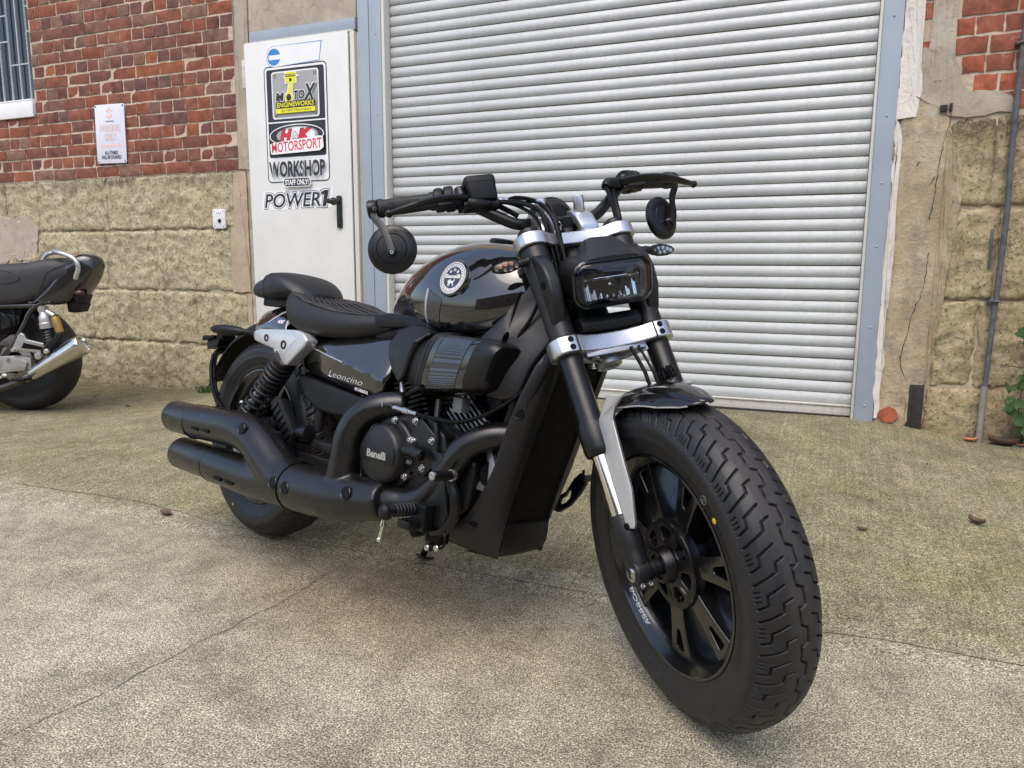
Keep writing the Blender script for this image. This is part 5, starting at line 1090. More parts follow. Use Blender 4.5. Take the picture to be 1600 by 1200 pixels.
# gauge
gc = Vector((-0.075, 0.0, 0.812)); gn = Vector((-0.86, 0, 0.50)).normalized()
mb = MB(); mb.lathe([(-0.034, 0.022), (-0.030, 0.040), (-0.014, 0.051), (0.004, 0.0565), (0.012, 0.0575), (0.018, 0.0565), (0.020, 0.053)], gc, gn, 44); ga = fpart('gauge', mb, S_PLAST); ga['label'] = 'round instrument seen from behind'
mb = MB(); mb.lathe([(0.0185, 0.0), (0.0185, 0.053)], gc, gn, 36); fpart('gauge_glass', mb, LAMPIN, ga)
mb = MB(); mb.lathe([(0.000, 0.0568), (0.0045, 0.0582), (0.009, 0.0582)], gc, gn, 44, closed=False); fpart('gauge_band', mb, S_GREY, ga)
# ignition key on the clamp
mb = MB(); mb.prism(rrect(-0.014, -0.021, 0.014, 0.021, 0.005), 0.0, 0.012, lambda a, b, c: (-0.036 + 0.5 * b - 0.0 + 0.7 * c, a + 0.010, 0.768 + 0.86 * b + 0.2 * c)); ko = fpart('key', mb, S_PLAST, bevel=0.002)
mb = MB(); mb.box((-0.030, -0.012, 0.762), (0.003, 0.008, 0.020)); mb.torus((-0.028, -0.010, 0.776), (0, 1, 0.3), 0.008, 0.001, 16, 6); fpart('key_ring', mb, STEELB, ko)
mb = MB(); mb.lathe([(0, 0.020), (0.022, 0.019), (0.024, 0.012)], (-0.04, 0.006, 0.742), (0.2, 0, 1), 24); fpart('ignition_lock', mb, S_BLACK, ko)

# ---------------------------------------------------------------- headlamp (face upright)
LU = Vector((0.56, 0, 0.8285)); LN = Vector((0.8285, 0, -0.56)); LC = Vector((0.0925, 0.003, 0.5600))
def lp(a, b, c): return LC + Vector((0, 1, 0)) * a + LU * b + LN * c      # a left, b up, c forward
def rr_ring(hw, hh, r, c, k=7, dip=0.0): return [lp(a, b + dip * 0, c - dip * (a / hw) ** 2) for a, b in rrect(-hw, -hh, hw, hh, r, k)]
mb = MB(); mb.loft([rr_ring(0.050, 0.030, 0.025, -0.085), rr_ring(0.074, 0.041, 0.030, -0.055), rr_ring(0.089, 0.047, 0.031, -0.018, dip=0.005), rr_ring(0.0925, 0.0490, 0.032, 0.0, dip=0.009), rr_ring(0.0925, 0.0490, 0.032, 0.005, dip=0.010), rr_ring(0.0895, 0.0460, 0.030, 0.0095, dip=0.011), rr_ring(0.0870, 0.0435, 0.028, 0.0080, dip=0.011), rr_ring(0.0860, 0.0425, 0.028, -0.002, dip=0.011), rr_ring(0.0845, 0.0410, 0.027, -0.004, dip=0.010)], cap=False); mb.add(rr_ring(0.050, 0.030, 0.025, -0.085), [tuple(range(32))])
hl = fpart('headlamp', mb, G_WHEEL, smooth=40); hl['label'] = 'rounded rectangular headlamp with dark bezel'
def wr_ring(hw, hh, r, c, dip=0.0): return [lp(a, b - 0.003, c - dip * (a / hw) ** 2) for a, b in rrect(-hw, -hh, hw, hh, r, 7)]
mb = MB(); mb.loft([rr_ring(0.0862, 0.0427, 0.028, 0.0005, dip=0.011), wr_ring(0.0660, 0.0315, 0.014, -0.0045, dip=0.005), wr_ring(0.0640, 0.0295, 0.012, -0.020)], cap=False); fpart('inner_bezel', mb, LAMPIN, hl)
mb = MB()
def refl(u, v):
    a = (u - 0.5) * 0.130; b = (v - 0.5) * 0.062 - 0.003; k = u * 9; ph = k - math.floor(k) - 0.5
    c = -0.030 + 3.2 * a * a + 0.020 * (0.5 - v) * (1 if v < 0.5 else 0.4) - 0.0022 * math.cos(2 * math.pi * ph)
    return lp(a, b, c)
mb.grid(refl, 90, 20); fpart('reflector', mb, REFL, hl, smooth=30)
mb = MB(); mb.box(lp(0, 0.0075, -0.014), (0.012, 0.126, 0.0012)); fpart('reflector_shelf', mb, REFL, hl)
for a0, a1 in ((-0.062, -0.040), (0.040, 0.062)): mb = MB(); mb.bar(lp(a0, 0.021, -0.010), lp(a1, 0.021, -0.010), 0.010, 0.012, up=LN); fpart('side_light', mb, LENSCLR, hl)
mb = MB(); mb.ell(lp(0.0, -0.006, -0.024), (0.005, 0.007, 0.005), 16, 10); fpart('projector', mb, REFL, hl)
mb = MB(); mb.loft([rr_ring(0.0872 * math.cos(R(q)) ** 0.8, 0.0438 * math.cos(R(q)) ** 0.8, 0.0275 * math.cos(R(q)) ** 0.8, 0.0070 + 0.0150 * math.sin(R(q)), dip=0.011 * math.cos(R(q)) ** 0.8) for q in (0, 12, 25, 40, 55, 70, 82, 89)], cap=False); fpart('lamp_glass', mb, LAMPG, hl, smooth=80)
# cowl above lamp and bracket ears
CW = ((-1, -0.004), (-0.72, 0.010), (-0.45, 0.013), (0, 0.014), (0.45, 0.013), (0.72, 0.010), (1, -0.004), (0.7, -0.012), (0, -0.012), (-0.7, -0.012))
mb = MB(); mb.loft([[lp(a * hw, zc + b * k, c) for a, b in CW] for hw, zc, c, k in ((0.074, 0.046, 0.002, 0.6), (0.073, 0.050, -0.010, 0.9), (0.062, 0.062, -0.030, 1.1), (0.048, 0.073, -0.050, 1.2), (0.044, 0.074, -0.066, 1.1))])
fpart('lamp_cowl', mb, S_GREY, hl, smooth=28)
mb = MB(); mb.loft([rr_ring(0.078, 0.043, 0.03, -0.02), rr_ring(0.085, 0.044, 0.03, -0.075), rr_ring(0.070, 0.05, 0.03, -0.115)]); fpart('lamp_bucket', mb, S_PLAST, hl)
mb = MB(); mb.prism([(0.036, 0.500), (0.030, 0.488), (-0.05, 0.488), (-0.05, 0.540), (0.03, 0.520)], -0.07, 0.07, lambda a, b, c: (a, c, b)); fpart('lamp_underplate', mb, S_PLAST, hl, bevel=0.003)
for sg in (-1, 1):
    y = sg * FYH
    mb = MB(); mb.tube([(0, y, 0.486), (0, y, 0.488), (0, y, 0.60), (0, y, 0.625), (0, y, 0.700), (0, y, 0.702)], [0.0265, 0.0285, 0.0285, 0.0310, 0.0310, 0.029], 32); sh_ = fpart('fork_shroud', mb, S_GREY)
    mb = MB(); pl = [(0.006, 0.690), (0.034, 0.672), (0.060, 0.635), (0.066, 0.600), (0.058, 0.560), (0.030, 0.520), (0.010, 0.505), (0.0, 0.56), (-0.004, 0.64)]
    mb.prism(pl, y - sg * 0.006, y + sg * 0.022, lambda a, b, c: (a, c, b)); fpart('lamp_ear', mb, S_GREY, sh_, bevel=0.006, segs=3)
    mb = MB(); disc_bolt(mb, (0.040, y + sg * 0.022, 0.600), (0, sg, 0), 0.009, 0.003); fpart('ear_bolt', mb, S_DEEP, sh_)
    # indicator
    if sg < 0: c0, c1 = Vector((0.012, -0.128, 0.674)), Vector((0.006, -0.150, 0.673)); e = Vector((-0.002, -0.188, 0.6725))
    else: c0, c1 = Vector((0.004, 0.130, 0.672)), Vector((0.0, 0.175, 0.6680)); e = Vector((-0.004, 0.218, 0.6650))
    mb = MB(); mb.tube([c0, c0.lerp(c1, .3), c0.lerp(c1, .35), c0.lerp(c1, .6), c0.lerp(c1, .65), c1], [0.011, 0.010, 0.0085, 0.0085, 0.010, 0.0085], 14); io = fpart('indicator', mb, S_PLAST); io['label'] = 'front indicator on a short stalk'
    ox = (e - c1).normalized(); fwd_ = Vector((0.93, 0, -0.37)); fwd_ = (fwd_ - ox * fwd_.dot(ox)).normalized(); upv = fwd_.cross(ox) * (1 if sg > 0 else -1); cen = c1.lerp(e, 0.66)
    prof_ = [(-0.034, 0.006), (-0.022, 0.0115), (-0.004, 0.0145), (0.014, 0.0135), (0.028, 0.009), (0.035, 0.003), (0.035, -0.003), (0.028, -0.008), (0.014, -0.0125), (-0.004, -0.0135), (-0.022, -0.0105), (-0.034, -0.006)]
    I = lambda a, b, c: cen + ox * a + upv * b + fwd_ * c
    mb = MB(); mb.loft([[I(a * .6, b * .6, -0.020) for a, b in prof_], [I(a * .95, b * .95, -0.010) for a, b in prof_], [I(a, b, 0.0) for a, b in prof_], [I(a * .96, b * .96, 0.003) for a, b in prof_], [I(a * .9, b * .86, 0.002) for a, b in prof_]]); fpart('indicator_housing', mb, S_PLAST, io)
    mb = MB(); mb.loft([[I(a * .9, b * .88, 0.0028) for a, b in prof_], [I(a * .7, b * .65, 0.0065) for a, b in prof_], [I(a * .1, b * .1, 0.0080) for a, b in prof_]]); fpart('lens', mb, LENSCLR, io)
    mb = MB()
    for k, (a, b) in enumerate(((-0.020, -0.002), (-0.010, 0.005), (-0.007, -0.006), (0.003, 0.006), (0.006, -0.005), (0.015, 0.003), (0.024, 0.0))): mb.mi = k % 2 if sg < 0 else 0; mb.lathe([(0, 0.0045), (0.0006, 0.0045), (0.0002, 0.0)], I(a, b, 0.0024), fwd_, 10)
    fpart('leds', mb, [LEDS, LEDO], io)

# ---------------------------------------------------------------- front fender and silver stays
def fend(u, v, off=0.0):
    a = R(103 - 60 * u); vv = (v - 0.5) * 2; hw = 0.075 * float(np.interp(u, [0, 0.12, 0.55, 0.80, 0.93, 1.0], [0.80, 0.98, 1.0, 0.78, 0.45, 0.16]))
    sh_ = 0.0 
    r = 0.342 + off - 0.030 * abs(vv) ** 2.6 * min(1.0, hw / 0.075) - 0.004 * max(0.0, 1 - abs(abs(vv) - 0.55) / 0.12) + 0.004 * (u > 0.9) * (u - 0.9) * 10
    return (r * math.cos(a), hw * vv, r * math.sin(a))
mb = MB(); mb.grid(lambda u, v: fend(u, v), 26, 22); fen = fpart('front_fender', mb, G_FEND, smooth=60, solid=0.004); fen['label'] = 'short glossy black front fender'
mb = MB(); P = [Vector(fend(u, 0.0)) for u in np.linspace(0.35, 0.95, 16)]; mb.tube(P, 0.0022, 6); P = [Vector(fend(u, 1.0)) for u in np.linspace(0.35, 0.95, 16)]; mb.tube(P, 0.0022, 6); fpart('fender_edge', mb, SILVERP, fen)
STAY3 = [(0.079, 0.331, -0.092), (0.118, 0.314, -0.080), (0.083, 0.305, -0.085), (0.062, 0.286, -0.087), (0.062, 0.211, -0.093), (0.063, 0.146, -0.098), (0.049, 0.085, -0.106), (0.043, 0.076, -0.108), (0.022, 0.082, -0.114), (0.026, 0.116, -0.113), (0.023, 0.269, -0.105), (0.032, 0.299, -0.101)]
for sg in (-1, 1):
    mb = MB(); k = len(STAY3); vs = [(a, -sg * c, b) for a, b, c in STAY3] + [(a - 0.010, -sg * (c + 0.010), b) for a, b, c in STAY3]
    mb.add(vs, [tuple(range(k)), tuple(range(2 * k - 1, k - 1, -1))] + [(i, (i + 1) % k, (i + 1) % k + k, i + k) for i in range(k)])
    so = fpart('fender_stay', mb, SILVERP, bevel=0.003, segs=3); so['label'] = 'silver arm holding the front fender'
    mb = MB(); disc_bolt(mb, (0.0265, sg * 0.1125, 0.0855), (0.35, sg, 0), 0.0065, 0.0035); fpart('stay_bolt', mb, S_DEEP, so)
# brake calliper (left side) and hoses
mb = MB(); mb.prism([(-0.10, 0.055), (-0.13, 0.11), (-0.12, 0.14), (-0.07, 0.15), (-0.05, 0.11), (-0.06, 0.05)], 0.045, 0.105, lambda a, b, c: (a, c, b)); fpart('brake_caliper', mb, BLUEP, bevel=0.008, segs=3)
mb = MB(); mb.tube(cr([(0.02, 0.030, 0.440), (0.030, 0.035, 0.38), (0.032, 0.036, 0.345), (0.03, 0.06, 0.30), (-0.02, 0.085, 0.2), (-0.08, 0.09, 0.15)], 8), 0.0042, 10); ho = fpart('brake_hose', mb, S_DEEP)
mb = MB(); mb.tube(cr([(0.02, 0.048, 0.440), (0.032, 0.052, 0.38), (0.034, 0.053, 0.345), (0.03, 0.07, 0.28), (-0.01, 0.09, 0.1)], 8), 0.0030, 10); fpart('sensor_cable', mb, S_DEEP)
mb = MB(); rk_ = random.Random(4)
for k in range(20): mb.tube(cr([(0.078 + rk_.uniform(-.014, .014), 0.052 + rk_.uniform(-.014, .014), 0.338 + rk_.uniform(0, .028)) for _ in range(4)], 3), 0.0014, 5)
fpart('cable_ties', mb, S_DEEP)
# bar cables
def cable(pts, r=0.0042, nm='control_cable', m=None, x=True, n=8): mb = MB(); mb.tube(cr(pts, 8), r, n); return (fpart if x else part)(nm, mb, m or S_DEEP)
cable([(-0.040, -0.110, 0.860), (-0.03, -0.085, 0.858), (-0.005, -0.055, 0.826), (0.02, -0.045, 0.77), (0.022, -0.047, 0.70), (0.015, -0.05, 0.62), (0.02, -0.03, 0.50)], 0.005, 'brake_hose')
cable([(-0.035, -0.150, 0.852), (-0.03, -0.115, 0.848), (-0.012, -0.075, 0.822), (0.008, -0.055, 0.775), (0.012, -0.056, 0.70), (0.0, -0.06, 0.62)], 0.0042)
cable([(-0.04, -0.170, 0.862), (-0.036, -0.12, 0.856), (-0.022, -0.08, 0.838), (0.004, -0.06, 0.79), (0.006, -0.064, 0.71), (-0.005, -0.066, 0.63)], 0.0045)
cable([(-0.050, -0.190, 0.880), (-0.046, -0.13, 0.864), (-0.03, -0.09, 0.835), (-0.006, -0.068, 0.78), (-0.002, -0.07, 0.70)], 0.0042)
cable([(-0.030, -0.080, 0.842), (-0.015, -0.045, 0.835), (0.006, -0.034, 0.80), (0.016, -0.038, 0.74), (0.014, -0.045, 0.68)], 0.0038)
cable([(-0.026, 0.138, 0.86), (-0.010, 0.130, 0.83), (0.004, 0.118, 0.77), (0.006, 0.110, 0.71), (0.0, 0.10, 0.64)], 0.0052, 'clutch_cable')
cable([(-0.038, 0.162, 0.862), (-0.018, 0.145, 0.825), (-0.006, 0.130, 0.765), (-0.006, 0.118, 0.70)], 0.0072, 'wiring_sleeve')
cable([(-0.046, -0.185, 0.888), (-0.05, -0.12, 0.848), (-0.05, -0.09, 0.822)], 0.006)
# ---------------------------------------------------------------- fuel tank
TX = [0.575, 0.605, 0.66, 0.72, 0.80, 0.88, 0.95, 1.02, 1.075, 1.110, 1.125]
TT = [0.770, 0.806, 0.855, 0.893, 0.926, 0.941, 0.941, 0.928, 0.906, 0.875, 0.845]
TB = [0.748, 0.744, 0.738, 0.728, 0.710, 0.698, 0.695, 0.705, 0.735, 0.770, 0.795]
TW = [0.030, 0.055, 0.088, 0.115, 0.139, 0.150, 0.150, 0.137, 0.112, 0.078, 0.050]
def tank_pt(x, t, off=0.0):
    """t: 0 = top centre, 1 = bottom centre, down the right side (y<0)."""
    zt, zb, w_ = (float(np.interp(x, TX, q)) for q in (TT, TB, TW)); h = zt - zb
    P = [(0.0, 1.0), (0.30, 0.985), (0.58, 0.92), (0.82, 0.78), (0.955, 0.58), (1.0, 0.40), (0.985, 0.24), (0.90, 0.09), (0.72, 0.0), (0.0, 0.0)]
    S = [0, .11, .22, .34, .46, .57, .67, .78, .88, 1.0]
    a = float(np.interp(t, S, [q[0] for q in P])); b = float(np.interp(t, S, [q[1] for q in P]))
    return Vector((x, -w_ * a, zb + h * b))
xs = cr([(q,) for q in TX], 4); xs = sorted(q[0] for q in xs); mb = MB(); rings = []
for x in xs:
    half = [tank_pt(x, t) for t in np.linspace(0, 1, 30)]
    half = cr([tuple(q) for q in half], 1)
    rings.append([Vector(q) for q in half] + [Vector((q[0], -q[1], q[2])) for q in half[-2:0:-1]])
# smooth the rings lightly along x and around
A = np.array([[tuple(q) for q in r] for r in rings])
for _ in range(5):
    A[1:-1] = (A[:-2] + 2 * A[1:-1] + A[2:]) / 4
    A = (np.roll(A, 1, 1) + 2 * A + np.roll(A, -1, 1)) / 4
mb.loft([[Vector(q) for q in r] for r in A]); tank = part('fuel_tank', mb, G_BLACK, smooth=60); tank['label'] = 'glossy black fuel tank'
TANKA = A
def tank_surf(x, z):
    """y of the smoothed tank's right side at x, z."""
    i = int(np.clip(np.searchsorted(A[:, 0, 0], x) - 1, 0, len(A) - 2)); f = (x - A[i, 0, 0]) / (A[i + 1, 0, 0] - A[i, 0, 0]); r = A[i] * (1 - f) + A[i + 1] * f
    r = r[:30]; k0 = int(np.argmin(r[:, 1])); zz = r[3:28, 2][::-1]; yy = r[3:28, 1][::-1]
    return float(np.interp(z, zz, yy))
def tpatch(name, poly, off, mat, n=10, parent=tank):
    """decal sheet following the tank side; poly four (x,z) corners."""
    (a, b, c, d) = [Vector(q) for q in poly]; mb = MB()
    def fn(u, v):
        q = (a * (1 - u) + b * u) * (1 - v) + (d * (1 - u) + c * u) * v; return (q.x, tank_surf(q.x, q.y) - off, q.y)
    mb.grid(fn, n, n); return obj(name, mb, mat, parent, smooth=60)
tpatch('grey_stripe', [(0.838, 0.806), (0.892, 0.782), (0.872, 0.712), (0.828, 0.726)], 0.0012, GREYDEC)
tpatch('silver_stripe', [(0.830, 0.810), (0.838, 0.8065), (0.828, 0.726), (0.820, 0.728)], 0.0016, SILVERP, 8)
# raised round badge
ec = Vector((0.918, tank_surf(0.918, 0.834), 0.834)); e1 = (Vector((0.948, tank_surf(0.948, 0.834), 0.834)) - Vector((0.888, tank_surf(0.888, 0.834), 0.834))).normalized(); e2 = (Vector((0.918, tank_surf(0.918, 0.864), 0.864)) - Vector((0.918, tank_surf(0.918, 0.804), 0.804))); e2 = (e2 - e1 * e2.dot(e1)).normalized(); en = e1.cross(e2)
if en.y > 0: en = -en
EB = lambda a, b, c: ec + e1 * a + e2 * b + en * c
mb = MB(); mb.lathe([(-0.006, 0.046), (0.001, 0.0455), (0.0035, 0.0435), (0.004, 0.0405), (0.003, 0.040), (0.003, 0.0)], ec, en, 48); bd = obj('badge', mb, G_BLACK, tank); bd['label'] = 'round white and black maker badge'
def flat(poly, c): return lambda mb, _: mb.add([EB(a, b, c) for a, b in poly], [tuple(range(len(poly)))])
def annulus(r0, r1, c, n=48):
    def f(mb, _):
        vs = [EB(r0 * math.cos(2 * math.pi * i / n), r0 * math.sin(2 * math.pi * i / n), c) for i in range(n)] + [EB(r1 * math.cos(2 * math.pi * i / n), r1 * math.sin(2 * math.pi * i / n), c) for i in range(n)]
        mb.add(vs, [(i, (i + 1) % n, n + (i + 1) % n, n + i) for i in range(n)])
    return f
def ETX(body, x0, z0, x1, z1, c, bold=0.03): return lambda mb, _: put_text(mb, body, lambda a, b: EB(x0 + (x1 - x0) * a, z0 + (z1 - z0) * b, c), bold)
def star(cx, cz, r): return [(cx + (r if i % 2 == 0 else r * .42) * math.sin(math.pi * i / 5), cz + (r if i % 2 == 0 else r * .42) * math.cos(math.pi * i / 5)) for i in range(10)]
mb = MB(); L_ = [annulus(0.0365, 0.0395, 0.0036), annulus(0.0270, 0.0350, 0.0036)]
for cx, cz in ((-0.0115, 0.0150), (0.0, 0.0195), (0.0115, 0.0150)): L_.append(flat(star(cx, cz, 0.0055), 0.0036))
L_.append(ETX('Benelli', -0.0245, -0.0020, 0.0245, 0.0085, 0.0042, 0.05))
LION = [(-0.012, -0.021), (-0.010, -0.014), (-0.014, -0.010), (-0.010, -0.0055), (-0.005, -0.0045), (-0.003, -0.008), (0.002, -0.0085), (0.006, -0.006), (0.0065, -0.0035), (0.009, -0.0045), (0.0085, -0.009), (0.0055, -0.0115), (0.007, -0.016), (0.009, -0.021), (0.0055, -0.0205), (0.003, -0.015), (-0.002, -0.0135), (-0.004, -0.017), (-0.005, -0.022), (-0.008, -0.022), (-0.007, -0.016)]
L_.append(flat(LION, 0.0036))
for f in L_: f(mb, 0)
obj('badge_print', mb, W_PRINT, bd, smooth=0, weld=False)
mb = MB()
for k in range(26):
    a = R(-95 + 14.0 * k * 0.52); a = 2 * math.pi * k / 26; mb.add([EB(0.0278 * math.cos(a), 0.0278 * math.sin(a), 0.0040), EB(0.031 * math.cos(a + .10), 0.031 * math.sin(a + .10), 0.0040), EB(0.0342 * math.cos(a + .02), 0.0342 * math.sin(a + .02), 0.0040), EB(0.031 * math.cos(a + .04), 0.031 * math.sin(a + .04), 0.0040)], [(0, 1, 2, 3)])
obj('badge_wreath', mb, S_DEEP, bd, smooth=0, weld=False)
# filler cap
mb = MB(); mb.lathe([(0, 0.034), (0.006, 0.034), (0.010, 0.030), (0.011, 0.0)], (0.93, 0, 0.937), (0.06, 0, 1), 36); obj('filler_cap', mb, S_BLACK, tank)

# ---------------------------------------------------------------- frame
mb = MB(); mb.tube(cr([(1.135, 0, 0.86), (1.05, 0, 0.80), (0.90, 0, 0.74), (0.70, 0, 0.70), (0.50, 0, 0.66), (0.30, 0, 0.66), (0.05, 0, 0.70)], 6), [0.045, 0.04, 0.03, 0.028], 16); frame = part('frame', mb, S_PLAST)
mb = MB(); mb.tube([_O + Vector(_a) * 0.47, _O + Vector(_a) * 0.70], 0.036, 28); part('steering_head', mb, S_PLAST, frame)
for sg in (-1, 1):
    mb = MB(); mb.tube(cr([(1.13, sg * 0.05, 0.80), (1.02, sg * 0.09, 0.705), (0.88, sg * 0.115, 0.684), (0.76, sg * 0.105, 0.706), (0.64, sg * 0.080, 0.690), (0.50, sg * 0.075, 0.665), (0.36, sg * 0.085, 0.660), (0.22, sg * 0.095, 0.655)], 6), 0.016, 14); part('frame_rail', mb, S_PLAST, frame)
    mb = MB(); mb.tube(cr([(1.14, sg * 0.06, 0.72), (1.12, sg * 0.085, 0.62), (1.07, sg * 0.09, 0.45), (1.02, sg * 0.09, 0.32), (0.95, sg * 0.09, 0.265), (0.80, sg * 0.09, 0.26), (0.66, sg * 0.10, 0.28)], 6), 0.016, 14); part('down_tube', mb, S_PLAST, frame)
    mb = MB(); mb.tube(cr([(0.66, sg * 0.10, 0.28), (0.60, sg * 0.10, 0.38), (0.58, sg * 0.09, 0.50), (0.60, sg * 0.06, 0.66)], 6), 0.018, 12); part('pivot_tube', mb, S_PLAST, frame)
# side spar panel between steering head and radiator, with the oval slot
for sg in (-1, 1):
    OUT = [(1.085, 0.872, 0.068), (1.125, 0.840, 0.074), (1.165, 0.780, 0.080), (1.190, 0.730, 0.084), (1.175, 0.695, 0.096), (1.152, 0.645, 0.114), (1.132, 0.580, 0.128), (1.085, 0.570, 0.142), (1.040, 0.590, 0.150), (1.015, 0.640, 0.152), (1.026, 0.697, 0.148), (1.052, 0.727, 0.141), (1.078, 0.759, 0.130), (1.090, 0.800, 0.108), (1.086, 0.838, 0.084)]
    cx_, cz_ = 1.096, 0.706; OUT = [Vector(q) for q in cr(OUT, 3, True)]; n = len(OUT)
    def ysp(x, z):   # smooth face: further out towards the rear and below
        return 0.139 - 0.42 * (x - 1.096) - 0.17 * (z - 0.706) if True else 0
    hole = []
    for q in OUT:
        a = math.atan2((q.y - cz_) * 0.6, q.x - cx_); hx = cx_ + 0.0065 * math.cos(a) + 0.35 * 0.015 * math.sin(a) * 0.5; hz = cz_ + 0.0155 * math.sin(a); hole.append((hx, hz))
    mb = MB(); rings = []
    for f, dy in ((0.0, -0.022), (0.0, -0.006), (0.02, -0.0015), (0.06, 0.0), (0.25, 0.001), (0.5, 0.001), (0.75, 0.0), (1.0, 0.0), (1.0, -0.014)):
        rings.append([(q.x * (1 - f) + h[0] * f, sg * ((q.z * (1 - f) ** 1.0 + ysp(q.x * (1 - f) + h[0] * f, q.y * (1 - f) + h[1] * f) * f) + dy), q.y * (1 - f) + h[1] * f) for q, h in zip(OUT, hole)])
    mb.loft(rings, cap=False); part('spar_panel', mb, S_GREY, frame, smooth=45)
    mb = MB(); mb.prism([(cx_ - .012, cz_ - .02), (cx_ + .012, cz_ - .02), (cx_ + .012, cz_ + .02), (cx_ - .012, cz_ + .02)], sg * 0.122, sg * 0.124); part('slot_backing', mb, S_DEEP, frame)

# ---------------------------------------------------------------- radiator and shrouds
def rfx(z): return float(np.interp(z, [0.22, 0.28, 0.37, 0.52, 0.65, 0.70], [1.093, 1.098, 1.121, 1.167, 1.208, 1.212]))
mb = MB(); mb.loft([[(rfx(z) - d, y, z) for y, d in ((-0.080, 0.012), (0.080, 0.012), (0.080, 0.045), (-0.080, 0.045))] for z in (0.275, 0.40, 0.52, 0.66)]); radi = part('radiator', mb, S_DEEP); radi['label'] = 'tall black radiator behind the fork'
for k in range(21):
    y = -0.074 + 0.148 * k / 20
    mb = MB(); mb.loft([[(rfx(z) - d, y + e, z) for e, d in ((-0.0013, 0.013), (0.0013, 0.013), (0.0013, 0.006), (-0.0013, 0.006))] for z in np.linspace(0.285, 0.655, 6)]); part('fin', mb, S_PLAST, radi)
SH = [(0.700, 1.190, 0.088), (0.680, 1.188, 0.112), (0.655, 1.178, 0.126), (0.587, 1.150, 0.133), (0.507, 1.122, 0.136), (0.416, 1.098, 0.137), (0.346, 1.065, 0.137), (0.300, 1.030, 0.134), (0.265, 0.990, 0.128), (0.243, 0.957, 0.122)]
def belly(t_): return 0.216 + 0.020 * (1 - t_) ** 2           # underside line, t_ 0 at the rear, 1 at the nose
for sg in (-1, 1):
    mb = MB(); rings = []
    for z, xb, yb in SH + [(0.222, 0.957, 0.112), (0.214, 0.965, 0.090)]:
        zf = max(z, 0.214) if z > 0.25 else (0.226 if z > 0.23 else (0.212 if z > 0.218 else 0.207)); xf_ = rfx(max(zf, 0.23)) + (0.0 if z > 0.25 else -0.004); ring = []
        for f in (0.0, 0.06, 0.14, 0.24, 0.38, 0.55, 0.72, 0.86, 0.95, 1.0):
            x = xf_ * (1 - f) + xb * f; zz = zf * (1 - f) + z * f
            y = 0.078 + (yb - 0.078) * (1 - (1 - f) ** 2.4) ; ring.append((x + (0.004 * math.sin(math.pi * min(1, f * 2.2)) if f < .45 else 0), sg * y, zz))
        rings.append([(xf_ - 0.018, sg * 0.0775, zf)] + ring + [(xb + 0.003, sg * (yb - 0.016), z)])
    mb.loft(rings, cap=False, closed_ring=False); so = part('radiator_shroud', mb, S_GREY, radi, smooth=50); so['label'] = 'dark grey radiator side shroud'
    for bx2, bz2, by2 in ((1.150, 0.548, 0.1305), (1.045, 0.288, 0.1270)): mb = MB(); mb.lathe([(-0.002, 0.0125), (0.0015, 0.0118), (0.0005, 0.0105), (0.0005, 0.0065), (0.002, 0.006), (0.002, 0.0)], (bx2, sg * by2, bz2), (0.30, sg, 0.05), 18); part('shroud_bolt', mb, S_DEEP, so)
mb = MB(); rings = []
for z, d, w_ in ((0.288, -0.008, 0.076), (0.284, 0.000, 0.079), (0.262, 0.004, 0.080), (0.236, 0.003, 0.080), (0.220, -0.003, 0.079), (0.210, -0.014, 0.078), (0.206, -0.035, 0.078), (0.206, -0.10, 0.09)):
    rings.append([(rfx(max(z, .23)) + d + 0.006 * (1 - (q / w_) ** 2), q, z) for q in np.linspace(-w_, w_, 11)])
mb.loft(rings, cap=False, closed_ring=False); part('lower_lip', mb, S_PLAST, radi, smooth=50)
mb = MB(); mb.loft([[(0.955, -0.115, 0.236), (0.955, 0.115, 0.236), (0.955, 0.115, 0.222), (0.955, -0.115, 0.222)], [(1.08, -0.082, 0.222), (1.08, 0.082, 0.222), (1.08, 0.082, 0.210), (1.08, -0.082, 0.210)]]); part('belly_plate', mb, S_PLAST, radi)
mb = MB(); mb.tube(cr([(1.205, -0.10, 0.69), (1.185, -0.11, 0.64), (1.15, -0.115, 0.56), (1.12, -0.118, 0.47), (1.09, -0.12, 0.38)], 6), 0.013, 12); part('coolant_hose', mb, S_PLAST)
mb = MB(); mb.tube(cr([(1.225, -0.075, 0.74), (1.20, -0.10, 0.66), (1.15, -0.118, 0.60), (1.09, -0.15, 0.545), (1.02, -0.175, 0.512), (0.94, -0.185, 0.510), (0.88, -0.187, 0.512)], 8), 0.0048, 10); cbl = part('clutch_cable', mb, S_DEEP)
mb = MB(); mb.tube(cr([(1.16, -0.105, 0.83), (1.14, -0.108, 0.76), (1.10, -0.128, 0.68), (1.08, -0.14, 0.60)], 6), 0.004, 8); part('wiring', mb, S_DEEP)

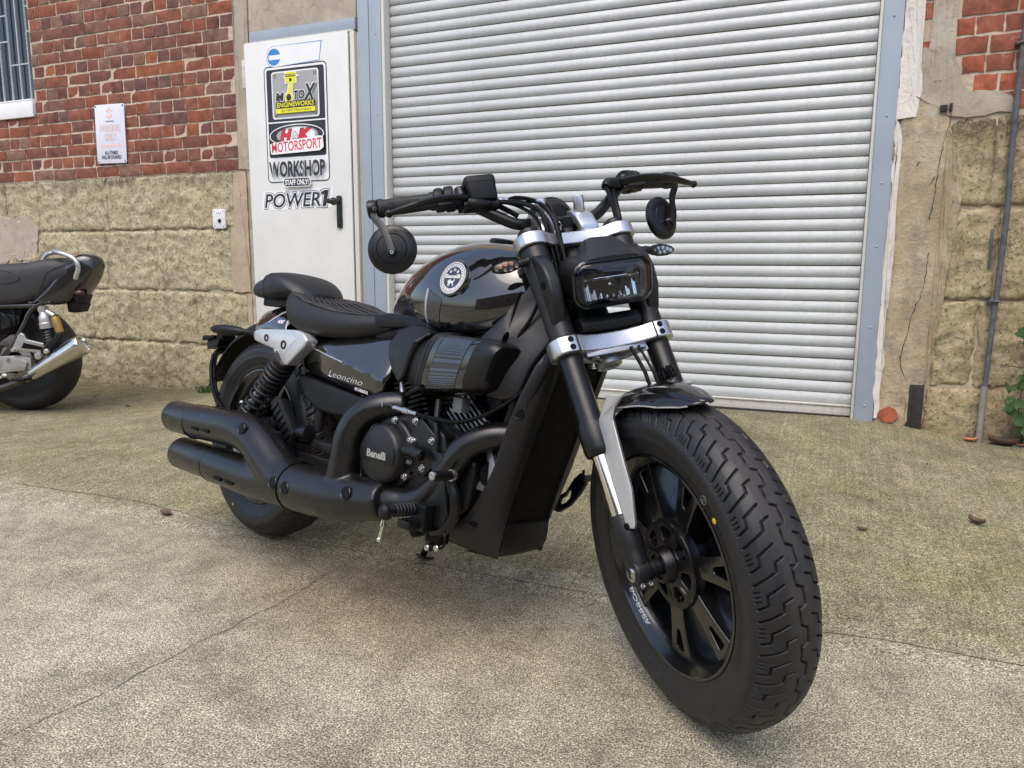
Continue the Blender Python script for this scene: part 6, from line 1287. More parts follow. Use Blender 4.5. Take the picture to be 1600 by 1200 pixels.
# ---------------------------------------------------------------- seat
def loft_body(secs, prof, kx=5):
    X = [s_[0] for s_ in secs]; xs_ = sorted(q[0] for q in cr([(x,) for x in X], kx)); rings = []
    for x in xs_:
        v = [float(np.interp(x, X, [s_[i] for s_ in secs])) for i in range(1, len(secs[0]))]; rings.append([Vector((x, a, b)) for a, b in prof(*v)])
    B = np.array([[tuple(q) for q in r] for r in rings])
    for _ in range(4): B[1:-1] = (B[:-2] + 2 * B[1:-1] + B[2:]) / 4
    return B
def seat_prof(hw, zt, ze, zb):
    h = [(0.0, zt), (0.30, zt + (ze - zt) * .15), (0.60, zt + (ze - zt) * .55), (0.80, ze), (0.92, ze - 0.006), (0.985, ze - 0.022), (1.0, (ze + zb) / 2), (0.965, zb + 0.014), (0.88, zb + 0.002), (0.6, zb), (0.0, zb)]
    h = [(-a * hw, b) for a, b in h]; return h + [(-a, b) for a, b in h[-2:0:-1]]
SEC = [(0.155, 0.070, 0.785, 0.786, 0.745), (0.185, 0.122, 0.784, 0.792, 0.712), (0.24, 0.152, 0.768, 0.783, 0.685), (0.32, 0.164, 0.742, 0.762, 0.666), (0.42, 0.160, 0.726, 0.744, 0.662), (0.52, 0.140, 0.726, 0.738, 0.668), (0.60, 0.112, 0.736, 0.742, 0.684), (0.68, 0.086, 0.750, 0.750, 0.702), (0.715, 0.072, 0.754, 0.752, 0.712)]
Bs = loft_body(SEC, seat_prof, 6); mb = MB(); mb.loft([[Vector(q) for q in r] for r in Bs]); seat = part('seat', mb, LEATHER, sub=1); seat['label'] = 'black stitched solo seat'
def seat_z(x, y):
    i = int(np.clip(np.searchsorted(Bs[:, 0, 0], x) - 1, 0, len(Bs) - 2)); r = Bs[i]; n = 6; yy = -r[:n, 1]; return float(np.interp(abs(y), yy, r[:n, 2]))
STITCH = simple('seat_stitch', (0.040, 0.039, 0.041), 0.5)
for k, fr in enumerate((0.0, 0.16, 0.32, 0.48, 0.64)):
    for sg in ((-1, 1) if fr else (1,)):
        P = []
        for x in np.linspace(0.20, 0.60, 26):
            hw = float(np.interp(x, [s_[0] for s_ in SEC], [s_[1] for s_ in SEC])); y = sg * hw * fr * float(np.interp(x, [0.2, 0.34, 0.6], [0.75, 1.0, 0.55])); P.append((x, y, seat_z(x, y) + 0.0008))
        mb = MB(); mb.tube(P, 0.0024, 6); part('seam', mb, STITCH, seat)
for sg in (-1, 1):
    P = []
    for x in np.linspace(0.20, 0.70, 34):
        hw = float(np.interp(x, [s_[0] for s_ in SEC], [s_[1] for s_ in SEC])); P.append((x, sg * hw * 0.865, seat_z(x, hw * 0.865) - 0.0005))
    mb = MB(); mb.tube(P, 0.0022, 5); part('seam', mb, STITCH, seat)
def pad_prof(hw, zt, zb):
    h = [(0.0, zt), (0.45, zt - 0.002), (0.75, zt - 0.008), (0.93, zt - 0.020), (1.0, zt - 0.036), (0.97, zb + 0.010), (0.85, zb + 0.001), (0.5, zb), (0.0, zb)]
    h = [(-a * hw, b) for a, b in h]; return h + [(-a, b) for a, b in h[-2:0:-1]]
PSEC = [(-0.085, 0.070, 0.814, 0.778), (-0.074, 0.090, 0.828, 0.768), (-0.03, 0.102, 0.836, 0.764), (0.010, 0.106, 0.842, 0.766), (0.030, 0.116, 0.853, 0.762), (0.070, 0.118, 0.856, 0.768), (0.12, 0.112, 0.847, 0.775), (0.165, 0.098, 0.827, 0.777), (0.195, 0.080, 0.806, 0.774), (0.208, 0.055, 0.792, 0.772)]
Bp = loft_body(PSEC, pad_prof, 5); mb = MB(); mb.loft([[Vector(q) for q in r] for r in Bp]); pad = part('pillion_pad', mb, LEATHER, sub=1); pad['label'] = 'small black pillion pad behind the seat'
mb = MB()
for x in (0.018, 0.030):
    i = int(np.argmin(abs(Bp[:, 0, 0] - x))); r = Bp[i]; P = [Vector((x, q[1] * 1.005, q[2] + 0.0005)) for q in list(r[10:16]) + list(r[0:7])]
    mb.tube([Vector(q) for q in r[:7]], 0.0016, 5); mb.tube([Vector((q[0], -q[1], q[2])) for q in r[:7]], 0.0016, 5)
part('seam', mb, STITCH, pad)
mb = MB(); mb.box((0.06, 0, 0.757), (0.22, 0.12, 0.030)); part('pad_base', mb, S_PLAST, pad, bevel=0.006)

# ---------------------------------------------------------------- rear fender, tail, plate carrier
def rfen(u, v, r0, hw, a0, a1, drop):
    a = R(a0 + (a1 - a0) * u); vv = (v - .5) * 2; r = r0 - drop * abs(vv) ** 3; return (r * math.cos(a), hw * vv, RR_ + r * math.sin(a))
mb = MB(); mb.grid(lambda u, v: rfen(u, v, 0.380, 0.088, 62, 158, 0.050), 26, 16); rfend = part('rear_fender', mb, S_PLAST, smooth=60, solid=0.004); rfend['label'] = 'black rear fender over the tyre'
mb = MB(); mb.grid(lambda u, v: rfen(u, v, 0.440 - 0.030 * u, 0.098 - 0.012 * u, 68, 98, 0.085), 18, 18); tl = part('tail_cover', mb, G_BLACK, smooth=60, solid=0.004); tl['label'] = 'glossy tail cover with a white 400'
def tailp(x, z, off=0.003):
    """right side point of the tail cover."""
    a = math.atan2(z - RR_, x); u = (math.degrees(a) - 68) / 30; r0 = 0.440 - 0.030 * u; hw = 0.098 - 0.012 * u; r = math.hypot(x, z - RR_)
    vv = (max(0.0, (r0 - r) / 0.085)) ** (1 / 3); return Vector((x, -hw * vv - off, z))
mb = MB(); vs, fs, _ = text2d('400', 0.02, 0.15); mb.add([tailp(0.085 + 0.034 * a, 0.690 + 0.012 * b, 0.004) for a, b in vs], fs); obj('number_print', mb, W_PRINT, tl, smooth=0, weld=False)
mb = MB(); mb.tube([tailp(x, z, 0.003) for x, z in ((0.035, 0.690), (0.055, 0.705), (0.078, 0.723), (0.095, 0.733), (0.115, 0.733), (0.135, 0.731))], 0.0022, 6); obj('white_stripe', mb, W_PRINT, tl)
mb = MB(); mb.tube([tailp(x, z, 0.003) for x, z in ((0.135, 0.700), (0.142, 0.685), (0.150, 0.672), (0.150, 0.655))], 0.002, 6); obj('white_stripe', mb, W_PRINT, tl)
mb = MB(); mb.tube(cr([(0.02, -0.135, 0.345), (-0.07, -0.128, 0.372), (-0.155, -0.120, 0.400), (-0.225, -0.110, 0.455), (-0.285, -0.090, 0.525), (-0.325, -0.060, 0.566), (-0.335, -0.020, 0.575), (-0.335, 0.02, 0.575)], 6), 0.0105, 14); pc = part('plate_carrier', mb, S_PLAST); pc['label'] = 'curved tube carrying the plate bracket behind the rear wheel'
for x, y, z in ((-0.20, -0.112, 0.432), (-0.245, -0.104, 0.476), (-0.150, -0.121, 0.398)): mb = MB(); mb.torus((x, y, z), (0.62, -0.1, -0.75), 0.0115, 0.002, 14, 6); part('cable_tie', mb, S_DEEP, pc)
mb = MB(); mb.tube(cr([(0.0, -0.14, 0.352), (-0.11, -0.135, 0.398), (-0.20, -0.125, 0.447), (-0.262, -0.108, 0.513), (-0.30, -0.085, 0.560)], 6), 0.006, 10); part('plate_light_cable', mb, S_DEEP, pc)
mb = MB(); mb.prism([(-0.37, 0.575), (-0.30, 0.590), (-0.28, 0.625), (-0.375, 0.612)], -0.075, 0.075); part('plate_bracket', mb, S_PLAST, pc, bevel=0.003)
mb = MB(); mb.prism([(-0.385, 0.603), (-0.378, 0.622), (-0.30, 0.628), (-0.30, 0.618)], -0.09, -0.075); mb.box((-0.27, -0.06, 0.635), (0.04, 0.05, 0.04)); part('tail_lamp', mb, S_DEEP, pc, bevel=0.003)

# silver struts, shocks, rear indicators
for sg in (-1, 1):
    POL = [(0.100, 0.660), (0.128, 0.668), (0.320, 0.676), (0.362, 0.668), (0.385, 0.650), (0.375, 0.634), (0.292, 0.572), (0.262, 0.570), (0.228, 0.592), (0.214, 0.614), (0.108, 0.630), (0.096, 0.645)]
    mb = MB(); mb.prism(POL, sg * 0.128, sg * 0.168); st_ = part('strut_bracket', mb, SILVERP, bevel=0.007, segs=3); st_['label'] = 'silver bracket above the shock absorber'
    mb = MB(); mb.prism([(0.118, 0.654), (0.31, 0.660), (0.332, 0.650), (0.270, 0.597), (0.245, 0.603), (0.222, 0.628), (0.116, 0.638)], sg * 0.1675, sg * 0.1688); part('bracket_inset', mb, simple('silver_inset', (0.60, 0.61, 0.64), 0.3, 0.4), st_, bevel=0.0006)
    for x, z, r in ((0.177, 0.644, 0.0105), (0.272, 0.630, 0.0125)): mb = MB(); mb.lathe([(0, r), (0.003, r), (0.003, r * .7), (-0.004, r * .6), (-0.004, 0)], (x, sg * 0.1685, z), (0, sg, 0), 20); part('bracket_bolt', mb, S_DEEP, st_)
    # shock
    a, b = Vector((0.262, sg * 0.150, 0.590)), Vector((0.052, sg * 0.152, 0.362)); d = (b - a); L = d.length; d.normalize()
    mb = MB(); mb.tube([a, a + d * 0.14], [0.021, 0.021], 20); mb.tube([a + d * 0.14, b], 0.012, 14); mb.tube([b - d * 0.035, b - d * 0.028, b], [0.030, 0.033, 0.030], 20); mb.tube([a, a + d * 0.012], 0.036, 24); mb.cyl(b + Vector((0, 0.016, 0)), b - Vector((0, 0.016, 0)), 0.018, n=16); shk = part('shock_absorber', mb, S_BLACK); shk['label'] = 'coil spring shock absorber'
    x_ = d.orthogonal().normalized(); y_ = d.cross(x_); P = []; N = 260; turns = 11.5
    for i in range(N + 1):
        f = i / N; ps = 2 * math.pi * turns * f; al = float(np.interp(f, [0, 0.12, 0.55, 1.0], [0.010, 0.035, 0.120, L - 0.03])); P.append(a + d * al + (x_ * math.cos(ps) + y_ * math.sin(ps)) * 0.0325)
    mb = MB(); mb.tube(P, 0.0052, 8); part('spring', mb, S_GREY, shk)
    # rear indicator
    mb = MB(); mb.tube(cr([(0.120, sg * 0.150, 0.650), (0.075, sg * 0.168, 0.653), (0.050, sg * 0.182, 0.654)], 4), [0.009, 0.009, 0.011], 12); ri_ = part('rear_indicator', mb, S_PLAST)
    mb = MB(); rings = []
    for f, r in ((0, 0.010), (0.12, 0.016), (0.35, 0.0195), (0.65, 0.0195), (0.88, 0.015), (1.0, 0.007)):
        c = Vector((0.060, sg * 0.178, 0.653)).lerp(Vector((-0.055, sg * 0.222, 0.652)), f); rings.append([c + Vector((0.38 * r * math.sin(t_) * 0.9, sg * -0.0 + r * math.sin(t_) * -0.9, r * 0.85 * math.cos(t_))) for t_ in [2 * math.pi * k / 14 for k in range(14)]])
    mb.loft(rings); part('indicator_body', mb, S_PLAST, ri_)

# ---------------------------------------------------------------- side covers
SC = [(0.300, 0.625), (0.335, 0.652), (0.430, 0.672), (0.525, 0.688), (0.620, 0.692), (0.688, 0.690), (0.702, 0.640), (0.706, 0.575), (0.690, 0.545), (0.657, 0.524), (0.580, 0.524), (0.480, 0.536), (0.380, 0.548), (0.312, 0.556), (0.285, 0.585)]
LCV = [(0.292, 0.550), (0.380, 0.541), (0.485, 0.529), (0.580, 0.518), (0.650, 0.518), (0.620, 0.480), (0.560, 0.460), (0.470, 0.455), (0.400, 0.460), (0.335, 0.490)]
def scy(x, z):   # crease: upper facet leans out, lower facet tucks in
    zc = 0.632 - 0.175 * (x - 0.352); k = 0.128 + 0.010 * ss(0.3, 0.5, x)
    return k - (0.50 * (z - zc) if z > zc else 0.20 * (zc - z))
for sg in (-1, 1):
    mb = MB(); nU, nV = 26, 14
    def edge_interp(u):
        x = 0.285 + (0.704 - 0.285) * u
        top = float(np.interp(x, [0.285, 0.300, 0.335, 0.43, 0.525, 0.62, 0.688, 0.704], [0.590, 0.625, 0.652, 0.672, 0.688, 0.692, 0.690, 0.640])); bot = float(np.interp(x, [0.285, 0.312, 0.38, 0.48, 0.58, 0.657, 0.69, 0.704], [0.580, 0.556, 0.548, 0.536, 0.524, 0.524, 0.545, 0.585])); return x, top, bot
    def fn(u, v):
        x, t_, b_ = edge_interp(u); z = b_ + (t_ - b_) * v; e = min(min(u, 1 - u) * 8, min(v, 1 - v) * 5, 1.0); return (x, sg * (scy(x, z) - 0.008 * (1 - e) ** 2), z)
    mb.grid(fn, nU, nV); scv = part('side_cover', mb, G_BLACK, smooth=25, solid=0.004); scv['label'] = 'glossy side cover with white script lettering'
    if sg < 0:
        mb = MB(); vs, fs, _ = text2d('Leoncino', -0.012, 0.35, 1.02)
        def LT(a, b): x = 0.445 + 0.160 * a + 0.006 * b; z = 0.5605 - 0.075 * (x - 0.445) + 0.0170 * b; return (x, -(scy(x, z) + 0.0035), z)
        mb.add([LT(a, b) for a, b in vs], fs)
        mb.add([LT(a, b) for a, b in ((-0.04, -0.05), (0.10, -0.12), (0.12, -0.02), (-0.02, 0.03))], [(0, 1, 2, 3)])
        vs, fs, _ = text2d('BOBBER', 0.03, 0.2)
        mb.add([(lambda x, z: (x, -(scy(x, z) + 0.0035), z))(0.570 + 0.060 * a, 0.5340 - 0.006 * a + 0.0090 * b) for a, b in vs], fs); obj('script_print', mb, W_PRINT, scv, smooth=0, weld=False)
    mb = MB(); P = []
    for x in np.linspace(0.34, 0.52, 10): z = 0.6325 - 0.175 * (x - 0.352); P.append((x, sg * (scy(x, z) + 0.002), z))
    mb.tube(P, 0.0018, 6); obj('silver_line', mb, SILVERP, scv)
    mb = MB(); mb.prism(LCV, sg * 0.095, sg * 0.128); part('lower_cover', mb, S_PLAST, scv, bevel=0.008, segs=3)
    # matt cover ahead of the side cover, under the tank
    FC = [(0.712, 0.668), (0.735, 0.705), (0.775, 0.722), (0.835, 0.716), (0.878, 0.702), (0.850, 0.676), (0.825, 0.640), (0.806, 0.590), (0.785, 0.575), (0.745, 0.600), (0.718, 0.632)]
    mb = MB(); mb.prism(FC, sg * 0.105, [sg * (0.150 + 0.022 * ss(.72, .8, x) - 0.05 * ss(.69, .73, z)) for x, z in FC]); part('frame_cover', mb, S_GREY, bevel=0.009, segs=3)
mb = MB(); mb.box((0.45, 0, 0.60), (0.34, 0.19, 0.15)); part('battery_box', mb, S_DEEP, bevel=0.01)
mb = MB(); mb.prism([(0.60, 0.735), (0.66, 0.745), (0.78, 0.742), (0.88, 0.70), (0.86, 0.685), (0.74, 0.712), (0.62, 0.705)], -0.118, 0.118); part('tank_tray', mb, S_PLAST, bevel=0.008)

# ---------------------------------------------------------------- engine
mb = MB(); mb.prism([(0.63, 0.30), (0.66, 0.27), (0.96, 0.265), (1.03, 0.31), (1.04, 0.42), (0.98, 0.47), (0.90, 0.50), (0.76, 0.50), (0.66, 0.46), (0.62, 0.38)], -0.135, 0.135); eng = part('engine', mb, S_ENG, bevel=0.015, segs=3); eng['label'] = 'black v twin engine'
def cyl_stack(o, d, n, name, x0=0.0):
    o = Vector(o); d = Vector(d).normalized(); y = Vector((0, 1, 0)); x = y.cross(d)
    M_ = Matrix((x, y, d)).transposed()
    mb = MB(); mb.box(o + d * 0.085, (0.095, 0.150, 0.17), M_); cy = part(name, mb, S_ENG, eng, bevel=0.008)
    for k in range(n):
        mb = MB(); ring_ = [(M_ @ Vector((a, b, 0)), ) for a, b in rrect(-0.063, -0.098, 0.063, 0.098, 0.02, 4)]
        base = o + d * (0.022 + 0.0125 * k); mb.loft([[base + q[0] - d * 0.0021 for q in ring_], [base + q[0] + d * 0.0021 for q in ring_]]); fi = part('fin', mb, S_ENG, eng)
        if name == 'front_cylinder' and 3 <= k <= 9:   # machined bright fin edges
            mb = MB(); mb.loft([[base + M_ @ Vector((a, b, 0)) - d * 0.0023 for a, b in ((-0.045, -0.0986), (0.048, -0.0986), (0.058, -0.0955), (0.063, -0.085), (0.062, -0.085), (0.047, -0.096), (-0.045, -0.096))], [base + M_ @ Vector((a, b, 0)) + d * 0.0023 for a, b in ((-0.045, -0.0986), (0.048, -0.0986), (0.058, -0.0955), (0.063, -0.085), (0.062, -0.085), (0.047, -0.096), (-0.045, -0.096))]]); part('machined_fin_edge', mb, CAST, eng)
    mb = MB(); mb.box(o + d * 0.20, (0.12, 0.19, 0.05), M_); part('cylinder_head', mb, S_ENG, eng, bevel=0.012)
cyl_stack((0.895, 0, 0.445), (0.62, 0, 0.78), 11, 'front_cylinder'); cyl_stack((0.775, 0, 0.455), (-0.30, 0, 0.95), 11, 'rear_cylinder')
# right hand case, clutch cover, small cover
CASE = [(0.705, 0.365), (0.725, 0.325), (0.775, 0.300), (0.850, 0.300), (0.905, 0.330), (0.965, 0.360), (0.985, 0.420), (0.970, 0.475), (0.915, 0.505), (0.850, 0.510), (0.790, 0.495), (0.730, 0.455)]
mb = MB(); mb.prism(CASE, -0.13, -0.172); cs = part('clutch_case', mb, S_ENG, eng, bevel=0.008, segs=3)
mb = MB(); mb.lathe([(0.0, 0.088), (0.014, 0.087), (0.018, 0.083), (0.019, 0.074), (0.044, 0.071), (0.050, 0.0665), (0.0525, 0.060), (0.053, 0.0)], (0.797, -0.165, 0.404), (0, -1, 0), 64); part('clutch_cover', mb, S_GREY, eng, smooth=35)
mb = MB(); bar_ = [(0.733, 0.402), (0.736, 0.424), (0.858, 0.424), (0.861, 0.402), (0.858, 0.386), (0.736, 0.386)]; mb.prism(bar_, -0.2145, -0.2195); part('clutch_cover_bar', mb, S_ENG, eng, bevel=0.002)
mb = MB(); vs, fs, _ = text2d('Benelli', 0.03); mb.add([(0.762 + 0.070 * a, -0.2202, 0.394 + 0.019 * b) for a, b in vs], fs); obj('cover_lettering', mb, simple('cover_silver_print', (0.45, 0.44, 0.40), 0.4, 0.4), eng, smooth=0, weld=False)
mb = MB(); mb.prism([(0.862, 0.430), (0.868, 0.380), (0.930, 0.372), (0.972, 0.412), (0.958, 0.470), (0.905, 0.505), (0.882, 0.490)], -0.165, -0.186); part('side_case', mb, S_ENG, eng, bevel=0.005, segs=3)
mb = MB(); mb.tube(cr([(0.880, -0.200, 0.427), (0.905, -0.207, 0.428), (0.940, -0.205, 0.424)], 4), [0.0145, 0.0125, 0.0125], 16); mb.cyl((0.885, -0.18, 0.427), (0.885, -0.204, 0.427), 0.018, n=18); part('oil_fitting', mb, S_ENG, eng, bevel=0.001)
for x, z in ((0.815, 0.488), (0.888, 0.496), (0.875, 0.450), (0.886, 0.449), (0.949, 0.459), (0.880, 0.400), (0.926, 0.392), (0.868, 0.362), (0.796, 0.314)):
    mb = MB(); mb.cyl((x, -0.165, z), (x, -0.188, z), 0.0088, n=14); disc_bolt(mb, (x, -0.188, z), (0, -1, 0), 0.0066, 0.006); part('case_bolt', mb, STEELB, eng)
mb = MB(); disc_bolt(mb, (0.945, -0.2165, 0.4235), (0, -1, 0), 0.007, 0.003); part('fitting_bolt', mb, S_DEEP, eng)
# clutch arm and cable end
mb = MB(); mb.cyl((0.770, -0.17, 0.480), (0.772, -0.172, 0.522), 0.0075, n=12); mb.cyl((0.772, -0.172, 0.52), (0.772, -0.20, 0.52), 0.007, n=10); mb.tube([(0.795, -0.185, 0.517), (0.84, -0.186, 0.515), (0.841, -0.186, 0.515), (0.862, -0.187, 0.5135), (0.863, -0.187, 0.5135), (0.89, -0.187, 0.5125)], [0.006, 0.006, 0.008, 0.008, 0.0055, 0.0055], 12); part('clutch_arm', mb, STEELB, eng)
mb = MB(); mb.tube([(0.775 + 0.028 * i / 12, -0.186, 0.5185) for i in range(13)], [0.0075 if i % 2 else 0.0055 for i in range(13)], 10); part('cable_boot', mb, S_PLAST, eng)
mb = MB(); mb.tube([(0.750, -0.125, 0.585), (0.762, -0.13, 0.562), (0.770, -0.132, 0.545)], [0.004, 0.0065, 0.008], 10); mb.tube([(0.79, -0.15, 0.625), (0.785, -0.15, 0.605)], [0.004, 0.007], 8); part('sensor', mb, CAST, eng)
mb = MB(); mb.tube(cr([(0.775, -0.13, 0.54), (0.81, -0.15, 0.548), (0.85, -0.17, 0.562), (0.885, -0.178, 0.575)], 5), 0.007, 10); part('breather_hose', mb, S_PLAST, eng)
mb = MB(); mb.tube(cr([(0.93, -0.16, 0.55), (0.945, -0.175, 0.50), (0.955, -0.178, 0.46), (0.950, -0.176, 0.44)], 5), 0.0075, 10); part('oil_hose', mb, S_PLAST, eng)
mb = MB(); mb.box((0.975, -0.13, 0.545), (0.03, 0.03, 0.035)); part('connector', mb, simple('grey_connector', (0.16, 0.16, 0.155), 0.5), eng, bevel=0.003)
mb = MB(); mb.lathe([(0, 0.035), (0.05, 0.035), (0.055, 0.030)], (1.055, -0.06, 0.40), (0.4, -1, 0), 24); part('oil_filter', mb, S_DEEP, eng)
mb = MB(); mb.prism([(1.03, 0.36), (1.075, 0.36), (1.085, 0.42), (1.065, 0.46), (1.05, 0.46), (1.06, 0.42)], -0.115, -0.10); part('silver_bracket', mb, CAST, eng, bevel=0.002)

# ---------------------------------------------------------------- air intake pod
ao, ad = Vector((0.850, -0.118, 0.630)), Vector((0.985, -0.12, 0.035)).normalized(); ay = Vector((0, 1, 0)); ay = (ay - ad * ay.dot(ad)).normalized(); az = ad.cross(ay)
def pod(l, ph, k=1.0):
    """l along the axis, ph angle (0 = outward/right, 90 = up)."""
    hw = float(np.interp(l, [0, 0.03, 0.05, 0.20, 0.245, 0.262, 0.27], [0.058, 0.062, 0.063, 0.056, 0.050, 0.042, 0.02])) * k; hh = float(np.interp(l, [0, 0.03, 0.05, 0.20, 0.245, 0.262, 0.27], [0.070, 0.073, 0.074, 0.064, 0.057, 0.047, 0.02])) * k
    c, s_ = math.cos(ph), math.sin(ph); e = 3.4; cc = math.copysign(abs(c) ** (2 / e), c); s2 = math.copysign(abs(s_) ** (2 / e), s_)
    return ao + ad * (l + 0.42 * hh * s2) - ay * hw * cc + az * hh * s2
mb = MB(); mb.loft([[pod(l, 2 * math.pi * j / 48) for j in range(48)] for l in (0.050, 0.06, 0.09, 0.12, 0.15, 0.18, 0.20, 0.215)]); air = part('air_intake', mb, G_BLACK, smooth=50); air['label'] = 'glossy black air filter pod with ribbed window'
mb = MB(); mb.loft([[pod(l, 2 * math.pi * j / 48, k) for j in range(48)] for l, k in ((0.030, 0.90), (0.034, 1.0), (0.038, 1.03), (0.046, 1.03), (0.049, 0.99), (0.052, 1.03), (0.060, 1.03), (0.064, 0.98))]); part('clamp_ring', mb, S_GREY, air, smooth=40)
mb = MB(); mb.loft([[pod(l, 2 * math.pi * j / 40, k) for j in range(40)] for l, k in ((-0.060, 0.60), (-0.04, 0.75), (-0.01, 0.86), (0.032, 0.92))]); part('filter_box', mb, S_PLAST, air, smooth=40)
mb = MB(); mb.loft([[pod(l, 2 * math.pi * j / 48, k) for j in range(48)] for l, k in ((0.205, 1.005), (0.235, 1.0), (0.252, 1.0), (0.262, 1.0), (0.264, 0.9))]); part('end_cap', mb, S_BLACK, air, smooth=40)
mb = MB()
def wf(u, v):
    l = 0.083 + 0.100 * u + 0.006 * (v - .5); ph = R(-38 + 92 * v); c = pod(l, ph); cen = ao + ad * l; rib = 0.0010 * (0.5 + 0.5 * math.cos(2 * math.pi * v * 19)); e = min(u, 1 - u, v, 1 - v)
    return c + (c - cen).normalized() * (0.0006 + (rib if e > 0.02 else 0))
mb.grid(wf, 6, 190); part('filter_window', mb, simple('blue_grey_filter', (0.020, 0.023, 0.038), 0.14, var=0.12, coat=0.8), air, smooth=60)
mb = MB(); P = []
for u, v in [(t, 0) for t in np.linspace(0.04, .96, 10)] + [(1, t) for t in np.linspace(0.03, .97, 16)] + [(t, 1) for t in np.linspace(.96, .04, 10)] + [(0, t) for t in np.linspace(.97, .03, 16)]: P.append(Vector(wf(u, v)))
mb.tube(P + [P[0]], 0.0012, 5); part('window_rim', mb, G_BLACK, air)

# ---------------------------------------------------------------- exhaust
yE = -0.215
def spine(name, pts, rad, parent, mat=S_EXH, n=36, k=8, **kw): mb = MB(); mb.tube(cr(pts, k), list(np.interp(np.linspace(0, 1, (len(pts) - 1) * k + 1), np.linspace(0, 1, len(rad)), rad)), n); return part(name, mb, mat, parent, smooth=50, **kw)
# twin tail covers joining into one collector: skin built by lofting and a smooth voxel union
mb = MB()
mb.tube(cr([(-0.105, yE, 0.356), (0.0, yE, 0.361), (0.12, yE, 0.366), (0.20, yE, 0.364), (0.27, yE, 0.345), (0.34, yE, 0.308), (0.41, yE, 0.274), (0.475, yE, 0.262)], 6), [0.0545, 0.0545, 0.0545, 0.055, 0.056, 0.058, 0.060, 0.061], 28)
mb.tube(cr([(0.030, yE, 0.243), (0.12, yE, 0.243), (0.20, yE, 0.243), (0.28, yE, 0.244), (0.36, yE, 0.250), (0.42, yE, 0.257), (0.475, yE, 0.262)], 6), [0.0545, 0.0545, 0.055, 0.056, 0.058, 0.060, 0.061], 28)
exh = part('exhaust', mb, S_EXH, smooth=180); exh['label'] = 'matt black twin exhaust along the right side'
q = exh.modifiers.new('fuse', 'REMESH'); q.mode = 'VOXEL'; q.voxel_size = 0.0045; q.use_smooth_shade = True
q = exh.modifiers.new('soft', 'SMOOTH'); q.factor = 0.5; q.iterations = 9
for x0, z0, x1 in ((-0.262, 0.352, -0.095), (-0.195, 0.241, 0.040)):
    mb = MB(); mb.lathe([(0.0, 0.020), (0.010, 0.038), (0.004, 0.046), (0.004, 0.0495), (0.010, 0.0515), (x1 - x0, 0.0515)], (x0, yE, z0), (1, 0, 0.015), 44); tp = part('tail_pipe', mb, S_EXH, exh, smooth=50)
    mb = MB(); mb.torus((x1 - 0.006, yE, z0 + 0.001), (1, 0, 0), 0.0522, 0.0022, 40, 8); part('tail_ring', mb, S_DEEP, exh)
for x, z in ((-0.016, 0.346), (0.050, 0.349), (0.150, 0.224), (0.216, 0.225)): mb = MB(); mb.box((x, yE - 0.0535, z), (0.044, 0.006, 0.0085)); part('vent_slot', mb, S_DEEP, exh, bevel=0.0015)
for x, z, y in ((0.252, 0.385, yE - 0.0475), (0.452, 0.272, yE - 0.0585), (0.512, 0.270, yE - 0.0605), (0.748, 0.303, yE - 0.044)):
    mb = MB(); mb.lathe([(-0.003, 0.0180), (0.0025, 0.0172), (0.0035, 0.0160), (0.0025, 0.0148), (-0.004, 0.0140)], (x, y, z), (0, -1, 0.22), 26, closed=False); part('bolt_well', mb, S_EXH, exh)
    mb = MB(); mb.lathe([(0.0028, 0.0146), (0.0005, 0.0140), (0.0005, 0.0085), (0.0026, 0.0080), (0.0026, 0.0050), (0.0, 0.0045), (0.0, 0.0)], (x, y, z), (0, -1, 0.22), 22); part('cover_bolt', mb, S_DEEP, exh)
mb = MB()
mb.tube(cr([(0.470, yE, 0.262), (0.55, yE, 0.265), (0.64, yE, 0.272), (0.74, yE + 0.006, 0.284), (0.83, yE + 0.014, 0.296)], 6), [0.0625, 0.0625, 0.060, 0.054, 0.046], 28)
mb.tube(cr([(0.635, yE, 0.275), (0.664, yE, 0.315), (0.672, yE, 0.37), (0.678, yE + 0.002, 0.43), (0.702, yE + 0.012, 0.480), (0.745, yE + 0.035, 0.510), (0.795, yE + 0.075, 0.522)], 6), [0.046, 0.041, 0.0385, 0.0375, 0.036, 0.035, 0.034], 26)
hc = part('collector_cover', mb, S_EXH, exh, smooth=180); q = hc.modifiers.new('fuse', 'REMESH'); q.mode = 'VOXEL'; q.voxel_size = 0.0045; q.use_smooth_shade = True
q = hc.modifiers.new('soft', 'SMOOTH'); q.factor = 0.5; q.iterations = 10
mb = MB(); mb.torus((0.473, yE, 0.262), (1, 0, 0.03), 0.0622, 0.0022, 44, 8); part('joint_ring', mb, S_DEEP, exh)
spine('header_pipe', [(0.80, yE + 0.016, 0.292), (0.84, yE + 0.025, 0.297), (0.88, yE + 0.040, 0.303), (0.925, yE + 0.050, 0.325), (0.968, yE + 0.052, 0.365), (0.995, yE + 0.055, 0.415), (1.030, yE + 0.068, 0.462), (1.075, yE + 0.095, 0.488), (1.12, yE + 0.13, 0.492)], [0.034, 0.034, 0.033, 0.032, 0.031, 0.031, 0.031], exh)

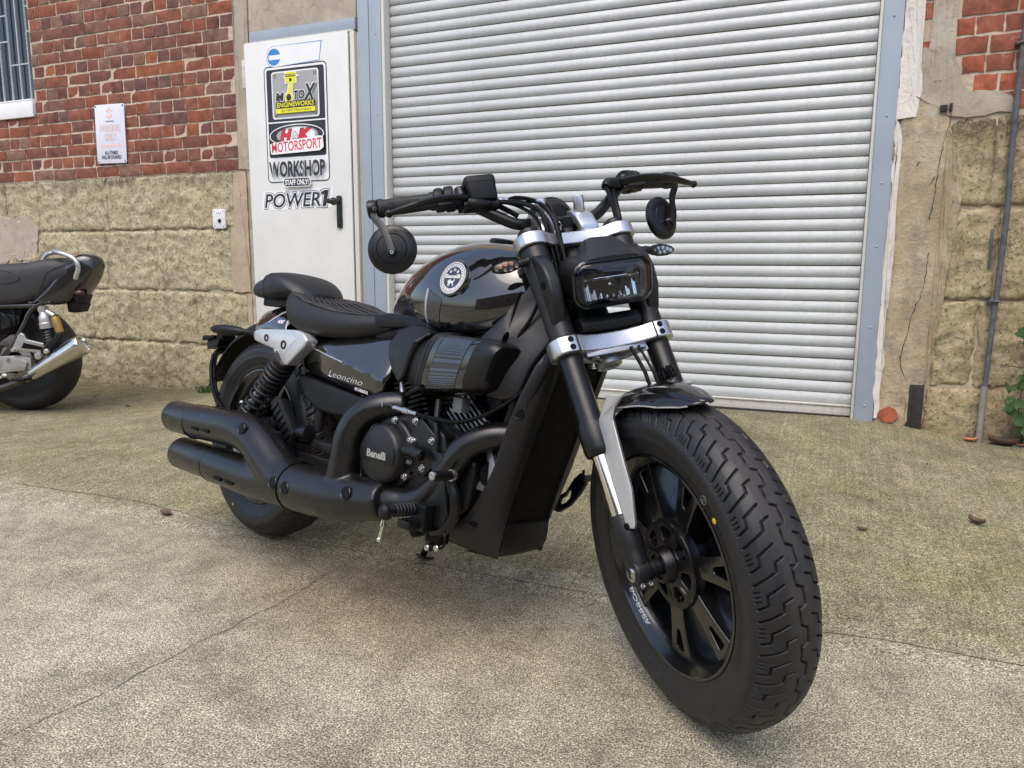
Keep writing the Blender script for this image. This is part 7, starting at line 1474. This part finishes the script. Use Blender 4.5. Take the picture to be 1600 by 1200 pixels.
# ---------------------------------------------------------------- swingarm, pegs, pedals, lower mechanics
for sg in (-1, 1):
    mb = MB(); mb.loft([[(x, sg * (0.118 + e), z + f) for e, f in ((-0.013, -h), (0.013, -h), (0.013, h), (-0.013, h))] for x, z, h in ((-0.03, 0.323, 0.024), (0.06, 0.330, 0.028), (0.16, 0.352, 0.014), (0.30, 0.366, 0.012), (0.45, 0.362, 0.013), (0.60, 0.355, 0.022))]); sw_ = part('swingarm', mb, S_GREY, bevel=0.005, segs=3)
    mb = MB(); mb.loft([[(x, sg * (0.118 + e), z + f) for e, f in ((-0.013, -h), (0.013, -h), (0.013, h), (-0.013, h))] for x, z, h in ((0.06, 0.318, 0.020), (0.16, 0.314, 0.011), (0.30, 0.322, 0.012), (0.45, 0.318, 0.013), (0.60, 0.322, 0.020))]); part('swingarm_lower', mb, S_GREY, sw_, bevel=0.005, segs=3)
    mb = MB(); mb.cyl((0.0, sg * 0.10, 0.323), (0.0, sg * 0.150, 0.323), 0.020, n=20); part('axle_nut', mb, STEELB, sw_, bevel=0.002)
    # hugger stay seen behind the shock
    mb = MB(); mb.tube(cr([(0.42, sg * 0.10, 0.52), (0.40, sg * 0.105, 0.46), (0.395, sg * 0.11, 0.40)], 5), [0.02, 0.018, 0.016], 10); part('mud_stay', mb, S_PLAST, sw_)
mb = MB(); mb.prism([(0.222, 0.456), (0.238, 0.472), (0.272, 0.474), (0.352, 0.388), (0.345, 0.366), (0.308, 0.358)], -0.165, -0.135); pp_ = part('passenger_peg', mb, S_PLAST, bevel=0.004)
mb = MB()
for k in range(6): mb.box((0.250 + 0.0155 * k, -0.1665, 0.450 - 0.0155 * k), (0.010, 0.005, 0.034), Matrix.Rotation(0.78, 3, 'Y'))
part('peg_tread', mb, S_BLACK, pp_, bevel=0.001)
mb = MB(); mb.cyl((0.35, -0.14, 0.385), (0.40, -0.14, 0.392), 0.022, n=18); mb.box((0.33, -0.15, 0.37), (0.03, 0.03, 0.05)); part('peg_mount', mb, S_BLACK, pp_, bevel=0.003)
# rear brake hardware glimpsed through the wheel
mb = MB(); mb.prism([(0.03, 0.39), (0.10, 0.40), (0.12, 0.44), (0.08, 0.46), (0.03, 0.44)], -0.125, -0.075); cal_ = part('rear_caliper', mb, S_BLACK, bevel=0.006)
mb = MB(); mb.cyl((0.07, -0.125, 0.445), (0.07, -0.125, 0.475), 0.006, n=10); mb.cyl((0.07, -0.125, 0.46), (0.11, -0.13, 0.452), 0.004, n=8); mb.ell((0.0, -0.13, 0.43), 0.008, 10, 6); part('bleed_fitting', mb, STEELB, cal_)
# right foot peg, brake pedal and plate
mb = MB(); mb.prism([(0.955, 0.440), (0.990, 0.435), (1.010, 0.36), (1.025, 0.31), (1.005, 0.255), (0.985, 0.225), (0.965, 0.225), (0.955, 0.27), (0.920, 0.285), (0.925, 0.32), (0.965, 0.34)], -0.178, -0.190); fr_ = part('footrest_bracket', mb, S_BLACK, bevel=0.003)
mb = MB(); mb.tube([(0.948, -0.195, 0.305), (0.948, -0.205, 0.305), (0.948, -0.21, 0.306), (0.946, -0.300, 0.308), (0.946, -0.304, 0.308)], [0.010, 0.010, 0.0135, 0.0135, 0.010], 16, flat=0.8); pg = part('foot_peg', mb, S_PLAST, bevel=0.0)
for k in range(7): mb = MB(); mb.torus((0.947, -0.218 - 0.0095 * k, 0.3065), (0, 1, 0), 0.0128, 0.0026, 18, 6); part('peg_rib', mb, GRIPR, pg)
mb = MB(); mb.ell((0.946, -0.301, 0.305), (0.016, 0.013, 0.018), 16, 10); part('peg_tip', mb, S_PLAST, pg)
mb = MB(); mb.tube([(0.944, -0.300, 0.292), (0.942, -0.300, 0.275), (0.941, -0.300, 0.272), (0.936, -0.300, 0.245), (0.935, -0.300, 0.2435)], [0.004, 0.0065, 0.0035, 0.0038, 0.005], 12); mb.ell((0.935, -0.300, 0.242), 0.0062, 12, 8); part('peg_feeler', mb, CHROME, pg)
mb = MB(); mb.box((0.962, -0.205, 0.29), (0.05, 0.035, 0.06)); mb.box((0.955, -0.225, 0.275), (0.04, 0.06, 0.02)); part('peg_mount', mb, S_BLACK, pg, bevel=0.004)
mb = MB(); mb.tube(cr([(1.045, -0.205, 0.398), (1.035, -0.20, 0.385), (1.050, -0.195, 0.345), (1.045, -0.19, 0.30), (1.015, -0.19, 0.265), (0.985, -0.19, 0.255)], 6), [0.011, 0.011, 0.012, 0.013, 0.013], 12, flat=0.55); bp = part('brake_pedal', mb, S_BLACK)
mb = MB(); mb.tube([(1.048, -0.200, 0.400), (1.050, -0.268, 0.402), (1.050, -0.270, 0.402)], [0.0105, 0.0105, 0.008], 16); part('pedal_pad', mb, S_BLACK, bp)
mb = MB(); disc_bolt(mb, (1.050, -0.270, 0.402), (0, -1, 0), 0.0092, 0.002); part('pad_end', mb, STEELB, bp); mb = MB(); mb.lathe([(0, 0.013), (0.008, 0.013)], (1.048, -0.206, 0.400), (0, -1, 0), 16); part('pad_collar', mb, STEELB, bp)
mb = MB(); mb.box((0.985, -0.175, 0.255), (0.05, 0.03, 0.045)); mb.cyl((0.985, -0.17, 0.225), (0.985, -0.195, 0.225), 0.010, n=14); mb.cyl((0.93, -0.17, 0.25), (0.93, -0.20, 0.25), 0.016, n=14); mb.box((0.94, -0.16, 0.262), (0.08, 0.05, 0.03)); part('rear_master_cylinder', mb, S_DEEP, bevel=0.004)
for x, z in ((0.978, 0.222), (1.008, 0.228)): mb = MB(); disc_bolt(mb, (x, -0.194, z), (0, -1, 0), 0.0075, 0.006); part('bracket_bolt', mb, STEELB, fr_)
mb = MB(); mb.torus((1.01, -0.188, 0.25), (0.3, 1, 0), 0.022, 0.003, 18, 6); part('brake_switch_wire', mb, S_DEEP)
# left side: shift lever, peg, side stand
LEVO = [(1.018, 0.284), (1.026, 0.316), (1.056, 0.338), (1.078, 0.377), (1.094, 0.393), (1.112, 0.389), (1.113, 0.368), (1.098, 0.339), (1.072, 0.304), (1.038, 0.280)]; LEVP = (1.102, 0.380)
_lc = (1.052, 0.316); LEVI = [(_lc[0] + (x - _lc[0]) * 0.42 * (0.8 if z > .35 else 1), _lc[1] + (z - _lc[1]) * 0.38) for x, z in LEVO]
mb = MB(); ring_prism(mb, LEVO, LEVI, 0.194, 0.206, lambda a, b, c: (a, c, b)); lf_ = part('shift_lever', mb, S_BLACK, bevel=0.003)
mb = MB(); mb.cyl((LEVP[0], 0.19, LEVP[1]), (LEVP[0], 0.262, LEVP[1]), 0.0095, n=14); mb.cyl((LEVP[0], 0.196, LEVP[1]), (LEVP[0], 0.198, LEVP[1] + 0.022), 0.004, n=8); part('shift_peg', mb, S_BLACK, lf_)
mb = MB(); mb.tube([(0.95, 0.15, 0.30), (0.95, 0.29, 0.305)], 0.013, 14); part('left_foot_peg', mb, S_PLAST)
mb = MB(); mb.tube(cr([(0.72, 0.13, 0.27), (0.64, 0.165, 0.17), (0.555, 0.200, 0.06), (0.54, 0.206, 0.040)], 5), [0.014, 0.011, 0.010, 0.010], 12); mb.prism(rrect(0.515, 0.190, 0.565, 0.235, 0.012), 0.034, 0.039, lambda a, b, c: (a, b, c - 0.15 * (b - 0.20))); part('side_stand', mb, S_BLACK)
mb = MB(); mb.tube(cr([(0.0, 0.11, 0.425), (0.3, 0.10, 0.44), (0.62, 0.09, 0.42)], 5), 0.006, 8); mb.tube(cr([(0.0, 0.11, 0.225), (0.3, 0.10, 0.30), (0.62, 0.09, 0.33)], 5), 0.006, 8); part('drive_chain', mb, S_DEEP)
# ================================================================ second motorcycle, parked by the wall at the left edge
h2 = R(176); C2 = Vector((-3.03, 4.60, gz(-0.55, 0.93)))
B2M = Matrix(((math.cos(h2), -math.sin(h2), 0, C2.x), (math.sin(h2), math.cos(h2), 0, C2.y), (0, 0, 1, C2.z), (0, 0, 0, 1)))
b2 = empty('motorcycle', B2M); tag(b2, 'older black motorcycle with silver muffler parked at the left edge', 'motorcycle')
def p2(name, mb, mat, parent=b2, **kw): return obj(name, mb, mat, parent, **kw)
FADED = simple('faded_black_vinyl', (0.026, 0.025, 0.026), 0.55, var=0.25, vscale=9, bscale=400, bstr=0.12, bdist=0.0005)
OLDBLK = mat_gloss('old_black_paint', (0.014, 0.0125, 0.012), 0.18, 0.5)
OLDALU = simple('dull_aluminium', (0.46, 0.45, 0.43), 0.42, 0.8, var=0.15, vscale=25, dust=0.2)
BRUSHED = simple('brushed_steel_muffler', (0.62, 0.60, 0.56), 0.20, 1.0, var=0.08, vscale=30)
GOLDA = simple('gold_reservoir', (0.42, 0.26, 0.08), 0.35, 0.7)
def wheel2(cx, cz, r, w_):
    M = Matrix.Translation((cx, 0, cz)); prof_ = [(0, r), (w_ * .18, r * .995), (w_ * .33, r * .965), (w_ * .44, r * .91), (w_ * .49, r * .85), (w_ * .47, r * .78), (w_ * .40, r * .70)]
    pf_ = [(-a, b) for a, b in prof_[::-1]] + prof_[1:]; mb = MB(); mb.lathe(pf_, (cx, 0, cz), (0, 1, 0), 90); wl2 = p2('wheel', mb, RUBBER, smooth=50)
    mb = MB(); mb.lathe([(-w_ * .40, r * .70), (-w_ * .41, r * .715), (-w_ * .36, r * .66), (0, r * .60), (w_ * .36, r * .66), (w_ * .41, r * .715), (w_ * .40, r * .70), (0, r * .64)], (cx, 0, cz), (0, 1, 0), 60, closed=True); p2('rim', mb, S_BLACK, wl2)
    for k in range(3):
        a = R(20 + 120 * k); mb = MB(); mb.prism([(cx + 0.03 * math.cos(a + 1.2), cz + 0.03 * math.sin(a + 1.2)), (cx + r * .64 * math.cos(a + .16), cz + r * .64 * math.sin(a + .16)), (cx + r * .64 * math.cos(a - .16), cz + r * .64 * math.sin(a - .16)), (cx + 0.03 * math.cos(a - 1.2), cz + 0.03 * math.sin(a - 1.2))], -0.02, 0.025); p2('spoke', mb, S_BLACK, wl2, bevel=0.005)
    mb = MB(); mb.lathe([(-0.07, 0.035), (-0.02, 0.06), (0.05, 0.06), (0.085, 0.035)], (cx, 0, cz), (0, 1, 0), 30); p2('hub', mb, S_BLACK, wl2)
    mb = MB(); mb.lathe([(0.075, 0.145), (0.080, 0.145), (0.080, 0.085), (0.075, 0.085)], (cx, 0, cz), (0, 1, 0), 40, closed=True); p2('brake_disc', mb, DISC, wl2)
wheel2(-0.075, 0.322, 0.322, 0.180); wheel2(1.36, 0.30, 0.30, 0.12)
def sp2(hw, zt, zb):
    h = [(0.0, zt), (0.40, zt - 0.001), (0.70, zt - 0.008), (0.90, zt - 0.028), (1.0, zt - 0.07), (0.98, zb + 0.02), (0.90, zb), (0.0, zb)]; h = [(a * hw, b) for a, b in h]; return h + [(-a, b) for a, b in h[-2:0:-1]]
B = loft_body([(-0.505, 0.075, 0.885, 0.840), (-0.46, 0.105, 0.912, 0.800), (-0.36, 0.125, 0.922, 0.770), (-0.28, 0.138, 0.915, 0.690), (-0.19, 0.148, 0.895, 0.655), (-0.06, 0.150, 0.885, 0.635), (0.10, 0.145, 0.880, 0.635), (0.25, 0.115, 0.885, 0.66), (0.36, 0.08, 0.89, 0.70)], sp2, 5)
mb = MB(); mb.loft([[Vector(q) for q in r] for r in B]); st2 = p2('seat', mb, FADED, sub=1)
def ridge(pts, nm='seam'):
    mb = MB(); mb.tube(cr(pts, 6), 0.0022, 5); p2(nm, mb, STITCH, st2)
ridge([(-0.475, 0.095, 0.893), (-0.40, 0.115, 0.868), (-0.335, 0.128, 0.832), (-0.31, 0.137, 0.78), (-0.275, 0.140, 0.71), (-0.262, 0.140, 0.68)])
ridge([(-0.30, 0.09, 0.917), (-0.36, 0.092, 0.905), (-0.43, 0.085, 0.905), (-0.47, 0.06, 0.905)])
ridge([(0.05, 0.150, 0.80), (-0.02, 0.150, 0.775), (-0.12, 0.1485, 0.775), (-0.18, 0.147, 0.80), (-0.14, 0.146, 0.835), (-0.06, 0.144, 0.852), (0.03, 0.140, 0.85)])
# tail unit
B = loft_body([(-0.585, 0.045, 0.915, 0.880), (-0.572, 0.070, 0.928, 0.845), (-0.53, 0.085, 0.946, 0.770), (-0.47, 0.100, 0.940, 0.710), (-0.42, 0.115, 0.900, 0.650), (-0.34, 0.128, 0.800, 0.640), (-0.25, 0.135, 0.720, 0.650), (-0.20, 0.130, 0.690, 0.660)], sp2, 5)
mb = MB(); mb.loft([[Vector(q) for q in r] for r in B]); tl2 = p2('tail_unit', mb, OLDBLK, sub=1)
for c, col, ps in (((-0.475, 0.070, 0.945), (0.62, 0.04, 0.10), (0.040, 0.016)), ((-0.350, 0.045, 0.934), (0.52, 0.50, 0.44), (0.034, 0.010))):
    mb = MB(); mb.add([(c[0] + ps[0] * math.cos(2 * math.pi * i / 24), c[1] - 0.02 + ps[1] * 1.4 * math.sin(2 * math.pi * i / 24), c[2] - 0.1 * ps[1] * math.sin(2 * math.pi * i / 24) + 0.0015) for i in range(24)], [tuple(range(24))]); p2('round_sticker', mb, simple('sticker_ink', col, 0.4), tl2)
mb = MB(); mb.tube(cr([(-0.150, -0.110, 0.905), (-0.190, -0.112, 0.945), (-0.28, -0.10, 0.952), (-0.33, 0.0, 0.958), (-0.36, 0.085, 0.957), (-0.42, 0.128, 0.950), (-0.50, 0.142, 0.925), (-0.535, 0.145, 0.895), (-0.540, 0.145, 0.855), (-0.522, 0.142, 0.815), (-0.515, 0.138, 0.800)], 7), [0.0125] * 8, 14); p2('grab_rail', mb, ALU, smooth=60)
mb = MB(); mb.prism([(-0.395, 0.665), (-0.46, 0.680), (-0.468, 0.640), (-0.445, 0.598), (-0.400, 0.602)], -0.06, 0.06); mb.prism([(-0.44, 0.70), (-0.50, 0.705), (-0.48, 0.655)], -0.04, 0.08); p2('plate_bracket', mb, S_PLAST, bevel=0.003)
mb = MB(); mb.tube([(-0.46, 0.08, 0.722), (-0.51, 0.11, 0.720)], 0.008, 10); mb.ell((-0.525, 0.125, 0.718), (0.026, 0.022, 0.018), 14, 10); p2('indicator', mb, simple('smoked_amber', (0.05, 0.02, 0.012), 0.2), b2)
# shock with gold reservoir
a, b = Vector((-0.312, 0.150, 0.622)), Vector((-0.335, 0.150, 0.400)); d = (b - a).normalized()
mb = MB(); mb.cyl(a + Vector((0, -0.02, 0)), a + Vector((0, 0.02, 0)), 0.022, n=18); mb.tube([a + d * .015, a + d * .04, a + d * .045, a + d * .075, a + d * .08, a + d * .11], [0.022, 0.030, 0.033, 0.033, 0.037, 0.037], 24); mb.tube([a + d * 0.10, b], 0.016, 14); sk2 = p2('shock_absorber', mb, OLDALU)
x_ = d.orthogonal().normalized(); y_ = d.cross(x_); mb = MB(); mb.tube([a + d * (0.112 + 0.10 * i / 120) + (x_ * math.cos(2 * math.pi * 6 * i / 120) + y_ * math.sin(2 * math.pi * 6 * i / 120)) * 0.031 for i in range(121)], 0.0052, 7); p2('spring', mb, S_BLACK, sk2)
mb = MB(); mb.tube([(-0.380, 0.150, 0.580), (-0.383, 0.150, 0.568), (-0.400, 0.150, 0.490)], [0.018, 0.022, 0.022], 20); p2('reservoir', mb, GOLDA, sk2); mb = MB(); mb.tube([(-0.33, 0.15, 0.610), (-0.375, 0.15, 0.585)], 0.016, 12); p2('reservoir_arm', mb, OLDALU, sk2)
# muffler, pipes
mb = MB(); d = Vector((-0.335, 0.0, 0.190)).normalized(); o = Vector((-0.185, 0.180, 0.215))
mb.lathe([(0.0, 0.022), (0.01, 0.028), (0.055, 0.034), (0.058, 0.036), (0.064, 0.036), (0.07, 0.038), (0.40, 0.058), (0.425, 0.058), (0.430, 0.055), (0.430, 0.044), (0.415, 0.040), (0.415, 0.0)], o, d, 44); mu = p2('muffler', mb, BRUSHED, smooth=35)
mb = MB(); mb.tube(cr([o + d * 0.01, (-0.12, 0.18, 0.188), (0.0, 0.175, 0.155), (0.25, 0.14, 0.15), (0.5, 0.12, 0.16), (0.72, 0.10, 0.24), (0.80, 0.08, 0.42)], 6), 0.022, 16); p2('pipe', mb, simple('stained_pipe', (0.10, 0.085, 0.075), 0.35, 0.8), mu)
# cast brackets, swingarm, peg
for pol in ([(-0.105, 0.385), (-0.110, 0.372), (-0.130, 0.372), (-0.145, 0.382), (-0.270, 0.368), (-0.300, 0.378), (-0.340, 0.405), (-0.330, 0.420), (-0.200, 0.447), (-0.190, 0.475), (-0.172, 0.487), (-0.155, 0.475)],):
    mb = MB(); mb.prism(pol, 0.150, 0.168); br2 = p2('footrest_hanger', mb, OLDALU, bevel=0.004, segs=3)
    mb = MB(); mb.prism([(-0.168, 0.396), (-0.290, 0.386), (-0.300, 0.404), (-0.185, 0.428)], 0.1682, 0.169); p2('hanger_window', mb, S_DEEP, br2)
mb = MB(); mb.prism([(-0.318, 0.355), (-0.352, 0.362), (-0.372, 0.395), (-0.445, 0.478), (-0.412, 0.490), (-0.350, 0.430), (-0.300, 0.385)], 0.170, 0.196); p2('pillion_peg', mb, S_PLAST, bevel=0.005)
mb = MB(); mb.lathe([(0, 0.016), (0.012, 0.016), (0.016, 0.012), (0.016, 0)], (-0.345, 0.196, 0.382), (0, 1, 0), 16); mb.lathe([(0, 0.022), (0.02, 0.020), (0.022, 0.01)], (-0.275, 0.165, 0.352), (0, 1, 0), 16); mb.lathe([(0, 0.013), (0.012, 0.012)], (-0.120, 0.168, 0.386), (0, 1, 0), 12); p2('hanger_bolts', mb, OLDALU, br2)
mb = MB(); mb.loft([[(x, 0.125 + e, z + f) for e, f in ((-0.018, -h), (0.018, -h), (0.018, h), (-0.018, h))] for x, z, h in ((0.30, 0.33, 0.04), (0.05, 0.30, 0.04), (-0.10, 0.305, 0.042), (-0.20, 0.30, 0.035))]); sw2 = p2('swingarm', mb, OLDALU, bevel=0.006)
mb = MB(); mb.prism([(-0.25, 0.335), (-0.30, 0.365), (-0.40, 0.430), (-0.475, 0.468), (-0.480, 0.455), (-0.42, 0.405), (-0.33, 0.345)], 0.10, 0.112); p2('chain_guard', mb, OLDALU, sw2, bevel=0.003)
mb = MB(); mb.prism([(0.0, 0.245), (-0.04, 0.235), (-0.06, 0.252), (-0.17, 0.262), (-0.185, 0.31), (-0.105, 0.35), (-0.07, 0.34)], 0.145, 0.16); p2('rider_hanger', mb, OLDALU, bevel=0.004)
mb = MB(); mb.box((-0.195, 0.225, 0.221), (0.085, 0.075, 0.020)); p2('foot_peg', mb, S_PLAST, bevel=0.005)
mb = MB(); mb.tube(cr([(-0.06, 0.17, 0.235), (-0.02, 0.185, 0.215), (0.05, 0.185, 0.20)], 5), 0.009, 10); mb.ell((-0.055, 0.18, 0.232), (0.022, 0.012, 0.014), 12, 8); p2('gear_lever', mb, OLDALU)
# frame, engine and the front half beyond the photograph's edge
mb = MB(); mb.tube(cr([(0.05, 0.115, 0.26), (-0.018, 0.12, 0.335), (-0.10, 0.12, 0.431), (-0.165, 0.12, 0.53), (-0.235, 0.118, 0.63), (-0.40, 0.10, 0.70)], 6), 0.016, 14); fr2 = p2('frame', mb, OLDBLK)
mb = MB(); mb.tube(cr([(0.85, 0.04, 0.80), (0.5, 0.1, 0.68), (0.1, 0.115, 0.64), (-0.25, 0.115, 0.64)], 6), 0.018, 12); mb.tube(cr([(0.85, 0.03, 0.75), (0.80, 0.08, 0.45), (0.65, 0.09, 0.22), (0.1, 0.1, 0.22)], 6), 0.016, 12); p2('frame_tube', mb, OLDBLK, fr2)
mb = MB(); mb.prism([(-0.10, 0.47), (0.22, 0.47), (0.25, 0.62), (-0.16, 0.63)], -0.11, 0.11); p2('electrics_box', mb, S_DEEP, bevel=0.01)
mb = MB(); mb.prism([(0.05, 0.22), (0.62, 0.20), (0.68, 0.36), (0.66, 0.60), (0.42, 0.62), (0.30, 0.45), (0.05, 0.42)], -0.2, 0.2); p2('engine', mb, S_ENG, bevel=0.02)
B = loft_body([(0.28, 0.08, 0.86, 0.74), (0.38, 0.12, 0.93, 0.72), (0.55, 0.16, 0.99, 0.72), (0.72, 0.165, 1.0, 0.74), (0.86, 0.13, 0.96, 0.78), (0.92, 0.07, 0.92, 0.82)], sp2, 5)
mb = MB(); mb.loft([[Vector(q) for q in r] for r in B]); p2('fuel_tank', mb, OLDBLK, sub=1)
for sg in (-1, 1): mb = MB(); mb.tube([(1.36, sg * 0.10, 0.30), (0.97, sg * 0.10, 1.0)], [0.026, 0.021], 18); p2('fork_leg', mb, OLDALU)
mb = MB(); mb.tube(cr([(0.80, -0.36, 1.05), (0.90, -0.2, 1.08), (0.95, 0, 1.05), (0.90, 0.2, 1.08), (0.80, 0.36, 1.05)], 6), 0.012, 12); p2('handlebar', mb, S_BLACK)
mb = MB(); mb.lathe([(-0.08, 0.04), (-0.04, 0.08), (0.04, 0.09), (0.05, 0.085), (0.06, 0)], (1.10, 0, 0.93), (1, 0, -0.1), 36); p2('headlamp', mb, S_BLACK)
mb = MB(); mb.tube(cr([(0.10, 0.12, 0.24), (0.13, 0.22, 0.12), (0.15, 0.30, 0.02)], 5), [0.014, 0.011], 10); p2('side_stand', mb, S_BLACK)

mb = MB(); mb.tube(cr([(-0.075, 0.095, 0.405), (0.10, 0.10, 0.40), (0.28, 0.10, 0.38)], 5), 0.008, 8); ch2 = p2('drive_chain', mb, simple('oily_chain', (0.07, 0.055, 0.04), 0.5, 0.7))
mb = MB(); mb.tube(cr([(-0.075, 0.095, 0.240), (0.10, 0.10, 0.27), (0.28, 0.10, 0.30)], 5), 0.008, 8); p2('lower_run', mb, ch2.data.materials[0], ch2)
mb = MB(); mb.lathe([(0.088, 0.098), (0.096, 0.098), (0.096, 0.045), (0.088, 0.045)], (-0.075, 0, 0.322), (0, 1, 0), 44, closed=True); p2('sprocket', mb, OLDALU)
mb = MB(); mb.cyl((-0.075, 0.10, 0.322), (-0.075, 0.160, 0.322), 0.017, n=14); p2('axle_nut', mb, OLDALU)
for pts in ([(-0.05, 0.125, 0.60), (-0.09, 0.13, 0.54), (-0.06, 0.13, 0.47), (0.0, 0.13, 0.42)], [(0.0, 0.12, 0.61), (-0.03, 0.13, 0.57), (-0.02, 0.135, 0.53)], [(-0.10, 0.12, 0.62), (-0.12, 0.128, 0.56), (-0.10, 0.125, 0.50), (-0.04, 0.12, 0.45)]):
    mb = MB(); mb.tube(cr(pts, 6), 0.004, 8); p2('cable', mb, S_DEEP)
mb = MB(); mb.prism([(-0.02, 0.50), (-0.13, 0.53), (-0.14, 0.58), (-0.02, 0.60)], 0.112, 0.122); p2('electrics_cover', mb, S_GREY, bevel=0.003)
